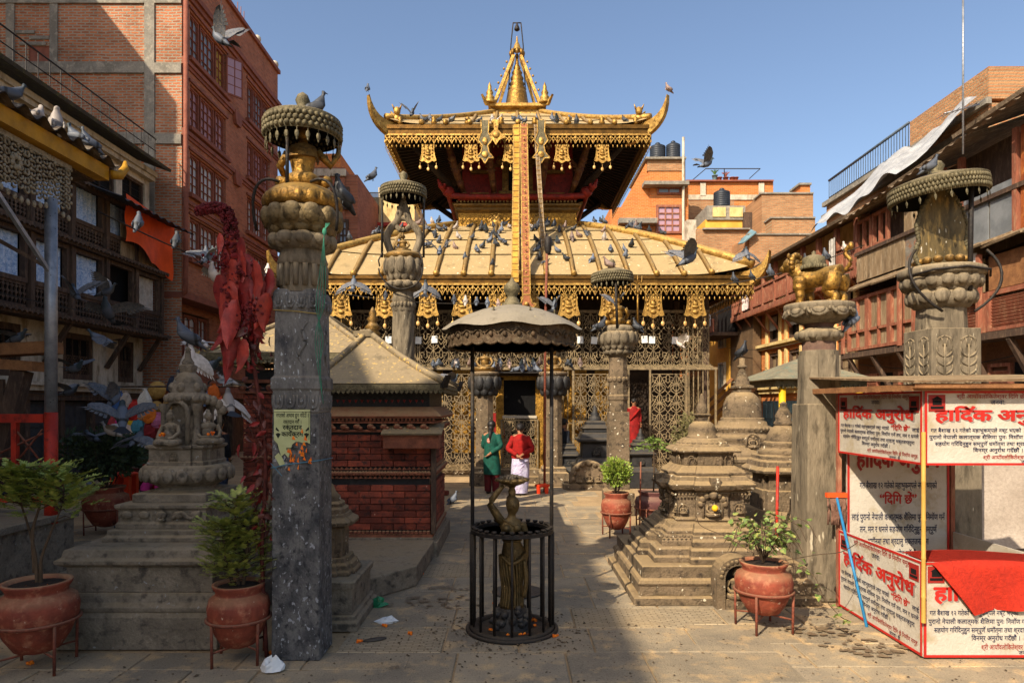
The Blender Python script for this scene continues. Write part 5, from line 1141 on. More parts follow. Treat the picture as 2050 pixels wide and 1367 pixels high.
# red iron stake between
tag(obj('red_stake', MB().tube([(2.88, 7.45, .1), (2.9, 7.45, 1.32)], .016, 8), REDP), 'red painted iron stake beside the stepped chaitya', 'stake')

# black stupas and stele near the temple door
def bstupa(loc, s, lab):
    t = thing('black_stupa', lab, 'stupa', loc, sca=s)
    tiers(t, [('base', S, [(.6, 0), (.6, .55), (.55, .57)]), ('step', S, [(.5, .57), (.46, .66), (.42, .7)]), ('body', S, [(.34, .7), (.34, 1.05)]), ('cornice', S, [(.36, 1.05), (.47, 1.12), (.47, 1.16), (.4, 1.2), (.36, 1.3), (.34, 1.32)]), ('upper', S, [(.3, 1.32), (.3, 1.4), (.34, 1.43), (.24, 1.52), (.24, 1.58), (.18, 1.62)])], STONE_B)
    obj('spire', MB().lathe([(.16, 1.62), (.15, 1.7), (.1, 1.74), (.12, 1.78), (.06, 1.85), (.05, 1.95), (0, 2.02)], 14), STONE_B, t); niche(t, STONE_B, 0, 0, -.34, .74, .1); return t
bstupa((2.05, 16.9, 0), .98, 'blackened stone stupa with small niche left of the slim pillar'); bstupa((1.42, 17.2, 0), .62, 'low blackened stupa beside the right door pillar')
bstupa((3.12, 16.6, 0), .7, 'blackened stupa with stepped roof below the boy in red')
sl_ = thing('arched_stele', 'tan arched stone stele carved with three seated figures', 'stele', (1.8, 16.0, 0)); m = arch_relief(MB(), (0, 0, .12), .46, .56, .14); obj('slab', m, STONE, sl_); obj('base', MB().box(-.6, .6, -.12, .2, 0, .12), STONE, sl_)
for x in (-.22, 0, .22): obj('carved_figure', seated(MB(), (x, -.03, .16), .24 if x else .3), STONE, sl_)
m = MB()
for k in range(9): a = PI*k/8; m.ball((.38*math.cos(a), -.02, .24+.36*math.sin(a)), (.07, .04, .06), 7, 5)
obj('relief_band', m, STONE, sl_)

# ------------------------------------------------------------------ door porch: two squat pillars, plinth and low gate
for i, (x, lab) in enumerate(((-.68, 'left door pillar topped by a kneeling figure'), (1.03, 'right door pillar topped by a kneeling figure'))):
    t = thing('door_pillar', 'stone ' + lab, 'pillar', (x, 17.0, 0))
    tiers(t, [('base', S, [(.36, 0), (.36, .3), (.3, .34), (.3, .42), (.26, .45)]), ('shaft', ngon(8, PI/8), [(.24, .45), (.22, 2.25)])], STONE)
    lotus(t, 'lotus_capital', STONE_B, .4, 2.2, .5, 10, 2); obj('disc', MB().lathe([(.3, 2.68), (.36, 2.72), (.36, 2.78), (.2, 2.8)], 20), STONE, t)
    m = MB(); seated(m, (0, 0, 2.8), .75); obj('figure', m, GOLD_D, t)
ds = thing('door_step', 'worn stone steps before the temple door', 'step', (.2, 17.4, 0)); part(ds, 'step', STONE, (-1.2, 1.3, -.1, 1.2, 0, .14)); part(ds, 'step', STONE, (-.9, 1.0, .25, 1.2, .141, .3)); part(ds, 'block', STONE_B, (.6, 1.35, -.45, -.1, 0, .5))
gt = thing('iron_gate', 'low scrolled iron gate across the temple doorway', 'gate', (-.28, 17.9, .3)); me = motif(.3, .4, .012).mesh('scroll', IRON_T)
for i in range(3):
    for j in range(3): link('scroll', me, gt, (.31*i, 0, .02+.41*j))
obj('gate_frame', MB().box(-.02, .97, -.015, .015, 0, .03).box(-.02, .97, -.015, .015, 1.25, 1.29).box(-.02, .02, -.015, .015, .03, 1.25).box(.93, .97, -.015, .015, .03, 1.25), IRON_T, gt)
dr = thing('door_shrine', 'gilt door frame with dark opening under a flat tin shelf', 'door', (.2, 17.95, 0))
obj('opening', MB().box(-.42, .42, .06, .1, 1.7, 2.62), BLACK, dr); obj('frame', MB().box(-.62, -.42, 0, .12, .3, 2.7).box(.42, .62, 0, .12, .3, 2.7).box(-.62, .62, 0, .12, 2.62, 2.75), GOLD_W, dr); obj('tin_shelf', MB().slab([(-.95, -.55, 2.78), (.95, -.55, 2.78), (.8, .1, 2.72), (-.8, .1, 2.72)], .03), IRON, dr); obj('sill', MB().box(-.45, .45, -.04, .1, 1.62, 1.69), PLAST, dr)  # the opening is a black panel standing in for an unlit room

# ------------------------------------------------------------------ slim pillars with parasols, left (spiral) and right
def parasol(loc, r, z0, z1, lab, two=False):
    t = thing('parasol', lab, 'parasol', loc, group='brass parasols over pillar figures'); m = MB()
    if two:
        for sx in (-1, 1): obj('stem', MB().tube([(sx*r*.93, -.05, z0), (sx*r*.93, -.05, z1)], .02, 6), IRON, t)
    else: obj('stem', MB().tube([(.02, -.28, z0), (.02, -.28, z1+.05)], .025, 6), IRON, t)
    0; canopy(t, r, r*.48, z1, leaves=22); return t
sp = thing('spiral_pillar', 'spiral-fluted stone pillar with lotus capital left of the temple', 'pillar', (-1.83, 11.5, 0))
m = MB(); n = 9; rows_ = 44; vs = []; 
prof_ = []
for j in range(rows_+1):
    z = .3+(3.55-.3)*j/rows_; tw = j*.085
    for i in range(n*4):
        a = 2*PI*i/(n*4); r = .17+.026*abs(math.cos(n*(a-tw)/2))-.01; vs.append((r*math.cos(a), r*math.sin(a), z))
N_ = n*4; m.add(vs, [(j*N_+i, j*N_+(i+1) % N_, (j+1)*N_+(i+1) % N_, (j+1)*N_+i) for j in range(rows_) for i in range(N_)], True); obj('spiral_shaft', m, STONE_G, sp)
obj('base', MB().loft(S, [(.3, 0), (.3, .25), (.24, .3)]), STONE_G, sp); m = MB().lathe([(.185, 3.55), (.195, 3.6), (.185, 3.72), (.2, 3.75), (.17, 3.8), (.17, 3.95)], 24)
for i in range(20): a = i*PI/10; m.ball((.19*math.cos(a), .19*math.sin(a), 3.65), (.03, .03, .05), 6, 4)
obj('collar', m, STONE_G, sp); lotus(sp, 'lower_lotus', STONE_G, .3, 3.88, .17, 11, 1); lotus(sp, 'upper_lotus', STONE_G, .33, 4.05, .4, 12, 2); obj('drum', MB().lathe([(.3, 4.42), (.33, 4.47), (.28, 4.52), (.22, 4.54)], 24), GOLD_D, sp)
oh = MB(); oh.tube([(.36*math.cos(PI*k/12-.1), -.3, 4.22+.34*math.sin(-PI*k/12)) for k in range(13)], .014, 6); oh.tube([(-.34, -.3, 4.25), (-.36, -.3, 4.35), (-.3, -.25, 4.5)], .012, 6); oh.tube([(.34, -.3, 4.25), (.36, -.3, 4.35), (.3, -.25, 4.5)], .012, 6); obj('iron_hoop', oh, IRON, sp)
ar = thing('flame_arch_statue', 'small figure inside a pointed flame arch on the spiral pillar', 'statue', (-1.83, 11.5, 4.52))
P_ = [(-.2, .0), (-.28, .25), (-.22, .42), (-.1, .55), (-.06, .68), (0, .82), (.06, .68), (.1, .55), (.22, .42), (.28, .25), (.2, .0)]
m = MB(); m.tube([(a, 0, b) for a, b in catmull([(p[0], p[1], 0) for p in P_]) for _ in (0,)] if False else [(p[0], 0, p[1]) for p in catmull([(p[0], p[1], 0) for p in P_])], .065, 8); m.tube([(.12*math.cos(2*PI*k/12), 0, .5+.1*math.sin(2*PI*k/12)) for k in range(13)], .05, 8); obj('flame_arch', m, STONE_G, ar)
obj('figure', seated(MB(), (0, -.05, 0), .42), GOLD_D, ar); obj('top_figure', MB().ball((0, 0, .85), (.06, .05, .08)).ball((0, 0, .95), .045), STONE_G, ar)
parasol((-1.83, 11.5, 0), .375, 4.45, 5.45, 'leaf-fringed brass parasol on two rods above the spiral pillar', True)
p2 = thing('slim_pillar', 'slim tan stone pillar with bulbous lotus capital before the grille', 'pillar', (1.94, 12.5, 0))
tiers(p2, [('base', S, [(.26, 0), (.26, .4), (.2, .45)]), ('lower_shaft', S, [(.185, .45), (.18, 1.85)]), ('upper_shaft', ngon(8, PI/8), [(.17, 1.85), (.17, 2.05), (.19, 2.08), (.19, 2.14), (.17, 2.17), (.165, 2.35), (.18, 2.4), (.16, 2.9)])], STONE)
m = MB(); m.petals(.17, 2.44, 12, (.03, .05, .05)); obj('bead_ring', m, STONE, p2)
lotus(p2, 'lower_lotus', STONE_G, .26, 2.86, .14, 12, 1); lotus(p2, 'bulb', STONE_G, .37, 2.98, .34, 14, 2); obj('disc', MB().lathe([(.27, 3.3), (.3, 3.34), (.24, 3.42), (.1, 3.44)], 20), STONE_G, p2)
kf = thing('trident_figure', 'gilt seated figure with trident staff on the slim pillar', 'statue', (1.94, 12.5, 3.42), PI); obj('body', seated(MB(), (0, 0, 0), .72), GOLD_S, kf); m = MB(); m.tube([(-.36, 0, 0), (-.36, 0, .75)], .018, 6); m.tube([(-.44, 0, .92), (-.44, 0, .8), (-.36, 0, .76), (-.28, 0, .8), (-.28, 0, .92)], .014, 5); m.tube([(-.36, 0, .75), (-.36, 0, .93)], .012, 5); m.ball((-.36, 0, .62), .04); obj('trident', m, GOLD_S, kf)
pp = parasol((1.98, 12.5, 0), .37, 3.35, 4.2, 'small tilted brass parasol over the trident figure'); pp.rotation_euler = (0, R(-2), 0)

# ------------------------------------------------------------------ lion pillar, right
lp_ = thing('lion_pillar', 'grey stone pillar with broad lotus capital carrying a gilt lion', 'pillar', (3.2, 7.12, 0))
m = MB().loft(S, [(.225, 0), (.215, .5), (.2, 2.0)]); obj('lower_shaft', m, STONE_G, lp_, bevel=.012)
oc_ = [(1,-.45),(1,.45),(.45,1),(-.45,1),(-1,.45),(-1,-.45),(-.45,-1),(.45,-1)]; m = MB().loft(oc_, [(.198, 1.95), (.175, 2.35), (.172, 2.55)]); obj('upper_shaft', m, STONE_G, lp_)
m = MB()
for k in range(4): m.at((0, 0, 0), (0, 0, k*PI/2)); m.prism([(-.085, 2.5), (-.085, 2.15), (0, 2.05), (.085, 2.15), (.085, 2.5)], -.186, -.17)
obj('shield_facet', m, STONE_G, lp_)
obj('neck', MB().lathe([(.17, 2.55), (.165, 2.56), (.165, 2.64), (.15, 2.66), (.14, 2.8), (.16, 2.84), (.17, 2.87)], 20), mat('reddish_stone', '6d5244', '59443a', 5, .9, bump=.5, dust='a98e66') , lp_)
m = MB(); m.lathe([(.16, 2.64), (.215, 2.68), (.215, 2.74), (.16, 2.78)], 20); m.petals(.2, 2.71, 11, (.045, .055, .05)); obj('bead_ring', m, STONE_G, lp_)
m = MB(); m.lathe([(.18, 2.83), (.26, 2.87), (.32, 2.93), (.345, 2.99), (.34, 3.03), (.3, 3.035), (0, 3.03)], 32)
for i in range(9):
    a = 2*PI*i/9+.1; m.at((.3*math.cos(a), .3*math.sin(a), 2.95), (0, R(-28), a)); m.ball((0, 0, 0), (.03, .11, .075), 10, 6); m.tube([(.02, .1*math.cos(t), .07*math.sin(t)-.005) for t in [PI*k/10-.2 for k in range(14)]], .014, 5); m.ball((.025, 0, -.012), (.02, .065, .045), 8, 5)
m.no(); obj('lotus_capital', m, STONE_G, lp_)
li = thing('gilt_lion', 'gilt lion statue with a bell canopy on its back, seen from behind', 'statue', (3.24, 7.12, 3.03), R(38), sca=.97)
m = MB()   # one skinned-looking body: barrel, haunches, legs; faces +y (turned away by the thing's rotation)
m.tube(catmull([(0, -.2, .29), (0, -.1, .31), (0, .06, .29), (0, .2, .31), (0, .26, .36), (0, .32, .43)]), [.05, .1, .115, .11, .105, .1, .098, .097, .096, .095, .095, .095, .095, .1, .105, .11, .11, .11, .11, .105, .1, .095, .09, .09, .09, .088, .08, .08, .08, .08, .08][:31], 12)
for sx in (-1, 1):
    m.tube(catmull([(sx*.07, -.15, .3), (sx*.1, -.15, .2), (sx*.09, -.11, .14), (sx*.09, -.18, .07), (sx*.09, -.17, .0)]), [.09]*5+[.085]*4+[.07]*4+[.055]*4+[.042]*4+[.045]*4, 10); m.ball((sx*.09, -.14, .02), (.045, .06, .025))
    m.tube(catmull([(sx*.08, .2, .3), (sx*.1, .21, .2), (sx*.1, .2, .1), (sx*.1, .21, .0)]), [.08]*4+[.07]*4+[.05]*5+[.042]*6, 10); m.ball((sx*.1, .24, .02), (.045, .06, .025))
obj('body', m, GOLD_S, li); m = MB(); m.ball((0, .36, .48), (.09, .1, .09)); m.ball((0, .44, .45), (.05, .06, .045))
for i in range(14): a = i*PI/7; m.ball((.1*math.cos(a), .3, .48+.1*math.sin(a)), .035, 6, 4)
for sx in (-1, 1): m.ball((sx*.07, .35, .57), (.025, .02, .035), 6, 4)
obj('head', m, GOLD_S, li); obj('tail', MB().tube(catmull([(0, -.24, .33), (0, -.3, .42), (0, -.24, .52), (0, -.3, .6)]), [.022]*19, 8).ball((0, -.3, .58), (.03, .03, .045)), GOLD_S, li)
m = MB(); m.lathe([(.13, .4), (.13, .42), (.12, .47), (.115, .52), (.06, .545), (.02, .55), (.025, .58), (0, .6)], 20, (0, .1, 0))
for i in range(22): a = i*2*PI/22; m.ball((.128*math.cos(a), .1+.128*math.sin(a), .415), (.014, .014, .025), 5, 4)
obj('saddle_canopy', m, CANOPY, li)

# mirror-backed pillar, right
mp_ = thing('mirror_pillar', 'stout carved stone pillar with broad lotus top behind the booth', 'pillar', (5.56, 8.85, 0))
m = MB().loft(S, [(.36, 0), (.36, .2), (.32, .25), (.31, 2.95)]); obj('lower_shaft', m, STONE_G, mp_, bevel=.01)
for k in range(4):
    for x in (-.15, .15):
        m = MB(); m.at((0, 0, 0), (0, 0, k*PI/2)); y = -.314
        m.tube([(x, y, 2.2), (x, y, 2.75)], .012, 5)
        for s in (-1, 1):
            m.tube([(x+s*.02, y, 2.72)] + [(x+s*(.06-.035*math.cos(t)), y, 2.78+.05*math.sin(t)) for t in (0, .8, 1.6, 2.4, 3.0)], .009, 5); m.tube([(x+s*.1*math.cos(t), y, 2.72+.13*math.sin(t)) for t in (-.5, 0, .5, 1, 1.5)], .009, 5)
            for q_ in range(4): m.tube(bez((x, y, 2.25+.11*q_), (x+s*.05, y, 2.28+.11*q_), (x+s*.11, y, 2.3+.11*q_), (x+s*.1, y, 2.38+.11*q_), 5), [.006, .012, .016, .014, .01, .006], 5)
        obj('carved_scroll', m, STONE_G, mp_)
obj('neck', MB().loft(oc_, [(.27, 2.95), (.26, 3.22)]), STONE_G, mp_); lotus(mp_, 'lower_lotus', STONE_G, .4, 3.2, .26, 12, 1); lotus(mp_, 'upper_lotus', STONE_G, .48, 3.42, .22, 16, 2); obj('rim', MB().lathe([(.4, 3.6), (.5, 3.64), (.5, 3.72), (.44, 3.75), (0, 3.76)], 28), STONE_G, mp_)
m = MB(); m.petals(.28, 3.83, 14, (.06, .06, .05)); obj('bead_seat', m, GOLD_D, mp_); m = MB()
for sx in (-1, 1): m.tube(bez((sx*.45, -.2, 3.95), (sx*.68, -.3, 3.7), (sx*.6, -.35, 3.4), (sx*.2, -.35, 3.15), 10), .018, 6)
m.tube([(-.5, -.2, 3.62), (-.35, -.42, 3.66), (0, -.52, 3.68), (.35, -.42, 3.66), (.5, -.2, 3.62)], .016, 6); obj('iron_straps', m, IRON, mp_)
mi = thing('tarnished_back_plate', 'scalloped tarnished metal back plate standing on the mirror pillar', 'back plate', (5.56, 8.85, 3.8)); n = 14
pl_ = [(-.3, 0), (.3, 0), (.36, .12), (.3, .3), (.33, .5), (.26, .72), (.14, .9), (0, 1.02), (-.14, .9), (-.26, .72), (-.33, .5), (-.3, .3), (-.36, .12)]
obj('plate', MB().prism(pl_, -.03, .0), mat('tarnished_mirror', '7d6a44', '54482f', 5, .5, .45, bump=.4, c3='a88a50', spots='d8cfb8', spotlim=.69, spotscale=26, stretch=(1, 1, .3)), mi); m = MB(); rr_ = random.Random(2)
for a, b in zip(pl_, pl_[1:]+pl_[:1]):
    for k in range(4): f = k/4; m.ball((a[0]+(b[0]-a[0])*f, -.02, a[1]+(b[1]-a[1])*f), (.035, .03, .045*rr_.uniform(.7, 1.3)), 6, 4)
obj('scalloped_edge', m, CANOPY, mi)['kind'] = 'stuff'
mpar = thing('parasol', 'large tilted brass parasol with pot finial over the metal back plate', 'parasol', (5.5, 8.8, 0), group='brass parasols over pillar figures'); obj('stem', MB().tube([(.2, -.3, 3.4), (.22, -.3, 4.85)], .03, 8), IRON, mpar); co = canopy(mpar, .56, .2, 4.62, leaves=20); co.rotation_euler = (0, R(-6), 0); co.location = (.48, 0, .03)
# sandy boulder row and white tarp behind the booth
tp = MB().grid(lambda u, v: (4.9+2.3*u, 10.2-1.2*u+.12*math.sin(u*9+v*3)+.1*v, .05+1.6*v+.04*math.sin(u*14+v*5)), 30, 14, t=.02); tag(obj('white_tarp', tp, mat('grubby_tarp', 'b3a596', '9f9182', 1.5, .85, bump=.3)), 'grubby pale tarpaulin wall behind the signboard booth', 'tarpaulin')
# ------------------------------------------------------------------ small brick shrine with tin roof
bs = thing('brick_shrine', 'small brick shrine with dusty tin hip roof and rope moulding, behind near pillar', 'shrine', (-1.76, 9.0, 0))
X0, X1, YD = -.7, .69, 1.6
bmesh_ = {}
def bricks(par, x0, x1, z0, z1, face, bw=.3, bh=.085):
    """one course after another; each brick is an object sharing mesh data"""
    nrow = int((z1-z0)/bh); rr_ = random.Random(int(z0*100))
    for j in range(nrow):
        x = x0; first = True
        while x < x1-.02:
            L_ = bw*(.5 if first and j % 2 else 1); L_ = min(L_, x1-x)
            if x1-x-L_ < .06: L_ = x1-x
            k = round(L_, 2)
            if k not in bmesh_: bmesh_[k] = MB().bev((0, 0, 0), (max(k-.008, .03), .05, bh-.008), .005).mesh('brick', BRICK)
            c = (x+L_/2, rr_.uniform(-.003, .003), z0+bh*(j+.5))
            if face == 'f': link('brick', bmesh_[k], par, (c[0], c[1], c[2]))
            else: link('brick', bmesh_[k], par, (X1+c[1], c[0], c[2]), (0, 0, R(90)))
            x += L_; first = False
obj('wall_core', MB().box(X0+.02, X1-.02, .02, YD, .05, 2.2), STONE_B, bs)
obj('plinth', MB().box(X0-.1, X1+.1, -.12, YD+.1, 0, .2).box(X0-.04, X1+.05, -.06, YD+.05, .2, .25), STONE_D, bs, bevel=.01)
bricks(bs, X0, X1, .34, 1.0, 'f'); bricks(bs, X0, X1, 1.17, 1.62, 'f'); bricks(bs, .03, YD, .34, 1.0, 's'); bricks(bs, .03, YD, 1.17, 1.62, 's')
def rope(par, z, r):
    n = 34
    for ax in ('f', 's'):
        m = MB(); L_ = (X1-X0) if ax == 'f' else YD
        for k in range(n):
            t = (k+.5)/n
            if ax == 'f': m.ball((X0+L_*t, -.04, z), (r*.95, r*.9, r*.75), 7, 5, rot=(0, R(35), 0))
            else: m.ball((X1+.04, L_*t, z), (r*.9, r*.95, r*.75), 7, 5, rot=(R(-35), 0, 0))
        obj('rope_moulding', m, TCOTTA, par)
rope(bs, 1.085, .042)
m = MB()
for k in range(22):
    x = X0+(X1-X0)*(k+.5)/22
    for z in (1.03, 1.145): m.prism([(x-.03, z-.012), (x+.03, z-.012), (x, z+.022)], -.04, .02)
    y = YD*(k+.5)/22
    for z in (1.03, 1.145): m.prism([(y-.03, z-.012), (y+.03, z-.012), (y, z+.022)], X1-.02, X1+.04, 'x')
obj('diamond_band', m, TCOTTA, bs)['kind'] = 'stuff'
m = MB().box(X0-.03, X1+.03, -.05, YD, .25, .285)
for k in range(26): m.bev((X0+(X1-X0)*(k+.5)/26, -.035, .312), (.045, .04, .045), .006); m.bev((X1+.035, YD*(k+.5)/26, .312), (.04, .05, .045), .006)
obj('foot_moulding', m, TCOTTA, bs)
m = MB().box(X0-.04, X1+.04, -.06, YD, 1.63, 1.66)
for k in range(8):
    x = X0+(X1-X0)*(k+.5)/8; m.ball((x, -.07, 1.7), (.05, .05, .04), 7, 5); m.ball((x+.05, -.09, 1.68), (.03, .03, .025), 6, 4); y = YD*(k+.5)/8; m.ball((X1+.07, y, 1.7), (.05, .05, .04), 7, 5)
m.box(X0-.07, X1+.07, -.1, YD, 1.745, 1.77)
for k in range(30): m.ball((X0-.05+(X1-X0+.1)*k/29, -.11, 1.79), (.022, .022, .02), 5, 4)
obj('bracket_frieze', m, TCOTTA, bs)
m = MB(); m.loft(sq(), [(((X1-X0)/2+.13, YD/2+.14), 1.81), (((X1-X0)/2+.15, YD/2+.16), 1.84), (((X1-X0)/2+.02, YD/2+.02), 1.96)], ((X0+X1)/2, YD/2, 0)); obj('cornice_ledge', m, TCOTTA, bs)
m = MB().box(X0+.03, X1-.03, .03, YD-.03, 1.96, 2.15)
for k in range(16): m.prism([(X0+.06+k*.08, 2.05), (X0+.1+k*.08, 2.05), (X0+.08+k*.08, 2.01)], -.0, .03)
obj('upper_course', m, REDW, bs)
# projecting corner shelf
sh_ = obj('corner_shelf', MB().box(.1, .82, -.22, .1, 1.42, 1.6), TCOTTA, bs, bevel=.012); obj('shelf_roof', MB().slab([(.08, -.26, 1.6), (.86, -.26, 1.6), (.86, .12, 1.72), (.08, .12, 1.72)], .02), ROOFS, sh_)
obj('timber_corner', MB().box(.7, .76, -.06, .02, .3, 1.42), WOOD, bs)
# roof: asymmetrical hip, seams, rolled hips, fringe
ex0, ex1, ey0, ey1, ez, rx, ry, rz_ = -.86, .88, -.28, 1.9, 2.26, -.4, .85, 3.02
ap = (rx, ry, rz_); C4 = [(ex0, ey0), (ex1, ey0), (ex1, ey1), (ex0, ey1)]
for i in range(4):
    a, b = C4[i], C4[(i+1) % 4]; m = MB()
    f = lambda u, v: (a[0]+(b[0]-a[0])*u+((ap[0]+(.08 if i in (0, 1) else -.0))-(a[0]+(b[0]-a[0])*u))*v, a[1]+(b[1]-a[1])*u+(ap[1]-(a[1]+(b[1]-a[1])*u))*v, ez+(rz_-ez)*(v*.8+.2*v*v))
    m.grid(f, 8, 6); obj('roof_sheet', m, ROOFS, bs)
    pts = [tuple(Vector(f(0, v/6))+Vector((0, 0, .02))) for v in range(7)]; obj('hip_roll', MB().tube(pts, .045, 8), ROOFS, bs)
    m = MB(); m.at((a[0], a[1], ez), (0, 0, math.atan2(a[1]-.8, a[0]))); m.prism([(-.12, -.05), (.05, -.06), (.13, .1), (.1, .1), (.02, .0), (-.12, .03)], -.035, .035); obj('corner_horn', m, IRON, bs)
    d = Vector((b[0]-a[0], b[1]-a[1], 0)); L_ = d.length; d.normalize(); n = int(L_/.062); m = MB()
    m.at((a[0], a[1], ez), (0, 0, math.atan2(d.y, d.x))); m.box(0, L_, -.01, .02, -.09, -.01)
    for k in range(n): x = L_*(k+.5)/n; m.cb((x, .0, -.105), (.04, .02, .04), ry=R(45)); m.cb((x+.03, .0, -.06), (.028, .03, .028), ry=R(45))
    obj('fringe', m, CANOPY, bs)
obj('ridge_cap', MB().box(rx-.1, rx+.16, ry-.12, ry+.12, rz_-.06, rz_+.02), ROOFS, bs)
obj('pinnacle', MB().lathe([(.1, rz_), (.12, rz_+.05), (.07, rz_+.09), (.13, rz_+.13), (.08, rz_+.18), (.06, rz_+.22), (.09, rz_+.26), (.05, rz_+.31), (.06, rz_+.35), (.02, rz_+.43), (0, rz_+.45)], 14, (rx+.05, ry+.5, 0)), GOLD_D, bs)
# second brick shrine behind it
b2s = thing('rear_brick_shrine', 'second brick shrine with grey tin roof, left of the near pillar', 'shrine', (-3.75, 12.0, 0))
obj('wall_core', MB().box(-.95, .95, .03, 1.9, 0, 2.6), STONE_B, b2s)
for j in range(22):
    k = 0; x = -.97
    while x < -.45:
        L_ = .24 if (j+k) % 2 else .3; link('brick', bmesh_.setdefault(L_, MB().bev((0, 0, 0), (L_-.008, .05, .077), .005).mesh('brick', BRICK)), b2s, (x+L_/2, 0, .3+.085*(j+.5))); x += L_; k += 1
obj('front_wall', MB().box(-.4, .97, -.02, .03, .3, 2.2), BR_RED['x'], b2s); obj('plinth', MB().box(-1.05, 1.05, -.1, 2, 0, .3), STONE_D, b2s)
m = MB(); n = 30
for k in range(n): m.ball((-.97+1.94*k/n, -.04, 1.05), (.045, .04, .035), 7, 5, rot=(0, R(35), 0))
obj('rope_moulding', m, TCOTTA, b2s); m = MB().box(-1.05, 1.05, -.1, 2, 2.18, 2.22)
for k in range(9): m.ball((-.95+.238*k, -.1, 2.28), (.07, .06, .06), 7, 5)
m.box(-1.1, 1.1, -.16, 2, 2.36, 2.42); obj('cornice', m, TCOTTA, b2s)
for i, (a, b) in enumerate((((-1.45, -.5), (1.45, -.5)), ((1.45, -.5), (1.45, 2.4)), ((1.45, 2.4), (-1.45, 2.4)), ((-1.45, 2.4), (-1.45, -.5)))):
    f = lambda u, v: (a[0]+(b[0]-a[0])*u+(.0-(a[0]+(b[0]-a[0])*u))*v, a[1]+(b[1]-a[1])*u+(.95-(a[1]+(b[1]-a[1])*u))*v, 2.86+.95*(v*.8+.2*v*v)); obj('roof_sheet', MB().grid(f, 6, 5), ROOFS, b2s); obj('hip_roll', MB().tube([tuple(Vector(f(0, v/5))+Vector((0, 0, .02))) for v in range(6)], .05, 8), ROOFS, b2s)
    d = Vector((b[0]-a[0], b[1]-a[1], 0)); L_ = d.length; d.normalize(); n = 40; m = MB(); m.at((a[0], a[1], 2.86), (0, 0, math.atan2(d.y, d.x))); m.box(0, L_, -.01, .02, -.12, -.01)
    for k in range(n): m.cb((L_*(k+.5)/n, 0, -.15), (.05, .02, .05), ry=R(45))
    obj('fringe', m, CANOPY, b2s); m = MB(); m.at((a[0], a[1], 2.86), (0, 0, math.atan2(a[1]-.95, a[0]))); m.prism([(-.15, -.05), (.1, -.07), (.28, .14), (.22, .13), (.06, .02), (-.15, .03)], -.04, .04); obj('corner_horn', m, ROOFS, b2s)

# ------------------------------------------------------------------ caged statue under a tin parasol in the path
CY = 6.08
cg = thing('ring_cage', 'round black iron cage with tall posts under a wide metal parasol, centre of path', 'cage', (0, CY, 0))
def torus(m, r, z, t, n=40, tt=None):
    m.tube([(r*math.cos(2*PI*k/n), r*math.sin(2*PI*k/n), z) for k in range(n+1)], t, 6, cap=False); return m
m = MB().lathe([(.375, 0), (.375, .025), (.36, .04), (.31, .045), (.3, .02)], 40); m.tube([(.395*math.cos(2*PI*k/40), .395*math.sin(2*PI*k/40), .008) for k in range(41)], .02, 6, cap=False); obj('base_ring', m, IRON, cg)
obj('pit_floor', MB().lathe([(0, .012), (.31, .012)], 30), SOIL, cg)
m = MB(); m.lathe([(.32, .865), (.37, .865), (.37, .895), (.32, .895), (.32, .865)], 40, sm=False); obj('top_ring', m, IRON, cg)
for k in range(28):
    a = 2*PI*k/28; obj('lamp_cup', MB().lathe([(.012, 0), (.022, .012), (.024, .026), (.016, .022), (0, .015)], 8, (.346*math.cos(a), .346*math.sin(a), .895)), IRON, cg)
bm = MB().tube([(0, 0, .04), (0, 0, .87)], .0115, 6).mesh('bar', IRON)
for k in range(14):
    a = 2*PI*(k+.5)/14; link('bar', bm, cg, (.345*math.cos(a), .345*math.sin(a), 0))
for sx in (-1, 1): obj('post', MB().tube([(sx*.352, 0, .02), (sx*.352, 0, 2.66)], .018, 8), IRON, cg); obj('post_sleeve', MB().tube([(sx*.352, -.01, .05), (sx*.352, -.01, .86)], .026, 8), IRON, cg)
TINP = mat('grey_tin_parasol', '8a8070', '766d5d', 4, .65, .25, bump=.25, c3='5f574a', dust='a89c84', dustamt=.5, spots='b9a070', spotlim=.7, spotscale=14, stretch=(1, 1, .4))
m = MB(); n = 48; vs = []; prof = [(.62, 0), (.55, .05), (.42, .115), (.28, .165), (.14, .2), (.1, .21), (0, .215)]
for r, z in prof:
    for i in range(n): a = 2*PI*i/n; k = (r/.62)**6; vs.append((r*math.cos(a)*(1+.012*math.cos(8*a)*k), r*math.sin(a)*(1+.012*math.cos(8*a)*k), 2.66+z-.025*k*(1-math.cos(8*a))*.5))
m.add(vs, [(j*n+i, j*n+(i+1) % n, (j+1)*n+(i+1) % n, (j+1)*n+i) for j in range(len(prof)-1) for i in range(n)], True); hd = obj('parasol_top', m, TINP, cg)
m = MB(); m.lathe([(.09, 2.86), (.09, 2.89), (.065, 2.9), (.065, 2.925), (.045, 2.94), (.04, 2.955), (.07, 2.995), (.075, 3.02), (.06, 3.06), (.025, 3.09), (.012, 3.115), (0, 3.13)], 20); obj('finial', m, CANOPY, hd)
for k in range(8): a = 2*PI*(k+.5)/8; obj('rivet_knob', MB().lathe([(.01, 0), (.006, .015), (.011, .025), (0, .035)], 8, (.4*math.cos(a), .4*math.sin(a), 2.784)), CANOPY, hd)
m = MB(); m.lathe([(.55, 2.68), (.555, 2.5)], 48); m.lathe([(.54, 2.5), (.54, 2.68), (0, 2.72)], 48)
nn = 30
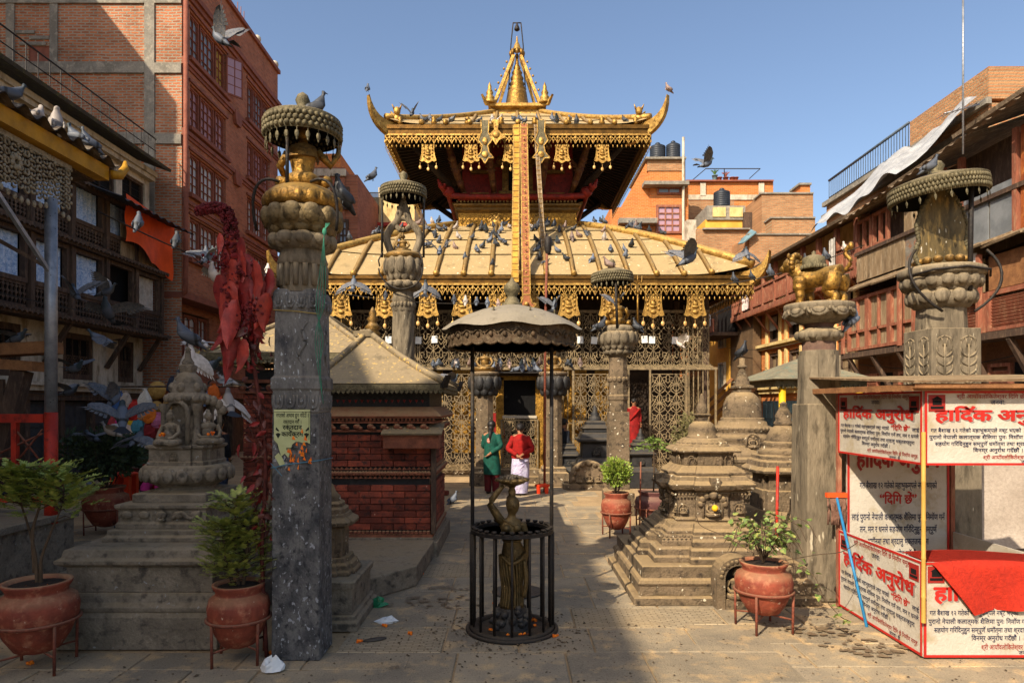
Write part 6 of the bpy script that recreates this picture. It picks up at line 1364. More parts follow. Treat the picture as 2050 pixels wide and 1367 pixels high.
for i in range(nn):
    a = 2*PI*i/nn; c, s = math.cos(a), math.sin(a); m.tube([(.556*math.cos(a+t), .556*math.sin(a+t), 2.51-.02*math.sin((t+.1)/.2*PI)) for t in (-.1, -.05, 0, .05, .1)], .012, 5); m.ball((.558*c, .558*s, 2.57), (.02, .02, .025), 6, 4)
    m.tube([(.56*math.cos(a+t), .56*math.sin(a+t), 2.575+.035*math.cos(t/.09*PI/2)) for t in (-.09, -.045, 0, .045, .09)], .007, 5)
obj('valance', m, mat('rusty_valance', '5d4a35', '463827', 9, .7, .3, bump=.4, c3='6f6049'), hd)
# lamp-bearer statue
BRZ = mat('soot_bronze', '75603a', '524428', 9, .45, .5, bump=.4, c3='7a6238', fine=50, spots='b9a070', spotlim=.72, spotscale=26)
lb = thing('lamp_bearer_statue', 'dark bronze lady raising one arm to a lamp bowl, inside the ring cage', 'statue', (0, CY, 0), R(10))
def rings(m, R_, n=16, sm=True, fold=0.0):
    vs = []; 
    for cx, cy, z, rx_, ry_ in R_:
        for i in range(n): a = 2*PI*i/n; q0 = 1+fold*math.sin(7*a+z*6)+fold*.6*math.sin(4*a-z*17); vs.append((cx+rx_*q0*math.cos(a), cy+ry_*q0*math.sin(a), z))
    k = len(R_); m.add(vs, [(j*n+i, j*n+(i+1) % n, (j+1)*n+(i+1) % n, (j+1)*n+i) for j in range(k-1) for i in range(n)], sm); m.add(vs[:n], [tuple(range(n-1, -1, -1))]); m.add(vs[-n:], [tuple(range(n))]); return m
m = MB(); rings(m, [(.01, 0, .24, .085, .075), (0, 0, .3, .075, .065), (0, 0, .42, .08, .065), (.01, 0, .56, .1, .075), (.015, 0, .64, .115, .085), (.01, 0, .71, .1, .075), (0, 0, .78, .075, .06), (-.005, 0, .85, .085, .065), (-.01, 0, .92, .105, .07), (-.01, 0, .965, .085, .055), (-.005, 0, .99, .04, .04), (0, 0, 1.02, .034, .036), (.005, -.005, 1.05, .05, .055), (.005, -.01, 1.1, .062, .072), (.005, -.005, 1.15, .055, .062), (.005, 0, 1.18, .025, .03)], 18)
m.tube([(-.08, 0, .94), (-.12, 0, .99), (-.165, -.01, 1.06), (-.2, -.015, 1.115), (-.19, -.02, 1.145), (-.15, -.02, 1.2), (-.105, -.015, 1.25), (-.08, -.01, 1.275)], [.036, .04, .036, .031, .029, .028, .023, .02], 10)
for sx in (-1, 1): m.ball((sx*.045-.01, -.055, .9), (.04, .035, .038), 8, 6)
m.tube([(-.09, -.03, .98), (0, -.07, .93), (.1, -.05, .84)], .012, 6); torus(m, .08, .79, .012, 20); m.tube(catmull([(.09, 0, .94), (.13, .01, .8), (.13, 0, .68), (.1, -.02, .56)]), [.036]*6+[.03]*6+[.024]*8, 8)
for k in range(4): m.tube([(-.06+.012*k, -.015, 1.27), (-.05+.014*k, -.02, 1.3)], .007, 5)
for k in range(4): m.tube([(.085+.01*k, -.02, .56), (.083+.01*k, -.025, .51-.005*k)], .007, 5)
m.ball((.005, -.085, 1.1), (.01, .014, .018), 6, 4); m.ball((.005, .06, 1.15), (.045, .04, .04), 8, 5); obj('body', m, BRZ, lb)
m = MB()
for k in range(22): a = 2*PI*k/22; m.tube(catmull([(.11*math.cos(a), .08*math.sin(a), .66), (.1*math.cos(a+.15), .085*math.sin(a+.15), .5), (.085*math.cos(a+.3), .075*math.sin(a+.3), .36), (.1*math.cos(a+.2), .09*math.sin(a+.2), .2)]), .014, 5)
m.tube(catmull([(-.1, -.05, .66), (-.03, -.1, .6), (.05, -.1, .63), (.11, -.04, .68)]), .02, 6); m.tube(catmull([(.1, -.06, .62), (.11, -.09, .45), (.09, -.09, .3)]), .022, 6); obj('draped_skirt', m, BRZ, lb)
m = MB().lathe([(.03, 1.18), (.035, 1.22), (.025, 1.25), (.04, 1.27), (.1, 1.29), (.135, 1.315), (.13, 1.32), (.0, 1.33)], 20)
for k in range(12): a = k*PI/6; m.ball((.12*math.cos(a), .12*math.sin(a), 1.325), (.04, .04, .018), 6, 4)
obj('lamp_bowl', m, BRZ, lb); m = MB(); rr_ = random.Random(5)
for k in range(50): a = rr_.uniform(0, 6.3); r = rr_.uniform(0, .1); m.ball((r*math.cos(a), r*math.sin(a), 1.34+.02*(1-r/.1)), rr_.uniform(.008, .02), 5, 4)
obj('ash_heap', m, mat('grey_ash', '6a5f50', '4d443a', 30, .95, bump=.4), lb)
m = MB(); rr_ = random.Random(6); rings(m, [(0, 0, .01, .19, .16), (.01, 0, .1, .16, .13), (0, 0, .18, .12, .1), (0, 0, .25, .07, .06)], 14)
for k in range(26): a = rr_.uniform(0, 6.3); z = rr_.uniform(.03, .2); m.ball(((.19-.4*z)*math.cos(a), (.16-.35*z)*math.sin(a), z), (.05, .04, .035), 6, 4, rot=(a, z, a))
obj('rock_base', m, STONE_B, lb)
# offerings inside the cage and the round manhole behind
mg = bpy.data.materials['marigold']; rr_ = random.Random(8)
for k in range(12):
    a = rr_.uniform(0, 6.3); r = rr_.uniform(.2, .29); m = MB()
    for j in range(7): m.ball((rr_.uniform(-.012, .012), rr_.uniform(-.012, .012), rr_.uniform(.01, .025)), .011, 5, 3)
    tag(obj('marigold_head', m, mg, None, (r*math.cos(a), CY+r*math.sin(a), .012)), 'orange marigold head lying inside the ring cage', 'flower', 'marigolds dropped in the cage')
tag(obj('manhole_cover', MB().lathe([(.27, 0), (.27, .012), (.24, .014), (.23, .01), (0, .012)], 36, (.06, 7.25, .004)), STONE_B), 'round dark cover in the paving behind the ring cage', 'cover')

# ------------------------------------------------------------------ terracotta pots on iron stands
def pot(nm, lab, loc, r, h, legh, m=TERRA, rim=.8):
    t = thing(nm, lab, 'flower pot', loc, group='clay pots on iron stands'); z = legh
    p = [(r*.25, z), (r*.55, z+h*.06), (r*.78, z+h*.25), (r*.97, z+h*.5), (r, z+h*.64), (r*.93, z+h*.78), (r*rim*.92, z+h*.84), (r*rim*.9, z+h*.88), (r*rim*1.03, z+h*.96), (r*rim*1.05, z+h), (r*rim*.93, z+h), (r*rim*.85, z+h*.93)]
    obj('body', MB().lathe(p, 32), m, t); obj('soil', MB().lathe([(r*rim*.87, z+h*.945), (r*.4, z+h*.97), (0, z+h*.975)], 20), SOIL, t)
    s = MB(); zr = z+h*.46; torus(s, r*1.0, zr, .013, 32); o = obj('stand_ring', s, RUST, t)
    for k in range(4): a = PI/4+k*PI/2+.2; obj('stand_leg', MB().tube([(r*math.cos(a), r*math.sin(a), zr), (r*.98*math.cos(a), r*.98*math.sin(a), 0)], .012, 6), RUST, t)
    s = MB(); pts = [(r*.98*math.cos(PI/4+k*PI/2+.2), r*.98*math.sin(PI/4+k*PI/2+.2), zr*.35) for k in range(4)]
    s.tube([pts[0], pts[2]], .009, 5); s.tube([pts[1], (pts[1][0]*.1, pts[1][1]*.1, pts[1][2]+.02), pts[3]], .009, 5); obj('stand_brace', s, RUST, t); return t
pot('plant_pot', 'large clay pot on rusty stand with feathery shrub, far left', (-3.6, 5.18, 0), .28, .54, .12)
pot('plant_pot', 'clay pot on rusty stand with staked conifer, beside the near pillar', (-2.14, 5.35, 0), .235, .5, .1)
pot('plant_pot', 'clay pot with dark bush, behind the Buddha chaitya', (-6.3, 10.6, 0), .33, .62, .1)
pot('plant_pot', 'sunlit clay pot with trailing leaves, right foreground', (2.24, 6.08, 0), .25, .47, .13)
pot('plant_pot', 'clay pot with round light-green bush, right of the path', (1.58, 10.35, 0), .23, .56, .1)
pot('plant_pot', 'purple-brown pot with small araucaria, beside the stepped chaitya', (2.28, 11.0, 0), .3, .5, .1, TERRA_P)
def leafmat(nm, a, b, c): return mat(nm, a, b, 9, .6, bump=.1, c3=c, fine=20, spec=.4)
CYP = leafmat('cypress_green', '8a9440', '6b7830', 'a8ac55'); CYP2 = leafmat('conifer_green', '959a46', '757f36', 'b0ae5c'); DKB = leafmat('dark_bush', '3a4a2c', '2b3822', '50603a'); LTB = leafmat('light_bush', '7d8f30', '5f7526', 'a3a845'); ARA = leafmat('araucaria', '6d8436', '556b2a', '8a9a4a'); VIN = leafmat('vine_green', '6f8440', '56692f', 'a39a50')
BARK = mat('bark', '5d4a36', '473828', 20, .9, bump=.5, stretch=(1, 1, .3)); STEMR = mat('reddish_stem', '6d3328', '54261f', 20, .8, bump=.3)
def spray(m, o, d, L_, rnd, n=9, lw=.0125):      # feathery frond of narrow leaflets along a drooping axis
    d = Vector(d).normalized(); s = d.cross(Vector((0, 0, 1)));
    if s.length < .1: s = Vector((1, 0, 0))
    s.normalize(); u = s.cross(d)
    for k in range(n):
        f = (k+.5)/n; p = Vector(o)+d*L_*f+Vector((0, 0, -.12*L_*f*f)); w_ = L_*.34*(1-f*.75)
        for sg in (-1, 1):
            a = d*.75+s*sg+u*rnd.uniform(-.4, .4); a.normalize(); q = p+a*w_; b = d*lw*.8
            m.add([tuple(p-b), tuple(p+b), tuple(q+b*.4), tuple(q-b*.3)], [(0, 1, 2, 3)])
def leafq(m, p, d, L_, wd, rnd, bend=.2):
    d = Vector(d).normalized(); s = d.cross(Vector((rnd.uniform(-1, 1), rnd.uniform(-1, 1), rnd.uniform(-.2, 1))))
    if s.length < .05: s = Vector((1, 0, 0))
    s.normalize(); n_ = s.cross(d); p = Vector(p); c = p+d*L_*.5+n_*bend*L_*.3; e = p+d*L_
    m.add([tuple(p), tuple(c+s*wd), tuple(e), tuple(c-s*wd)], [(0, 1, 2), (0, 2, 3)])
rnd = random.Random(11)
def conifer(nm, lab, loc, h, r, m, stems, nfr, frL, zmin, group='potted plants'):
    t = thing(nm, lab, 'plant', loc, group=group); tr = MB(); fo = MB()
    for st_ in stems: tr.tube(catmull(st_), [max(.004, .016-.0006*i) for i in range(len(catmull(st_)))], 6)
    for k in range(nfr):
        a = rnd.uniform(0, 6.3); f = rnd.random()**.7; st_ = catmull(rnd.choice(stems)); b = Vector(st_[min(len(st_)-1, int(len(st_)*(zmin+(1-zmin)*f)))])
        off = Vector((math.cos(a), math.sin(a), rnd.uniform(-.1, .5)))*r*rnd.uniform(.15, .9)*(1.1-.5*f); p = b+off
        if rnd.random() < .35: tr.tube([tuple(b), tuple(b+off*.6+Vector((0, 0, .02))), tuple(p)], [.005, .004, .002], 4)
        spray(fo, p, (math.cos(a), math.sin(a), rnd.uniform(.1, .9)), frL*rnd.uniform(.7, 1.25), rnd)
    obj('trunk', tr, BARK, t); obj('foliage', fo, m, t); return t
conifer('feathery_shrub', 'feathery green shrub on twin bare stems in the far left pot', (-3.6, 5.18, .62), .85, .27, CYP, [[(0, 0, 0), (-.02, 0, .25), (-.1, .02, .5), (-.16, 0, .72), (-.2, .02, .85)], [(.02, .01, 0), (.03, 0, .2), (.1, 0, .4), (.17, .02, .6), (.2, 0, .78)], [(-.02, 0, .1), (-.05, .02, .4), (-.02, .05, .6), (.0, .05, .85)]], 330, .15, .6)
conifer('staked_conifer', 'dense yellow-green conifer tied to a stake beside the near pillar', (-2.14, 5.35, .55), .8, .23, CYP2, [[(0, 0, 0), (-.02, 0, .2), (-.04, .02, .45), (-.02, 0, .7)], [(.03, 0, 0), (.06, 0, .25), (.08, .02, .5)], [(-.04, 0, 0), (-.1, 0, .25), (-.14, .02, .5)]], 520, .125, .15)
tag(obj('bamboo_stake', MB().tube([(-1.98, 5.42, .5), (-1.93, 5.5, 1.5)], .011, 6), WOOD_O), 'thin stake leaning beside the staked conifer', 'stake')
def bush(nm, lab, loc, rx_, rz_, m, n, L_, wd, stemh, hollow=.35, mb=None, flat=1):
    t = thing(nm, lab, 'plant', loc, group='potted plants'); fo = MB(); tr = MB()
    cl = [(Vector((rnd.gauss(0, .5), rnd.gauss(0, .5), rnd.gauss(0, .45)))) for _ in range(14)]
    for c in cl: tr.tube([(0, 0, 0), (c.x*rx_*.3, c.y*rx_*.3, stemh), (c.x*rx_*.8, c.y*rx_*.8, stemh+rz_+c.z*rz_*.7)], [.009, .007, .003], 5)
    for k in range(n):
        c = rnd.choice(cl); v = Vector((rnd.gauss(0, 1), rnd.gauss(0, 1), rnd.gauss(0, 1))).normalized()*rnd.uniform(hollow, 1)**.5
        q = c*.55+v*.6
        if q.length > 1.05: q = q.normalized()*rnd.uniform(.85, 1.05)
        p = Vector((q.x*rx_, q.y*rx_, stemh+rz_+q.z*rz_)); leafq(fo, p, v+Vector((0, 0, .3)), L_*rnd.uniform(.7, 1.3), wd*rnd.uniform(.8, 1.2), rnd)
    obj('stems', tr, BARK, t); obj('foliage', fo, m, t); return t
bush('dark_bush', 'dark leafy bush in the pot behind the Buddha chaitya', (-6.3, 10.6, .66), .68, .45, DKB, 2600, .09, .026, .1)
bush('round_bush', 'round light-green clipped bush in the pot right of the path', (1.58, 10.35, .62), .26, .24, LTB, 1700, .045, .016, .08)
av = thing('araucaria', 'small araucaria with flat tiers of drooping branches in the purple pot', 'plant', (2.28, 11.0, .58), group='potted plants'); tr = MB().tube([(0, 0, 0), (.01, 0, .4), (0, 0, .85)], [.014, .012, .006], 6); fo = MB()
for z, n, L_ in ((.72, 9, .36), (.8, 7, .25), (.85, 5, .12)):
    for k in range(n):
        a = 2*PI*k/n+z*9; d = Vector((math.cos(a), math.sin(a), .1)); pts = [Vector((0, 0, z))+d*L_*f+Vector((0, 0, -.22*L_*f*f)) for f in (0, .35, .7, 1)]; tr.tube([tuple(p) for p in pts], [.006, .005, .004, .002], 4)
        for j in range(26): f = rnd.random(); p = Vector((0, 0, z))+d*L_*f+Vector((0, 0, -.22*L_*f*f)); leafq(fo, p, Vector((math.cos(a+rnd.choice((-1, 1))*.9), math.sin(a+rnd.choice((-1, 1))*.9), rnd.uniform(-.3, .4))), .1*(1-.5*f), .008, rnd)
obj('trunk', tr, BARK, av); obj('foliage', fo, ARA, av)
tag(obj('iron_rod', MB().tube([(1.98, 10.6, 0), (2.0, 10.6, 1.1)], .012, 6), RUST), 'thin rusty rod standing left of the araucaria', 'rod')
vn = thing('trailing_plant', 'straggly plant with heart-shaped leaves trailing from the sunlit pot', 'plant', (2.24, 6.08, .58), group='potted plants'); tr = MB(); leaves = [MB() for _ in range(2)]
lm = []
for k in range(3):
    m = MB(); s = .03+.006*k; P_ = [(0, 0, 0), (-.5, .15, .05), (-.62, .5, .1), (-.4, .95, .02), (0, 1.5, -.12), (.4, .95, .02), (.62, .5, .1), (.5, .15, .05)]; m.add([(x*s, y*s, z*s) for x, y, z in P_]+[(0, .6*s, -.05*s)], [(8, i, (i+1) % 8) for i in range(8)]); lm.append(m.mesh('leaf', VIN))
ends = []
for k in range(30):
    a = rnd.uniform(0, 6.3); L_ = rnd.uniform(.2, .46); dr_ = rnd.uniform(.0, .9); up = rnd.uniform(.15, .4)
    P_ = [Vector((0, 0, 0)), Vector((math.cos(a)*L_*.4, math.sin(a)*L_*.4, up)), Vector((math.cos(a)*L_*.8, math.sin(a)*L_*.8, up*1.1-.05*dr_)), Vector((math.cos(a)*L_, math.sin(a)*L_, up-.2*dr_))]
    pts = catmull(P_, 5); tr.tube(pts, .0035, 4)
    for j in range(9): ends.append(Vector(pts[3+j % 13]))
for tail in ([(.1, -.15, .05), (.3, -.3, -.02), (.38, -.33, -.2), (.5, -.36, -.35), (.62, -.3, -.42)], [(.15, -.1, .05), (.38, -.2, .12), (.6, -.18, .14), (.78, -.1, .2)], [(-.1, -.1, .1), (-.35, -.1, .25), (-.55, 0, .33), (-.6, 0, .42)]):
    pts = catmull(tail, 6); tr.tube(pts, .004, 4); ends += [Vector(p) for p in pts[3::2]]*2
for p in ends[:295]:
    link('leaf', rnd.choice(lm), vn, tuple(p+Vector((rnd.gauss(0, .03), rnd.gauss(0, .03), rnd.gauss(0, .03)))), (rnd.uniform(-.9, .9), rnd.uniform(-.6, .6), rnd.uniform(0, 6.3)))
obj('stems', tr, BARK, vn)
# bare-leaf plant by the rear shrine and shrub by the stupa
bush('broadleaf_plant', 'dark broad-leaved plant beside the rear brick shrine', (-4.85, 11.0, .2), .2, .35, DKB, 60, .26, .05, .3); bush('dry_shrub', 'dusty shrub between the domed stupa and the grille', (3.2, 12.2, .2), .35, .5, mat('dusty_leaf', '7a7248', '5f5a38', 9, .8, bump=.1), 1100, .07, .02, .6)
# ------------------------------------------------------------------ love-lies-bleeding plant leaning on the near pillar
am = thing('red_amaranth', 'tall red amaranth with hanging crimson leaves against the near pillar', 'plant', (-1.97, 5.4, 0))
AR = [mat('crimson_leaf_%d' % i, a, b, 14, .55, bump=.2, spec=.4) for i, (a, b) in enumerate((('8a2422', '6a1b1a'), ('a8382a', '84281f'), ('663a30', '4d2b25')))]
obj('stem', MB().tube(catmull([(.03, 0, 0), (.0, -.02, .8), (.02, 0, 1.6), (-.08, -.02, 2.4), (-.18, -.02, 3.0), (-.24, -.04, 3.42)]), [.016]*20+[.012]*11, 8), STEMR, am)
m = MB(); n = 26
for k in range(700):
    f = rnd.random(); c = catmull([(-.22, -.05, 3.2), (-.25, -.05, 3.45), (-.31, -.05, 3.52), (-.4, -.05, 3.53), (-.5, -.05, 3.5)]); p = Vector(c[int(f*(len(c)-1))]); r = .062*(1-.5*f); v = Vector((rnd.gauss(0, 1), rnd.gauss(0, 1), rnd.gauss(0, 1))).normalized()*r; m.ball(tuple(p+v), rnd.uniform(.008, .016), 5, 3)
for c0 in ((-.12, -.1, 3.0), (-.22, -.1, 2.85), (-.3, -.08, 3.1), (-.02, -.12, 2.7), (-.15, -.1, 2.6)):
    for k in range(60): v = Vector((rnd.gauss(0, .04), rnd.gauss(0, .03), rnd.gauss(0, .05))); m.ball(tuple(Vector(c0)+v), rnd.uniform(.007, .014), 5, 3)
o = obj('flower_plume', m, mat('crimson_plume', '6d141a', '520f15', 30, .8, bump=.3), am); o['kind'] = 'stuff'
bigl = []
for k in range(3):
    m = MB(); L_ = .34; W_ = .058+.01*k
    m.grid(lambda u, v: ((u-.5)*2*W_*math.sin(PI*min(1, v*.95+.05)**.72), .05*math.sin(v*2.4)+.22*abs(u-.5)*W_*3+.012*math.sin(v*18)*abs(u-.5), -L_*v), 4, 9); bigl.append([m.mesh('leaf', a) for a in AR])
spots_ = [(-.27, 3.2, .9), (-.2, 3.12, 1.1), (-.1, 3.16, 1.1), (-.02, 3.1, 1.1), (-.3, 3.0, 1.15), (-.22, 2.95, 1.2), (-.1, 2.98, 1.25), (.02, 2.96, 1.15), (-.26, 2.78, 1.1), (-.15, 2.8, 1.2), (-.04, 2.78, 1.1), (-.22, 3.3, .6), (-.12, 3.28, .7), (-.3, 3.32, .5), (-.2, 2.6, 1), (-.16, 3.2, .8), (.08, 3.05, .8), (.1, 2.85, .9), (-.24, 2.42, .8), (-.1, 2.5, .8)]
for i, (x, z, s) in enumerate(spots_): link('leaf', bigl[i % 3][i % 2], am, (x, -.1-.06*rnd.random(), z), (rnd.uniform(-.35, .15), rnd.uniform(-.25, .25), rnd.uniform(-.9, .9)), s)
for i in range(170):
    z = rnd.uniform(.9, 2.6) if i < 110 else rnd.uniform(2.4, 3.2); x = .0 if z < 1.7 else -.1*(z-1.7); link('leaf', bigl[i % 3][2 if rnd.random() < .7 else 0], am, (x+rnd.gauss(0, .05), -.05+rnd.gauss(0, .04), z), (rnd.uniform(-1, .6), rnd.uniform(-1.3, 1.3), rnd.uniform(0, 6.3)), rnd.uniform(.18, .34))
# ------------------------------------------------------------------ lettering (flat print laid 3 mm proud of its board)
import re
def deva(s):
    def f(mm):
        c, v = mm.group(1), mm.group(2); reph = ''
        if c.startswith('\u0930\u094d') and len(c) > 2: c = c[2:]; reph = '\u0945'
        pre = '\u093f' if '\u093f' in v else ''
        return pre + c + v.replace('\u093f', '') + reph
    return re.sub('((?:[\u0915-\u0939]\u094d)*[\u0915-\u0939])([\u093e-\u094c\u0902\u0901\u0903]*)', f, s)
def text(par, s, o, rot, wd, m, hgt=None, bold=.012, name='lettering', al=0.5):
    c = bpy.data.curves.new('lettering', 'FONT'); c.body = deva(s); c.size = 1; c.resolution_u = 2; c.offset = min(bold, .014)
    ob = bpy.data.objects.new('lettering', c); me = bpy.data.meshes.new_from_object(ob); bpy.data.objects.remove(ob); bpy.data.curves.remove(c)
    xs = [v.co.x for v in me.vertices]; k = wd/(max(xs)-min(xs)); kz = (hgt or k); x0 = min(xs)
    for v in me.vertices: v.co = ((v.co.x-x0)*k-wd*al, v.co.y*kz, 0)
    if bold > .02:
        V = [tuple(v.co) for v in me.vertices]; F_ = [tuple(p.vertices) for p in me.polygons]; b_ = MB()
        for j, (dx, dy) in enumerate(((0, 0), (.5, 0), (-.5, 0), (0, .4), (0, -.4))): b_.add([(x+dx*bold*k, y+dy*bold*kz, -.0003*j) for x, y, z in V], F_)
        me = b_.mesh('lettering', m)
    me.materials.clear(); me.materials.append(m); return link(name, me, par, o, rot)
SIGNW = mat('sign_white', 'bfb7a8', 'b0a695', 1.5, .65, bump=.22, c3='a39478', bumpd=.05, spots='8f7f63', spotlim=.78, spotscale=9)
SIGNR = mat('sign_red', 'b8261c', 'a02018', 5, .6, bump=0); INK = mat('sign_ink', '1f2440', None, 5, .6, bump=0); SIGND = mat('sign_dark_red', '8f241c', None, 5, .6, bump=0); SHAD = mat('print_shadow', '8a8078', None, 5, .7, bump=0)
H1, L1, L2, L3, L4, LF, LT = 'हार्दिक अनुरोध', 'गत बैशाख १२ गतेको महाभुकम्पले नष्ट भएको', 'पुरानो नेपाली कलात्मक शैलिमा पुनः निर्माण गर्न तन, मन र धनले', 'सहयोग गरिदिनुहुन सम्पूर्ण धर्मात्मा तथा श्रदालु भक्तजनहरुमा', 'विनम्र अनुरोध गर्दछौं ।', 'श्री आर्यावलोकितेश्वर दिगि छें निर्माण समुह', 'जनवा: छै'
BX0, BX1, BY0, BY1 = 3.22, 4.34, 5.34, 6.72
bo = thing('signboard_booth', 'white collection booth covered in red and blue Devanagari notices, right foreground', 'booth')
def board(nm, x0, x1, y0, y1, z0, z1): return obj(nm, MB().box(x0, x1, y0, y1, z0, z1), SIGNW, bo)
def layout(par, W_, z0, z1, put, side=False):
    """put(u, z, ...) places print on a board of width W_; proportions as on the notice"""
    H_ = z1-z0; fr = MB(); e = .016
    put('frame', fr); 
    put(H1, .5+.012, z1-H_*.405-.006, W_*.86, SHAD, H_*.215, .06, -1); put(H1, .5, z1-H_*.4, W_*.86, SIGNR, H_*.215, .06, 1)
    put(LF, .55, z1-H_*.1, W_*.66, SIGND, H_*.075, .01, 0); put('जनवा:', .5, z1-H_*.18, W_*.1, INK, H_*.085, .01, 0)
    put(L1, .35, z1-H_*.555, W_*.62, INK, H_*.072, .012, 0); put('“दिगि छें”', .78, z1-H_*.555, W_*.2, SIGNR, H_*.1, .035, 0); put('लाई', .94, z1-H_*.555, W_*.07, INK, H_*.072, .012, 0)
    put(L2, .5, z1-H_*.645, W_*.94, INK, H_*.072, .012, 0); put(L3, .5, z1-H_*.735, W_*.86, INK, H_*.072, .012, 0); put(L4, .5, z1-H_*.82, W_*.34, INK, H_*.072, .012, 0)
    put(LF, .68, z0+H_*.085, W_*.56, SIGND, H_*.07, .01, 0); put(LT, .72, z0+H_*.03, W_*.12, INK, H_*.06, .01, 0)
def front(par, x0, x1, y, z0, z1):
    W_ = x1-x0
    def put(s, *a):
        if s == 'frame':
            m = a[0]; e = .018; m.box(x0, x1, y-.006, y, z0, z0+e); m.box(x0, x1, y-.006, y, z1-e, z1); m.box(x0, x0+e, y-.006, y, z0+e, z1-e); m.box(x1-e, x1, y-.006, y, z0+e, z1-e); obj('red_border', m, SIGNR, par); return
        u, z, wd, mm, h, b, lay_ = a; text(par, s, (x0+W_*u, y-.004-.001*lay_, z), (R(90), 0, 0), wd, mm, h, b)
    layout(par, W_, z0, z1, put)
    for xx in (x0+.03, ):
        t = obj('printed_picture', MB().box(xx, xx+.13, y-.005, y-.001, z1-.16, z1-.03), SIGND, par); obj('picture_detail', MB().box(xx+.015, xx+.115, y-.008, y-.0055, z1-.14, z1-.12).box(xx+.03, xx+.1, y-.008, y-.0055, z1-.11, z1-.07).prism([(xx+.02, z1-.068), (xx+.11, z1-.068), (xx+.065, z1-.04)], y-.008, y-.0055), BLACK, t)
def side(par, y0, y1, x, z0, z1):           # faces -X; reads from far (y1) to near (y0)
    W_ = y1-y0
    def put(s, *a):
        if s == 'frame':
            m = a[0]; e = .018; m.box(x-.006, x, y0, y1, z0, z0+e); m.box(x-.006, x, y0, y1, z1-e, z1); m.box(x-.006, x, y0, y0+e, z0+e, z1-e); m.box(x-.006, x, y1-e, y1, z0+e, z1-e); obj('red_border', m, SIGNR, par); return
        u, z, wd, mm, h, b, lay_ = a; text(par, s, (x-.004-.001*lay_, y1-W_*u, z), (R(90), 0, R(-90)), wd, mm, h, b)
    layout(par, W_, z0, z1, put)
    for yy in (y1-.17, y0+.04):
        t = obj('printed_picture', MB().box(x-.005, x-.001, yy, yy+.13, z1-.17, z1-.04), SIGND, par); obj('picture_detail', MB().box(x-.008, x-.0055, yy+.015, yy+.115, z1-.15, z1-.13).box(x-.008, x-.0055, yy+.03, yy+.1, z1-.12, z1-.08), BLACK, t)
f1 = board('front_counter_board', BX0, BX1, BY0, BY0+.02, .02, .76); front(f1, BX0, BX1, BY0, .02, .76)
s1 = board('side_counter_board', BX0, BX0+.02, BY0+.021, BY1, .02, .76); side(s1, BY0+.021, BY1, BX0, .02, .76)
f2 = board('front_upper_board', BX0, BX1+.3, BY0-.01, BY0+.01, 1.52, 2.1); front(f2, BX0, BX1+.02, BY0-.01, 1.52, 2.1)
s2 = board('side_upper_board', BX0-.005, BX0+.015, BY0+.011, BY1, 1.52, 2.1); side(s2, BY0+.011, BY1, BX0-.005, 1.52, 2.1)
bb = board('back_board', BX0+.08, BX0+1.08, BY1, BY1+.02, .3, 1.62); xm, yb_ = BX0+.58, BY1-.004
m = MB(); m.box(BX0+.08, BX0+.1, BY1-.006, BY1, .3, 1.62); obj('red_border', m, SIGNR, bb); obj('red_border', MB().box(BX0+1.06, BX0+1.08, BY1-.006, BY1, .3, 1.62), SIGNR, bb)
for s_, z, wd, mm, h, b in ((H1, 1.38, .82, SIGND, .24, .06), (L1, 1.17, .76, INK, .085, .014), ('“दिगि छें”', 1.02, .36, SIGNR, .13, .03), ('लाई पुरानो नेपाली कलात्मक शैलिमा पुनः निर्माण गर्न', .86, .92, INK, .085, .014), ('तन, मन र धनले सहयोग गरिदिनुहुन सम्पूर्ण', .74, .76, INK, .085, .014), ('धर्मात्मा तथा श्रदालु भक्तजनहरुमा', .62, .6, INK, .085, .014), (L4, .5, .4, INK, .085, .014)):
    text(bb, s_, (xm, yb_, z), (R(90), 0, 0), wd, mm, h, b)
board('right_counter_board', BX1, BX1+.02, BY0+.022, BY1, .02, .74); obj('counter_top', MB().box(BX0+.02, BX1, BY0+.022, BY0+.42, .7, .72), WOOD_O, bo)
for x, y in ((BX0+.02, BY1+.03), (BX1+.02, BY1+.03), (BX1+.04, BY0+.03)): obj('corner_post', MB().box(x-.02, x+.02, y, y+.04, 0, 2.12), WOOD_R, bo)
obj('roof_beam', MB().box(BX0-.13, BX1+.6, BY0-.09, BY0-.04, 2.1, 2.15), WOOD_L, bo); rf_ = MB()
for k in range(5): rf_.slab([(BX0-.17+.42*k, BY0-.16, 2.16+.006*k), (BX0+.26+.42*k, BY0-.16, 2.163+.006*k), (BX0+.26+.42*k, BY1+.35, 2.26+.006*k), (BX0-.17+.42*k, BY1+.35, 2.257+.006*k)], .018)
obj('roof_sheets', rf_, mat('ply_roof', '7d6448', '67523b', 5, .85, bump=.3, c3='9a8262', dust='b39a72'), bo); obj('roof_batten', MB().box(BX0-.15, BX1+.6, BY0-.14, BY0-.1, 2.12, 2.155).box(BX0-.15, BX0-.11, BY0-.1, BY1+.3, 2.1, 2.15), WOOD_L, bo)
BAM = mat('bamboo', 'c49a4a', 'a87f38', 8, .5, bump=.1, stretch=(1, 1, .3)); m = MB(); P_ = [(0, 0, 0)]
m.lathe([(.017, .3)] + [q_ for k in range(4) for q_ in ((.016, .5+.3*k-.01), (.019, .5+.3*k), (.016, .5+.3*k+.01))] + [(.016, 1.78)], 10); tag(obj('bamboo_pole', m, BAM, None, (BX0-.02, BY0-.03, 0)), 'yellow bamboo pole standing at the booth corner', 'pole')
cp = MB(); rc = lambda u, v: (3.27+1.3*u+.12*v*(1-u) if v > .4 else 3.27+1.3*u, 0, 0)
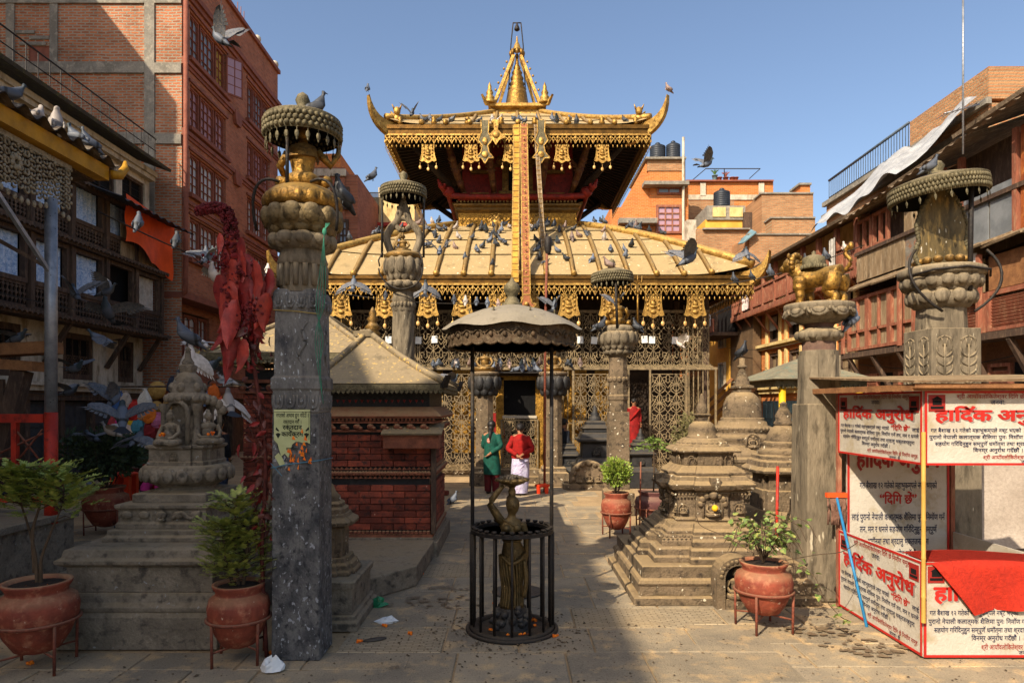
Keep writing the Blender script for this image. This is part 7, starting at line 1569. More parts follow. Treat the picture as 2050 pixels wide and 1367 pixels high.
def carpet(u, v):
    if v < .4: t = v/.4; return (3.27+1.3*u, BY0+.38-.4*t, .745+.02*math.sin(u*5)+.012)
    t = (v-.4)/.6; dz = t*(.4-.13*u); return (3.27+1.3*u+.32*t*(1-u), BY0-.04-.03*math.sin(u*9+t*3)*t-.012*math.sin(u*23), .757-dz+.012*math.sin(u*13)*t)
cm = MB().grid(carpet, 26, 16, t=.012); tag(obj('red_carpet', cm, mat('red_carpet', 'c93018', 'b82a14', 30, 1, bump=.9, fine=160, bumpd=.01)), 'bright red carpet draped over the booth counter', 'carpet')
mo_ = thing('blue_mop', 'blue-handled mop with orange head leaning on the lion pillar', 'mop', (3.12, 6.12, 0)); a0, a1 = Vector((0, 0, .02)), Vector((-.02, .7, 1.08)); a0 = Vector((.06, 0, 0)); a1 = Vector((.08, .62, 1.1)); obj('handle', MB().tube([tuple(a0), tuple(a1)], .013, 8), mat('blue_plastic', '2f7fb0', '276c98', 5, .45, bump=.05), mo_); obj('head', MB().cb(tuple(a1), (.2, .05, .045)), mat('orange_plastic', 'd8521f', None, 5, .5, bump=0), mo_); m = MB()
for k in range(40): x = rnd.uniform(-.09, .09); m.tube(catmull([(a1.x+x, a1.y, a1.z-.02), (a1.x+x*1.05, a1.y-.03, a1.z-.1), (a1.x+x*.9+rnd.gauss(0, .01), a1.y-.02, a1.z-.24-rnd.uniform(0, .06))], 3), .009, 5)
obj('strings', m, mat('dirty_mop', '8a6552', '6d4e3f', 20, .95, bump=.4), mo_)
# ------------------------------------------------------------------ yellow-post pavilion, right
yp = thing('yellow_post_pavilion', 'small pavilion with yellow posts and hipped tin roof behind the lion pillar', 'pavilion', (4.75, 12.0, 0))
for x, y in ((0, 0), (.42, .0), (1.35, 0), (0, 1.8), (1.35, 1.8)): obj('post', MB().tube([(x, y, 0), (x, y, 2.35)], .06, 10), YPAINT, yp)
obj('beam', MB().box(-.15, 1.45, -.08, .0, 2.3, 2.42).box(-.15, -.08, 0, 1.9, 2.3, 2.42), CANOPY, yp); m = MB()
for k in range(19): m.ball((-.1+.083*k, -.09, 2.3), (.03, .02, .04), 6, 4)
obj('fringe', m, CANOPY, yp)
for a, b in (((-.25, -.25), (1.55, -.25)), ((1.55, -.25), (1.55, 2.0)), ((1.55, 2.0), (-.25, 2.0)), ((-.25, 2.0), (-.25, -.25))): obj('roof_sheet', MB().face((a[0], a[1], 2.43), (b[0], b[1], 2.43), (.65, .9, 2.85)), mat('verdigris_tin', '8f866c', '77715c', 3, .8, .05, bump=.4, c3='6f7d6c') if not bpy.data.materials.get('verdigris_tin') else bpy.data.materials['verdigris_tin'], yp)
cat_ = MB()
# silver sheet over the roof of the balcony house, blue tarp
sv = MB().grid(lambda u, v: (9.0+1.9*v, 20.6-4.6*u, 7.15+1.8*v+.25*u+.08*math.sin(u*23)+.1*math.sin(u*9+v*6)), 50, 8); tag(obj('silver_sheet', sv, mat('silver_sheet', 'b9b9b7', '9c9c9b', 3, .5, .1, bump=.5)), 'crumpled silver plastic sheet over the balcony roof', 'sheet')
bt_ = MB().grid(lambda u, v: (7.6+1.6*u, 11.2+.8*v, 1.9+.35*math.sin(PI*u)*(1-.3*v)+.05*math.sin(u*17)), 20, 6); tag(obj('blue_tarp', bt_, mat('blue_tarp', '4a5a86', '38466d', 4, .6, bump=.4)), 'folded blue tarpaulin in front of the timber house', 'tarpaulin')
# ------------------------------------------------------------------ left pavilion: steel post, corrugated roof, cast fretwork, red rails
lpv = thing('left_pavilion', 'open shelter with speckled steel post, red rails and corrugated roof, far left', 'pavilion', (-5.4, 8.0, 0))
obj('steel_post', MB().tube([(0, 0, 1.9), (0, 0, 4.4)], .066, 16), STEEL, lpv); obj('red_post', MB().tube([(0, 0, .6), (0, 0, 1.9)], .07, 16), REDP, lpv); obj('far_post', MB().tube([(0, -3.5, .6), (0, -3.5, 4.4)], .066, 12), STEEL, lpv)
obj('platform', MB().box(-3.2, .04, -4.0, .36, 0, .62).box(-3.2, .08, -4.0, .4, .62, .7), STONE_D, lpv, bevel=.01)
m = MB().box(-3, -.07, -.04, .04, 1.78, 1.88); o = obj('top_rail', m, REDP, lpv); obj('low_rail', MB().box(-3, -.07, -.03, .03, .85, .92), REDP, lpv)
for x in (-1.1, -.42): obj('rail_post', MB().box(x-.03, x+.03, -.03, .03, .92, 1.78), REDP, lpv)
for p, q_ in (((-.42, 1.7), (-.1, 1.3)), ((-.42, 1.3), (-.1, 1.7)), ((-1.1, 1.2), (-.1, 1.65)), ((-.42, .95), (-.1, 1.3)), ((-1.1, 1.35), (-.42, 1.36)), ((-1.1, 1.1), (-.42, .98))): obj('rail_brace', MB().tube([(p[0], 0, p[1]), (q_[0], 0, q_[1])], .013, 5), RUST, lpv)
CAST = mat('cast_fretwork', 'a89c84', '8f836b', 8, .8, bump=.4, c3='6f6450'); m = MB(); rr_ = random.Random(1)
for k in range(-34, 4):
    y = k*.1
    for j in range(5):
        z = 4.38+j*.1+.02*(k % 2); m.tube([(.0, y+.035*math.cos(t), z+.035*math.sin(t)) for t in [2*PI*i/7+k for i in range(7)]], .014, 5); m.ball((.01, y+.05, z+.05), (.02, .022, .022), 5, 4)
    m.ball((.012, y, 4.32-.08*(abs(math.sin(k*.35)))), (.02, .028, .04), 6, 4)
for k in (-30, -22, -14, -6):
    for i in range(7): a = 2*PI*i/7; m.ball((.03, k*.1+.06*math.cos(a), 4.62+.06*math.sin(a)), (.02, .035, .035), 6, 4)
obj('fretwork', m, CAST, lpv)['kind'] = 'stuff'; obj('fretwork_frame', MB().box(-.02, .02, -3.6, .35, 4.84, 4.9), CAST, lpv)
obj('brace', MB().tube([(0, -.05, 3.55), (0, -1.6, 4.85)], .03, 4), STEEL, lpv); obj('brace', MB().tube([(-.05, -.0, 3.6), (-1.3, -.6, 4.4)], .03, 4), WOOD, lpv)
obj('yellow_fascia', MB().box(-.05, .12, -3.7, .95, 4.92, 5.1), mat('ochre_paint', 'b8861c', '9a6f16', 4, .6, bump=.1), lpv); obj('soffit', MB().box(-3, -.06, -3.7, .93, 4.9, 4.95), WOOD, lpv)
m = MB().grid(lambda u, v: (.22-3.3*v, -3.8+4.8*u, 5.14+.5*v+.045*math.sin(u*4.8/.3*2*PI)), 130, 3, t=0); m.grid(lambda u, v: (.22-3.3*v, -3.8+4.8*u, 5.125+.5*v+.045*math.sin(u*4.8/.3*2*PI)), 130, 3); obj('corrugated_roof', m, mat('rusty_corrugated', '6a5a48', '54473a', 4, .8, .2, bump=.3, c3='8a8070'), lpv)
obj('curl', MB().tube([(.15, .95, 5.0), (.2, 1.05, 5.02), (.22, 1.15, 5.15), (.2, 1.18, 5.25)], [.06, .06, .05, .02], 8), bpy.data.materials['ochre_paint'], lpv)
wt_ = thing('leaning_timbers', 'leaning old timber frame with heavy cap beam at the left edge', 'timber', (-6.3, 8.3, .7)); obj('beam', MB().cb((.15, 0, 1.95), (1.2, .3, .14), ry=R(-3)).cb((.1, 0, 1.78), (.9, .24, .12), ry=R(4)), WOOD_L, wt_); obj('leg', MB().tube([(.35, 0, 1.7), (-.1, 0, 0)], .12, 4), WOOD, wt_); obj('panel', MB().box(-.5, .1, .02, .06, .3, 1.6), WOOD, wt_)
obj('lattice', MB().box(-.4, 0, -.02, .01, .5, .54).box(-.4, 0, -.02, .01, .8, .84).box(-.4, 0, -.02, .01, 1.1, 1.14).box(-.35, -.31, -.03, .0, .4, 1.3).box(-.12, -.08, -.03, .0, .4, 1.3), WOOD_L, wt_)
# orange cloth and overhead wires on the left
oc2 = MB().grid(lambda u, v: (-10.1+.15*math.sin(u*6)*(1-v)+.1*u, 17.85+2.35*u+.05*math.sin(v*9), 6.25+1.25*v-.25*u*(1-v)+.08*math.sin(u*11)*(1-v)-.3*u), 30, 12); tag(obj('orange_cloth', oc2, mat('orange_cloth', 'e2531a', 'c94614', 2, .7, bump=.25)), 'bright orange cloth hung beside the brick house', 'cloth')
def wire(pts, lab, r=.012, sagk=.3):
    a, b = Vector(pts[0]), Vector(pts[1]); m = MB().tube([tuple(a.lerp(b, k/14)-Vector((0, 0, sagk*math.sin(PI*k/14)))) for k in range(15)], r, 5); return tag(obj('overhead_wire', m, IRON), lab, 'wire')
W_L = ((-5.6, 9.2, 4.6), (-6.3, 19.0, 5.6)); wire(W_L, 'dark wire from the left shelter towards the brick house', .012, .25)
wire(((-5.0, 17.3, 4.9), (-.1, 17.3, 4.55)), 'thin wire sagging across the left half of the temple front', .01, .15); wire(((5.2, 17.0, 4.95), (8.0, 15.5, 5.6)), 'wire from the temple eave corner to the balcony house', .012, .12)
for i, (a, b, lab, sg) in enumerate((((-10.2, 11.5, 4.3), (-9.6, 20.4, 4.5), 'thin cable slung along the old white house', .25), ((-9.8, 20.5, 6.6), (-9.8, 28.8, 6.2), 'cable sagging along the brick house front', .4), ((8.4, 10.0, 4.75), (8.3, 16.5, 4.7), 'loose cable along the timber house eaves', .2), ((8.35, 9.5, 3.05), (8.4, 16.5, 2.95), 'cable sagging under the timber house bay', .3), ((8.45, 17.0, 4.0), (8.6, 27.0, 4.2), 'thin cable along the balcony house front', .3), ((-10.25, 12.0, 2.45), (-10.2, 20.0, 2.35), 'black cable over the shop doors', .22))): wire((a, b), lab, .011, sg)
pole_ = thing('thin_mast', 'thin rusty mast with lamp head right of the gilt ribbons', 'mast', (WX(1090, 15.5), 15.5, 0)); obj('rod', MB().tube([(0, 0, 0), (.02, 0, 3.8), (.06, 0, 5.6)], .03, 8), RUST, pole_); obj('lamp_head', MB().lathe([(.05, 5.4), (.08, 5.5), (.08, 5.75), (.03, 5.8)], 10, (.08, 0, 0)), IRON, pole_)
# ------------------------------------------------------------------ people
SKIN = mat('skin', '9a6a4a', '8a5c40', 10, .6, bump=.05); HAIR = mat('black_hair', '14110f', '1f1a17', 30, .5, bump=.3, stretch=(1, 1, .2))
def person(lab, loc, rz, h, J, cat='person'):
    t = thing('person', lab, cat, loc, rz, sca=h/1.62)
    D0 = dict(pel=(0, 0, .86), sp=(0, .01, 1.05), ch=(0, .01, 1.25), nk=(0, .02, 1.38), hb=(0, 0, 1.44), hd=(0, -.01, 1.53), tp=(0, .0, 1.6),
        ls=(-.15, .02, 1.31), le=(-.21, .05, 1.08), lw=(-.2, -.02, .86), rs=(.15, .02, 1.31), re=(.21, .05, 1.08), rw=(.2, -.02, .86), lh=(-.085, 0, .82), lk=(-.09, -.01, .46), la=(-.09, .02, .08), lt=(-.1, -.13, .03), rh=(.085, 0, .82), rk=(.09, -.01, .46), ra=(.09, .02, .08), rt=(.1, -.13, .03)); D0.update(J)
    rad = dict(pel=.13, sp=.11, ch=.13, nk=.05, hb=.065, hd=.088, tp=.05, ls=.06, le=.042, lw=.028, rs=.06, re=.042, rw=.028, lh=.09, lk=.058, la=.04, lt=.03, rh=.09, rk=.058, ra=.04, rt=.03)
    ks = list(D0); idx = {k: i for i, k in enumerate(ks)}; vs = [D0[k] for k in ks]; rs = [rad[k] for k in ks]
    E_ = [('pel', 'sp'), ('sp', 'ch'), ('ch', 'nk'), ('nk', 'hb'), ('hb', 'hd'), ('hd', 'tp'), ('ch', 'ls'), ('ls', 'le'), ('le', 'lw'), ('ch', 'rs'), ('rs', 're'), ('re', 'rw'), ('pel', 'lh'), ('lh', 'lk'), ('lk', 'la'), ('la', 'lt'), ('pel', 'rh'), ('rh', 'rk'), ('rk', 'ra'), ('ra', 'rt')]
    es = [(idx[a], idx[b]) for a, b in E_]
    for e_, w_ in (('le', 'lw'), ('re', 'rw')):     # palm, four fingers and thumb
        a, b = Vector(D0[e_]), Vector(D0[w_]); d = (b-a).normalized(); s = d.cross(Vector((0, 0, 1)) if abs(d.z) < .9 else Vector((0, 1, 0))).normalized(); n_ = s.cross(d)
        p = len(vs); vs.append(tuple(b+d*.06)); rs.append(.03); es.append((idx[w_], p))
        for i in range(4):
            f = len(vs); q_ = b+d*.1+s*(.027-.018*i); L_ = (.045, .055, .05, .035)[i]; vs += [tuple(q_), tuple(q_+d*L_*.6+n_*.006), tuple(q_+d*L_+n_*.02)]; rs += [.009, .0085, .0075]; es += [(p, f), (f, f+1), (f+1, f+2)]
        f = len(vs); q_ = b+d*.03+s*.035; vs += [tuple(q_), tuple(q_+s*.02+d*.035)]; rs += [.011, .009]; es += [(idx[w_], f), (f, f+1)]
    me = bpy.data.meshes.new('body'); me.from_pydata(vs, es, []); o = link('body', me, t); sk = o.modifiers.new('skin', 'SKIN'); sk.use_smooth_shade = True; ld_ = me.skin_vertices[0].data
    for i, r in enumerate(rs): ld_[i].radius = (r, r*.85 if i < 3 else r)
    ld_[0].use_root = True; su = o.modifiers.new('sub', 'SUBSURF'); su.levels = 2; su.render_levels = 2; me.materials.append(SKIN); t['j'] = 0; del t['j']
    hd = Vector(D0['hd']); f = MB(); f.ball((hd.x, hd.y-.088, hd.z-.01), (.013, .018, .022), 6, 5)
    for sx in (-1, 1): f.ball((hd.x+sx*.085, hd.y+.005, hd.z-.01), (.012, .02, .03), 6, 5)
    obj('ears_and_nose', f, SKIN, t); f = MB()
    for sx in (-1, 1): f.ball((hd.x+sx*.032, hd.y-.079, hd.z+.012), (.012, .008, .007), 6, 4)
    f.ball((hd.x, hd.y-.075, hd.z-.05), (.022, .01, .006), 6, 4); obj('eyes_and_mouth', f, HAIR, t)
    hr = MB(); hr.ball((hd.x, hd.y+.015, hd.z+.025), (.096, .1, .1), 14, 9); obj('hair', hr, HAIR, t); return t, D0
def sleeve(t, D0, a, b, c, m, r0=.07, r1=.05, f=.9):
    A, B, C = Vector(D0[a]), Vector(D0[b]), Vector(D0[c]); E_ = B.lerp(C, f); pts = catmull([tuple(A+Vector((0, 0, .01))), tuple(A.lerp(B, .5)), tuple(B), tuple(B.lerp(E_, .5)), tuple(E_)], 4); obj('sleeve', MB().tube(pts, [r0+(r1-r0)*i/(len(pts)-1) for i in range(len(pts))], 12), m, t)
# woman in green kurta, seen from behind, looking right
KG = mat('green_kurta', '0c4c3e', '083a2e', 12, .8, bump=.2); KM = mat('maroon_trousers', '5a1414', '450f10', 8, .85, bump=.25); SHOE = mat('dark_shoe', '2a1c18', None, 5, .6, bump=.1)
J = dict(hd=(.02, -.06, 1.53), hb=(.01, -.02, 1.44), lw=(-.02, .17, .92), le=(-.24, .12, 1.08), rw=(.06, -.2, 1.0), re=(.2, -.03, 1.07))
t, D0 = person('woman in long green kurta and maroon trousers standing at the temple gate', (-.45, 15.2, 0), R(165), 1.6, J)
m = MB(); rings(m, [(0, 0, .44, .2, .15), (0, 0, .6, .2, .15), (0, .01, .8, .185, .15), (0, .01, .95, .165, .135), (0, .015, 1.1, .165, .125), (0, .02, 1.22, .18, .13), (0, .02, 1.31, .175, .11), (0, .02, 1.37, .09, .075), (0, .02, 1.4, .06, .06)], 28, True, .035); obj('kurta', m, KG, t)
for a in 'lr': sleeve(t, D0, a+'s', a+'e', a+'w', KG); obj('trouser_leg', rings(MB(), [(D0[a+'k'][0], 0, .06, .075, .09), (D0[a+'k'][0], 0, .3, .085, .09), (D0[a+'k'][0], 0, .6, .1, .11)], 14), KM, t); obj('shoe', MB().ball((D0[a+'a'][0], -.05, .035), (.05, .13, .04)), SHOE, t)
obj('hair_bun', MB().ball((.0, .07, 1.47), (.06, .06, .07)).tube([(0, .1, 1.45), (0, .13, 1.3), (0, .13, 1.15)], [.04, .035, .015], 8), HAIR, t); obj('embroidered_patch', MB().ball((.03, .14, 1.2), (.045, .012, .06)), mat('red_patch', 'a03a30', 'c9a08c', 40, .8, bump=.1), t)
# woman in red cardigan and white sarong, hands clasped behind
KR = mat('red_cardigan', '98140e', '7d110c', 12, .9, bump=.2); SA = mat('white_printed_sarong', 'c3bfd0', 'a8a0c0', 14, .85, bump=.25, c3='8f6f8a', fine=30)
J = dict(hd=(0, -.06, 1.51), hb=(0, -.03, 1.43), le=(-.27, .1, 1.06), re=(.27, .1, 1.06), lw=(-.05, .21, .93), rw=(.06, .22, .91))
t, D0 = person('woman in red cardigan and white sarong, hands clasped behind her back', (.18, 15.0, 0), R(180), 1.56, J)
m = MB(); rings(m, [(0, .01, .84, .2, .165), (0, .01, .92, .215, .17), (0, .01, 1.05, .2, .155), (0, .02, 1.18, .2, .15), (0, .03, 1.28, .195, .135), (0, .03, 1.34, .14, .1), (0, .02, 1.39, .065, .065)], 28, True, .03); obj('cardigan', m, KR, t)
for a in 'lr': sleeve(t, D0, a+'s', a+'e', a+'w', KR, .075, .05)
m = MB(); R_ = []
for k in range(9): f = k/8; R_.append((.004*math.sin(k*2.3), 0, .05+.84*f, .175+.03*math.sin(f*2.6)+.006*math.sin(k*5), .15+.02*math.sin(f*2.6)))
rings(m, R_, 30, True, .045); 
for k in range(5): m.tube(catmull([(-.18+.05*k, .12, .8-.05*k), (0, .17, .72-.1*k), (.17, .1, .68-.1*k)]), .012, 5)
obj('sarong', m, SA, t); obj('hair_bun', MB().ball((0, .08, 1.52), (.055, .05, .055)), HAIR, t)
for a in 'lr': obj('shoe', MB().ball((D0[a+'a'][0], -.04, .035), (.05, .13, .035)), SHOE, t)
# boy in red robe, man in blue behind the pillar, kneeling visitor inside, seller and passer-by at left
def robed(lab, loc, rz, h, m1, m2, J=None, seated_=False):
    t, D0 = person(lab, loc, rz, h, J or {}); 
    obj('top', rings(MB(), [(0, .01, .8, .19, .15), (0, .01, .95, .18, .14), (0, .02, 1.1, .175, .135), (0, .02, 1.27, .185, .13), (0, .02, 1.36, .1, .08), (0, .02, 1.4, .06, .06)], 16), m1, t)
    for a in 'lr':
        sleeve(t, D0, a+'s', a+'e', a+'w', m1)
        k, an = D0[a+'k'], D0[a+'a']; hp = D0[a+'h']; obj('trouser_leg', MB().tube(catmull([(hp[0], hp[1], hp[2]+.05), tuple(Vector(hp).lerp(Vector(k), .6)), k, tuple(Vector(k).lerp(Vector(an), .5)), (an[0], an[1], an[2]-.0)], 3), [.12, .115, .11, .1, .1, .095, .09, .085, .08, .08, .075, .075, .07][:13], 12), m2, t); obj('shoe', MB().ball((an[0], an[1]-.06, max(.035, an[2]-.04)), (.05, .12, .04)), SHOE, t)
    return t
RB = mat('monk_red', '8a1410', '6d100d', 10, .85, bump=.2); DN = mat('dark_jacket', '23262d', '1a1c22', 10, .8, bump=.2); JN = mat('blue_jeans', '38465d', '2b3649', 14, .9, bump=.2)
t = robed('boy in a dark red robe standing in the side doorway', (3.2, 17.9, .8), R(8), 1.32, RB, RB); obj('robe_skirt', rings(MB(), [(0, 0, .1, .2, .16), (0, 0, .5, .19, .16), (0, .01, .9, .18, .15)], 26, True, .06), RB, t); obj('sash', MB().tube(catmull([(.15, -.06, 1.3), (0, -.15, 1.15), (-.17, -.1, .95)]), .03, 6), KR, t)
robed('person in dark jacket mostly hidden behind the right door pillar', (1.33, 17.35, 0), R(120), 1.6, DN, JN)
t = robed('person in red shawl bending behind the iron gate', (-.42, 18.4, .3), R(170), 1.45, RB, KM); obj('shawl', rings(MB(), [(0, .02, .9, .22, .17), (0, .02, 1.25, .22, .16), (0, .01, 1.45, .13, .13), (0, 0, 1.62, .11, .12)], 14), RB, t)
robed('man in dark jacket and jeans walking past the stalls, left', (-6.0, 14.0, 0), R(170), 1.68, DN, JN)
SIT = dict(pel=(0, 0, .42), sp=(0, .02, .62), ch=(0, .02, .82), nk=(0, .02, .95), hb=(0, 0, 1.01), hd=(0, -.01, 1.1), tp=(0, 0, 1.17), ls=(-.15, .02, .88), le=(-.22, -.05, .66), lw=(-.12, -.25, .56), rs=(.15, .02, .88), re=(.22, -.05, .66), rw=(.12, -.25, .56), lh=(-.09, -.02, .4), lk=(-.12, -.4, .42), la=(-.12, -.38, .08), lt=(-.12, -.5, .03), rh=(.09, -.02, .4), rk=(.12, -.4, .42), ra=(.12, -.38, .08), rt=(.12, -.5, .03))
def sitter(lab, loc, rz, m1, m2):
    t, D0 = person(lab, loc, rz, 1.6, SIT); obj('top', rings(MB(), [(0, 0, .35, .2, .18), (0, .01, .55, .19, .16), (0, .02, .75, .185, .14), (0, .02, .87, .18, .12), (0, .02, .95, .07, .07)], 14), m1, t)
    for a in 'lr': sleeve(t, D0, a+'s', a+'e', a+'w', m1); obj('trouser_leg', MB().tube(catmull([D0[a+'h'], D0[a+'k'], D0[a+'a']], 4), .085, 10), m2, t)
    obj('stool', MB().lathe([(.17, 0), (.15, .3), (.16, .34), (0, .35)], 14), WOOD, t); return t
PKD = mat('polka_black', '17161a', None, 5, .8, bump=.1, spots='b8b4b0', spotlim=.7, spotscale=40); TEAL = mat('teal_cloth', '3fa89a', '2f8a7e', 5, .8, bump=.2); PINK = mat('pink_cloth', 'c9327a', 'a82862', 5, .8, bump=.2)
sitter('seated seller in spotted black top among the stalls, left', (-7.35, 12.6, 0), R(40), PKD, TEAL); sitter('seated seller in crimson beside the hanging hats, left', (-7.0, 13.4, 0), R(20), KR, PINK)
t = robed('small figure in white shirt behind the yellow post', (5.0, 15.3, 0), R(10), 1.35, PLAST, DN)
# stall goods
def good(nm, lab, cat, m, mt, loc): return tag(obj(nm, m, mt, None, loc), lab, cat)
STRAW = mat('straw', 'b8904a', '9a7638', 12, .9, bump=.4)
for i, (px, py, r, lab) in enumerate(((314, 781, .2, 'large round straw basket hung at the stall'), (313, 815, .14, 'small straw basket below the large one'), (432, 768, .16, 'wire hoop hanging beside the stupa finial'))):
    Y = 14.5; m = MB(); m.at((0, 0, 0), (R(80), 0, 0)); m.lathe([(r*.3, .08), (r*.8, .05), (r, 0), (r*.95, -.02), (0, .02)], 20) if i < 2 else m.tube([(r*math.cos(2*PI*k/20), r*.6*math.sin(2*PI*k/20), 0) for k in range(21)], .012, 5); good('hanging_basket' if i < 2 else 'wire_hoop', lab, 'basket' if i < 2 else 'hoop', m, STRAW if i < 2 else IRON, (WX(px, Y), Y, WZ(py, Y)))
rr_ = random.Random(21)
for i, (px, py, c, lab) in enumerate(((262, 838, 'e0b420', 'yellow packet hanging at the stall'), (270, 822, 'b8261c', 'red packet above the yellow one'), (285, 825, 'c98a5a', 'clear bag of orange snacks at the stall'), (245, 845, 'c9327a', 'pink bundle on the stall table'), (330, 850, 'a8282a', 'dark red cloth stack on the stall'), (318, 842, 'c06a8a', 'mauve bottle-shaped packet at the stall'), (345, 770, '2b3040', 'dark blue bag hung under the shop beam'), (428, 788, 'c8601a', 'orange garment hung right of the chaitya finial'), (455, 800, 'b8862a', 'ochre garment hung beside the orange one'), (300, 860, '8a1f22', 'crimson cushion under the stall'), (240, 805, '3a5a8a', 'blue bag at the left end of the stall rail'), (252, 800, 'b0a090', 'pale sack beside the blue bag on the rail'), (290, 800, 'd0c8b8', 'white plastic bag high on the stall rail'), (302, 832, 'd8701a', 'orange snack strip between the red packets'), (340, 815, '8a6a3a', 'brown bundle beside the small straw basket'), (275, 850, '4a8a9a', 'teal folded cloth on the stall table'), (255, 862, 'd8b8a0', 'peach sack under the stall table'), (225, 850, 'a83a3a', 'red tin at the left of the stall table'), (415, 800, '5a6a8a', 'grey-blue shirt hung behind the chaitya'), (440, 812, 'b84a2a', 'rust-red scarf hung behind the chaitya'))):
    Y = 13.8; m = MB(); wx, hz_ = rr_.uniform(.09, .14), rr_.uniform(.13, .2)
    m.loft([(-1, -.3), (-.5, -.5), (.5, -.5), (1, -.3), (1, .3), (-1, .3)], [(wx*.8, -hz_), (wx*1.05, -hz_*.6), (wx, 0), (wx*.7, hz_*.7), (wx*.25, hz_), (wx*.35, hz_*1.15)]); m.v = [(a_+rr_.uniform(-.015, .015), b_+rr_.uniform(-.015, .015), c_+rr_.uniform(-.015, .015)) for a_, b_, c_ in m.v]
    good('stall_packet', lab, 'packet', m, mat('goods_%d' % i, c, None, 6, .8, bump=.3), (WX(px, Y), Y, WZ(py, Y)))
sr = thing('stall_rail', 'dark hanging rail on posts above the stall goods', 'rail', (-8.2, 13.95, 0)); obj('bar', MB().tube([(0, 0, 2.35), (3.2, 0, 2.35)], .02, 6), WOOD, sr)
for x in (0, 1.6, 3.2): obj('post', MB().tube([(x, .03, 0), (x, .03, 2.4)], .03, 6), WOOD, sr)
tb = thing('stall_table', 'low stall table with dark cloth among the sellers', 'table', (-7.3, 13.9, 0)); obj('top', MB().box(-.7, .7, -.3, .3, .68, .72), WOOD, tb); obj('cloth', MB().box(-.72, .72, -.32, -.3, .3, .72), KM, tb)
for x in (-.65, .65):
    for y in (-.25, .25): obj('leg', MB().box(x-.02, x+.02, y-.02, y+.02, 0, .68), WOOD, tb)
rs_ = thing('red_stool', 'red plastic stool behind the dark bush', 'stool', (-6.75, 11.9, 0)); os_ = thing('orange_stool', 'orange-red plastic stool right of the woman in the sarong', 'stool', (.68, 15.3, 0))
PLR = mat('orange_red_plastic', 'd83a14', 'c23210', 5, .45, bump=.03)
for t, h, r in ((rs_, .8, .22), (os_, .2, .17)):
    obj('seat', MB().lathe([(r*.9, h-.05), (r, h-.04), (r, h-.01), (r*.9, h), (r*.3, h-.012), (0, h-.012)], 24), PLR, t)
    for k in range(4): a = PI/4+k*PI/2; obj('leg', MB().loft(sq(), [(.035, 0), (.045, h-.04)], (r*.75*math.cos(a), r*.75*math.sin(a), 0)), PLR, t)
# ------------------------------------------------------------------ litter and small finds
def crumple(r, seed, flat=.5):
    q_ = random.Random(seed); m = MB(); m.ball((0, 0, r*flat*.6), (r, r*.8, r*flat), 10, 7); m.v = [(x*(1+q_.uniform(-.35, .35)), y*(1+q_.uniform(-.35, .35)), max(.003, z*(1+q_.uniform(-.4, .5)))) for x, y, z in m.v]; m.s = [False]*len(m.s); return m
WP = bpy.data.materials['white_paper']
tag(obj('plastic_bag', crumple(.09, 1), mat('green_plastic', '2f8a5a', '23704a', 9, .4, bump=.1), None, (-1.33, 6.75, 0)), 'crumpled green plastic bag at the foot of the platform', 'bag')
tag(obj('paper_scrap', crumple(.1, 2, .25), WP, None, (-1.14, 6.25, 0)), 'crumpled white paper beside the green bag', 'paper'); tag(obj('paper_scrap', crumple(.09, 3, .6), WP, None, (-1.8, 5.12, 0)), 'torn white wrapper at the foot of the near pillar', 'paper')
tag(obj('shoe_sole', MB().lathe([(.02, 0), (.05, .004), (.05, .012), (.0, .016)], 14, sx=2.0, sy=.8), STONE_B, None, (-1.16, 5.78, 0), (0, 0, R(25))), 'black shoe sole lying on the slabs near the pillar', 'sole'); tag(obj('brick_lump', MB().bev((0, 0, .05), (.22, .12, .1), .015), BRICK, None, (-1.5, 15.0, 0), (0, 0, R(-15))), 'loose half brick on the ground left of the women', 'brick')
for i, (px, py) in enumerate(((868, 1095), (862, 1115), (843, 1150), (815, 1330 if False else 1150), (870, 1100), (720, 1285), (540, 1310), (60, 1330), (820, 1270), (990, 1210), (770, 1255), (1112, 1275))):
    Y = YG(py); m = MB()
    for j in range(8): m.ball((rnd.uniform(-.02, .02), rnd.uniform(-.02, .02), rnd.uniform(.004, .02)), .012, 5, 3)
    tag(obj('fallen_petals', m, mg, None, (WX(px, Y), Y, .004)), 'fallen orange petals scattered on the paving', 'petals', 'orange petals on the paving')
WET = mat('wet_patch', '7d6a50', '6d5b45', 8, .6, bump=.2, spec=.4)
for i, (px, py, r, lab) in enumerate(((910, 1178, .2, 'dark wet stain left of the ring cage'), (880, 1205, .26, 'long dark wet stain beyond the green bag'), (793, 1338, .06, 'round dark spot near the bottom edge'), (1640, 1265, .28, 'dark wet stain at the foot of the lion pillar'), (1760, 1300, .3, 'wet streak along the booth side board'))):
    Y = YG(py); q_ = random.Random(i); n = 9; m = MB()
    for d_ in range(60):
        f = q_.random(); cx, cy, rr2 = q_.gauss(0, r*.75), q_.gauss(0, r*.4), r*.12*(1-f*.85); st_ = q_.uniform(.8, 2.2)
        m.add([(cx, cy, .0004*d_*.1)]+[(cx+rr2*st_*math.cos(2*PI*k/n)*q_.uniform(.6, 1.1), cy+rr2*math.sin(2*PI*k/n)*q_.uniform(.6, 1.1), .00004*d_) for k in range(n)], [(0, k+1, (k+1) % n+1) for k in range(n)])
    o = obj('water_stain', m, WET, None, (WX(px, Y), Y, .0125)); tag(o, lab, 'stain'); o['kind'] = 'stuff'
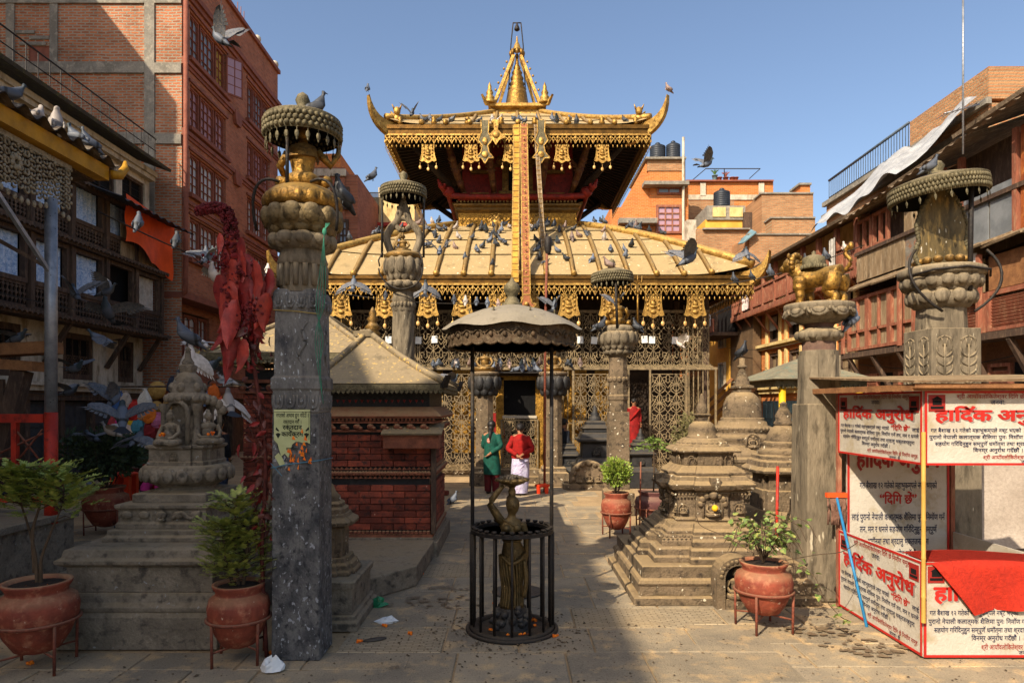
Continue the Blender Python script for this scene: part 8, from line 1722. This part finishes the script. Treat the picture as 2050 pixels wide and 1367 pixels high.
# poster on the near pillar
po = thing('torn_poster', 'torn pale green Devanagari poster pasted on the near pillar', 'poster', (-1.685, 5.5-hw*1.0-.004, 0)); PG = mat('pale_green_paper', 'b9bd8a', 'a8ad7a', 6, .8, bump=.05)
q_ = random.Random(3); top = [(-.165, 1.955), (.12, 1.95)]; bot = [(.115-.028*k, 1.70+q_.uniform(-.02, .02)-(.1 if 5 < k < 9 else 0)) for k in range(11)]; m = MB(); 
for (x0, z0), (x1, z1) in zip(bot, bot[1:]): m.prism([(x1, z1), (x0, z0), (x0, 1.955), (x1, 1.955)], -.003, 0)
obj('sheet', m, PG, po); obj('sheet_scrap', MB().prism([(-.16, 1.59), (-.12, 1.52), (-.08, 1.53), (-.1, 1.58), (-.13, 1.62)], -.002, 0), PG, po); DKI = mat('poster_ink', '1c2418', None, 5, .7, bump=0)
for s_, z, wd, b, h in (('रगतको अभाव हुन नदिउँ ।', 1.895, .25, .012, .045), ('रक्तदान गरौँ ।', 1.845, .14, .012, .042), ('रक्तदान', 1.8, .15, .03, .05), ('कार्यक्रम', 1.748, .17, .03, .05), ('समुह बिहान', 1.64, .1, .01, .03)): text(po, s_, (-.022, -.005, z), (R(90), 0, 0), wd, DKI, h, b)
m = MB()
for sx in (-1, 1): m.prism([(-.022+sx*.11, 1.73), (-.022+sx*.11-.02, 1.765), (-.022+sx*.11, 1.775), (-.022+sx*.11+.02, 1.765)], -.0055, -.004); m.prism([(-.022+sx*.1, 1.79), (-.022+sx*.125, 1.82), (-.022+sx*.13, 1.8), (-.022+sx*.11, 1.785)], -.0055, -.004)
obj('printed_drops', m, DKI, po); m = MB().box(-.163, .117, -.0045, -.0035, 1.935, 1.938).box(.106, .109, -.0045, -.0035, 1.72, 1.935); obj('printed_border', m, DKI, po); m = MB()
for k in range(26): x, z = q_.gauss(.02, .045), q_.gauss(1.6, .07); m.prism([(x, z), (x+q_.uniform(.01, .03), z-.008), (x+.012, z+q_.uniform(.015, .04))], -.006, -.004)
obj('paint_splashes', m, mg, po)

# grit, twigs and droppings on the paving
q_ = random.Random(77); m = MB()
for k in range(1500):
    if k < 500: a, r_ = q_.uniform(0, 6.3), abs(q_.gauss(.45, .25)); x, y = r_*math.cos(a), CY-.15+r_*.8*math.sin(a)
    else: x, y = q_.uniform(-4.5, 4.6), 4.2+6*q_.random()**1.6
    s_ = q_.uniform(.004, .011)*(1.6 if q_.random() < .08 else 1); z = .008; t_ = q_.uniform(0, 6.3); c_, n_ = math.cos(t_)*s_, math.sin(t_)*s_
    m.add([(x-c_*1.6, y-n_*1.6, z), (x+n_, y-c_, z), (x+c_*1.6, y+n_*1.6, z), (x-n_, y+c_, z), (x, y, z+s_*.7)], [(0, 1, 4), (1, 2, 4), (2, 3, 4), (3, 0, 4)])
o = obj('grit', m, mat('dark_grit', '3d3226', '6f5c44', 40, .95, bump=0)); o['kind'] = 'stuff'; o['label'] = 'dark grit and crumbs strewn over the paving'; o['category'] = 'grit'
# ------------------------------------------------------------------ pigeons
def pigeonmat(nm, body, head, tip):
    m = bpy.data.materials.new(nm); m.use_nodes = True; t = m.node_tree; N = t.nodes; L = t.links; b = N['Principled BSDF']; b.inputs['Roughness'].default_value = .6
    tc = N.new('ShaderNodeTexCoord'); sp_ = N.new('ShaderNodeSeparateXYZ'); L.new(tc.outputs['Object'], sp_.inputs[0]); r = N.new('ShaderNodeValToRGB'); mr_ = N.new('ShaderNodeMapRange'); mr_.inputs[1].default_value = -.2; mr_.inputs[2].default_value = .16; L.new(sp_.outputs[0], mr_.inputs[0]); L.new(mr_.outputs[0], r.inputs[0])
    e = r.color_ramp.elements; e[0].position = .0; e[0].color = lin(tip); e[1].position = 1; e[1].color = lin(head)
    for p, c in ((.12, tip), (.16, body), (.3, body), (.33, tip), (.37, tip), (.4, body), (.72, body), (.8, head)): q_ = e.new(p); q_.color = lin(c)
    oi = N.new('ShaderNodeObjectInfo'); hs = N.new('ShaderNodeHueSaturation'); k = N.new('ShaderNodeMapRange'); k.inputs[3].default_value = .55; k.inputs[4].default_value = 1.35; L.new(oi.outputs['Random'], k.inputs[0]); L.new(k.outputs[0], hs.inputs['Value']); L.new(r.outputs[0], hs.inputs['Color']); L.new(hs.outputs[0], b.inputs['Base Color']); return m
PGM = pigeonmat('pigeon_plumage', '565c66', '29363a', '1b1d21'); PGW = mat('pigeon_wing', '6a6c70', '4f5258', 20, .7, bump=.1, c3='8a7f70'); PGL = mat('pigeon_leg', 'b85a4a', None, 5, .6, bump=0); PWH = pigeonmat('pale_plumage', 'b8aca0', '8a8078', '6d665f')
def pbody(up=.5):
    m = MB(); ax = [(-.19, -.04), (-.12, -.02), (-.05, 0), (.03, .02), (.085, .05), (.105, .085), (.115, .11), (.135, .115)]; rx_ = [.018, .035, .058, .062, .045, .028, .03, .016]; rz_ = [.008, .022, .052, .06, .05, .03, .028, .016]; vs = []; n = 10; c, s = math.cos(up*.5), math.sin(up*.5)
    for (x, z), a, b in zip(ax, rx_, rz_):
        for i in range(n): q_ = 2*PI*i/n; px_, pz_ = x, z+b*math.sin(q_); vs.append((px_*c-pz_*s, a*math.cos(q_), px_*s+pz_*c))
    k = len(ax); m.add(vs, [(j*n+i, j*n+(i+1) % n, (j+1)*n+(i+1) % n, (j+1)*n+i) for j in range(k-1) for i in range(n)]+[tuple(range(n-1, -1, -1)), tuple(range((k-1)*n, k*n))], True)
    bx, bz = .135*c-.115*s, .135*s+.115*c; m.tube([(bx, 0, bz), (bx+.03, 0, bz-.008)], [.008, .002], 5); return m
def standing(up, mt=None):
    m = pbody(up); c, s = math.cos(up*.5), math.sin(up*.5)
    for sg in (-1, 1): m.ball((-.03*c, sg*.052, .012-.03*s), (.1, .016, .042), 8, 5, rot=(0, -up*.5+.12, sg*.1)); m.tube([(.0, sg*.022, -.04), (.005, sg*.022, -.085)], .005, 5)
    m.v = [(x, y, z+.085) for x, y, z in m.v]; return m.mesh('pigeon', mt or PGM)
PDK = pigeonmat('dark_plumage', '33363b', '1c2426', '131416'); PBR = pigeonmat('brown_plumage', '8a7468', '5f4a42', '4a3c36')
PMS = [[standing(u_, mt_) for u_ in (.3, .75, 1.05)] for mt_ in (PGM, PDK, PBR, PWH)]
prnd = random.Random(31); ORD = ('first', 'second', 'third', 'fourth', 'fifth', 'sixth', 'seventh', 'eighth', 'ninth')
def bird(x, y, z, rz, lab, grp, k=None, s=1.0, dark=None): 
    o = link('pigeon', PMS[prnd.choice((0, 0, 0, 0, 1, 1, 1, 2, 3))][prnd.randrange(3) if k is None else k], None, (x, y, z), (prnd.gauss(0, .05), prnd.gauss(0, .12), rz), s*prnd.uniform(.86, 1.14)); return tag(o, lab, 'pigeon', grp)
# lower roof slope
placed = []
def onroof(u, v): p = P1(u, v); return (TX+p[0], TY+p[1], p[2]+.01)
cnt = 0
while cnt < 72:
    u = prnd.gauss(-.05, .42); v = prnd.uniform(.06, .97)
    if abs(u) > .93: continue
    p = onroof(u, v)
    if any((p[0]-q_[0])**2+(p[1]-q_[1])**2 < .05 for q_ in placed): continue
    placed.append(p); bird(*p, prnd.uniform(0, 6.3), 'grey pigeon resting on the front slope of the lower roof', 'pigeons on the lower roof'); cnt += 1
for k in range(12): f = prnd.uniform(.05, .95); p = P1(1, f); bird(TX+p[0]+.02, TY+p[1], p[2]+.15, prnd.uniform(0, 6.3), 'grey pigeon perched along the right hip of the lower roof', 'pigeons on the right hip')
for k in range(9): f = prnd.uniform(.3, .97); p = P1(-1, f); bird(TX+p[0], TY+p[1], p[2]+.15, prnd.uniform(0, 6.3), 'grey pigeon perched along the left hip of the lower roof', 'pigeons on the left hip')
for px in (797, 845, 850, 862, 880, 905, 936, 960, 985, 1000, 1030, 1037, 1045, 1052, 1075, 1105, 1115, 1140, 1155, 1250): Y = TY-E2+prnd.uniform(.05, .5); bird(WX(px, Y), Y, Z3+.2+.55*(Y-TY+E2), prnd.uniform(0, 6.3), 'grey pigeon perched along the front edge of the upper roof', 'pigeons on the upper roof')
for sx, lab in ((-1, 'pigeon balanced on the left tip of the upper roof'), (1, 'pigeon balanced on the right tip of the upper roof')): bird(TX+sx*(E2+.45), TY-E2-.45, Z3+.95, R(90) if sx < 0 else R(200), lab, 'pigeons on the roof tips', 2)
for k in range(26): x = TX+prnd.uniform(-2.4, 2.6); bird(x, TY+G-.47, 3.0, prnd.choice((R(90), R(-90)))+prnd.gauss(0, .5), 'grey pigeon sitting on the grille rail above the door', 'pigeons on the grille rail')
for k in range(10): bird(TX+prnd.uniform(-.7, .75), 17.55+prnd.uniform(-.1, .2), 2.79, prnd.uniform(0, 6.3), 'grey pigeon on the tin shelf over the dark doorway', 'pigeons on the door shelf')
# courtyard flock, left
cnt = 0; pl2 = []
while cnt < 120:
    y = YG(prnd.uniform(925, 1085)); x = WX(prnd.uniform(222, 312) if prnd.random() < .65 else prnd.uniform(180, 470), y)
    if y > 20 or x < -10.2 or (x+6.3)**2+(y-10.6)**2 < .2 or any((x-a)**2+(y-b)**2 < .035 for a, b in pl2) or (x > -5.1 and y > 11.3 and y < 14.3): continue
    pl2.append((x, y)); bird(x, y, .0, prnd.uniform(0, 6.3), 'grey pigeon feeding on the ground behind the Buddha chaitya', 'pigeons feeding on the ground', 0); cnt += 1
for x, y, lab in ((WX(908, YG(1008)), YG(1008), 'lone pigeon on the paving left of the path'), (-2.05, 15.9, 'lone pigeon near the left grille corner'), (.25, 10.3, 'pigeon standing behind the lamp bearer')): bird(x, y, .0, R(20), lab, 'single pigeons on the paving', 1)
for z, x, y, lab in ((2.68, 3.37, 10.0, 'pigeon on the spire of the domed stupa'), (2.54, -3.06, 6.45, 'pale pigeon on the finial of the Buddha chaitya'), (4.3, -1.58, 5.5, 'pigeon on top of the near parasol'), (3.62, -1.4, 5.6, 'pigeon pressed beside the near lotus capital')): bird(x, y, z, prnd.uniform(0, 6.3), lab, 'pigeons on pillars and spires', 2, 1.0)
for i, (x, y, z) in enumerate(((-5.35, 7.3, 5.2), (-5.4, 7.75, 5.2), (-5.38, 8.05, 5.2), (-5.4, 8.45, 5.2), (-5.36, 8.65, 5.2))): bird(x, y, z, R(60+40*i), ('nearest', 'second', 'third', 'fourth', 'last')[i]+' pigeon along the corrugated edge of the left shelter', 'pigeons on the left shelter', i % 3)
for i in range(6): f = .12+.14*i; a, b = Vector(W_L[0]), Vector(W_L[1]); p = a.lerp(b, f)-Vector((0, 0, .25*math.sin(PI*f))); bird(p.x, p.y, p.z+.01, R(100), ORD[i]+' pigeon from the steel post along the left wire', 'pigeons on the left wire', 2)
for i in range(9): x = -3.2+.28*i+(.9 if i > 2 else 0); bird(x, 17.3, 4.9-.35*(x+5)/4.9-.13, R(90), ORD[i]+' pigeon from the left on the wire across the temple front', 'pigeons on the temple wire', 2)
for i in range(7): f = .1+.13*i; p = Vector((5.2, 17, 4.95)).lerp(Vector((8, 15.5, 5.6)), f); bird(p.x, p.y, p.z-.12*math.sin(PI*f), R(200), ORD[i]+' pigeon from the left on the wire right of the temple', 'pigeons on the right wire', 2)
bird(5.2, 8.5, 4.86, R(-10), 'pale pigeon on the rim of the large tilted parasol', 'pigeons on pillars and spires', 1); bird(3.5, 7.0, 2.78, R(20), 'pigeon behind the neck of the lion pillar', 'pigeons on pillars and spires', 1); bird(-2.3, 11.3, 5.68, R(30), 'pigeon on the parasol of the spiral pillar', 'pigeons on pillars and spires', 1); bird(1.75, 12.3, 4.42, R(190), 'pigeon on the parasol of the slim pillar', 'pigeons on pillars and spires', 1)
for i, (dx, a) in enumerate(((-.36, 20), (.3, 150))): bird(1.94+dx, 12.3, 3.3, R(a), ('left', 'right')[i]+' pigeon on the bulb of the slim pillar', 'pigeons on pillars and spires', 1)
# flying pigeons: body, two wings, tail
FB = pbody(0).mesh('body', PGM); FBW = pbody(0).mesh('body', PWH)
def wing_mesh(nm, mt):
    m = MB(); pts_l = [(.05, 0), (.075, .09), (.07, .19), (.02, .3), (-.02, .34)]; pts_t = [(-.07, 0), (-.085, .1), (-.08, .18), (-.075, .27), (-.05, .34)]; vs = []
    for (a, y), (b, y2) in zip(pts_l, pts_t):
        zc = .03*math.sin(y*7)
        for f in (0, .5, 1): vs.append((a+(b-a)*f, y+(y2-y)*f, zc+.012*(1-abs(f-.4)*2)))
    m.add(vs, [(j*3+i, j*3+i+1, j*3+4+i, j*3+3+i) for j in range(4) for i in range(2)], True); m.add([(x, y, z-.006) for x, y, z in vs], [(j*3+i, j*3+3+i, j*3+4+i, j*3+i+1) for j in range(4) for i in range(2)], True)
    for k in range(6): y = .15+.036*k; m.add([(-.05, y-.02, .012), (-.05, y+.02, .012), (-.135+.012*k, y+.035+.01*k, .0), (-.13+.012*k, y+.01*k, .0)], [(0, 1, 2, 3)])
    return m.mesh(nm, mt)
WMG = wing_mesh('wing', PGW); WMW = wing_mesh('wing', mat('pale_wing', 'c9bfb2', 'a89c8e', 20, .7, bump=.1)); m = MB(); n = 6
for k in range(n): a = R(-32+64*k/(n-1)); m.add([(-.14, -.012+.004*k, 0), (-.14, .004+.004*k, .002), (-.14-.13*math.cos(a)+.01, .13*math.sin(a)+.02, .003*k), (-.14-.13*math.cos(a), .13*math.sin(a)-.02, .003*k)], [(0, 1, 2, 3)])
TAIL = m.mesh('tail', PGM)
def flyer(px, py, Y, rz, pitch, wl, lab, pale=False, s=1.0):
    t = thing('flying_pigeon', lab, 'pigeon', (WX(px, Y), Y, WZ(py, Y)), group='pigeons in flight', sca=s); t.rotation_euler = (0, R(-pitch), R(rz))
    link('body', FBW if pale else FB, t); link('tail', TAIL, t); wm_ = WMW if pale else WMG
    link('wing', wm_, t, (0, .03, .04), (R(wl), 0, R(8))); link('wing', wm_, t, (0, -.03, .04), (R(-wl), 0, R(-8)), (1, -1, 1))
for a in ((440, 80, 9.0, 170, 20, 45, 'large flying pigeon before the top windows of the brick house', False, 1.1), (420, 515, 10, 60, 30, 15, 'dark pigeon gliding wings level before the brick house', False, 1.0), (428, 553, 8.5, 250, 35, 20, 'pale pigeon braking with spread wings before the brick house', True, 1.0),
    (150, 590, 10, 150, 25, 40, 'pigeon with raised ochre wings beside the steel post', False), (215, 585, 10.5, 20, 10, 40, 'pigeon with raised grey wings before the timber bays', False), (215, 625, 9, 270, 30, 15, 'dark pigeon with wide wings below the timber bays', False, 1.15), (35, 678, 9.5, 0, 5, 5, 'dark pigeon flying low at the left edge', False), (200, 680, 9, 200, 0, -25, 'pigeon with drooping wings before the white wall', False, 1.05), (150, 738, 9.5, -20, -5, 15, 'grey pigeon gliding down over the shop doors', False), (140, 785, 11, 10, 0, 15, 'blurred pigeon passing the shop doors', False),
    (230, 800, 10, 60, 30, 45, 'pigeon rising with wings up above the stalls', False, 1.1), (245, 835, 9, 120, 40, 30, 'large grey pigeon landing above the dark bush', False, 1.25), (222, 865, 9.5, 200, 10, 10, 'pale pigeon dropping towards the bush', True), (185, 878, 10, 160, 0, 5, 'pigeon flying level before the dark doors', False), (275, 880, 9, 70, 20, -20, 'pigeon fluttering right of the dark bush', False), (380, 715, 8, 90, 50, -60, 'light grey pigeon hovering over the chaitya finial', True, 1.0), (420, 735, 8.5, -20, -10, -25, 'grey pigeon swooping past the chaitya finial', False, 1.1), (405, 690, 9.5, 150, 5, -10, 'whitish pigeon flying to the small tin roof', True), (458, 808, 8, 130, 35, -45, 'white pigeon diving right of the chaitya', True, 1.05), (455, 765, 9, 180, 0, -15, 'pinkish pigeon crossing near the wire hoop', True),
    (1380, 520, 9.5, 10, 15, 25, 'large dark pigeon flying across the lower roof edge', False, 1.15), (1415, 330, 14, 10, 5, 30, 'pigeon flying over the brick houses', False, 1.1), (825, 228, 19, 80, 30, 45, 'pigeon taking off from the upper roof', False), (1235, 610, 15, 60, 30, 45, 'blurred pigeon rising past the gilt banners', False), (1110, 612, 15.5, 60, 40, 45, 'pigeon fluttering beside the thin mast', False), (880, 505, 15, 90, 20, 40, 'pigeon with wings spread landing on the lower roof', False), (1495, 510, 15, 100, 40, -30, 'pigeon lifting off the right roof corner', False), (1360, 690, 13, 160, 20, 40, 'white-winged pigeon before the right grille', True, .8), (708, 570, 13, 90, 40, -30, 'pigeon flying up by the left eave fringe', False), (852, 578, 14, 90, 50, -40, 'pigeon hovering by the spiral capital', False), (905, 765, 11, 20, 10, 20, 'blurred pigeon flying past the shrine roof corner', False, .9)): flyer(*a)
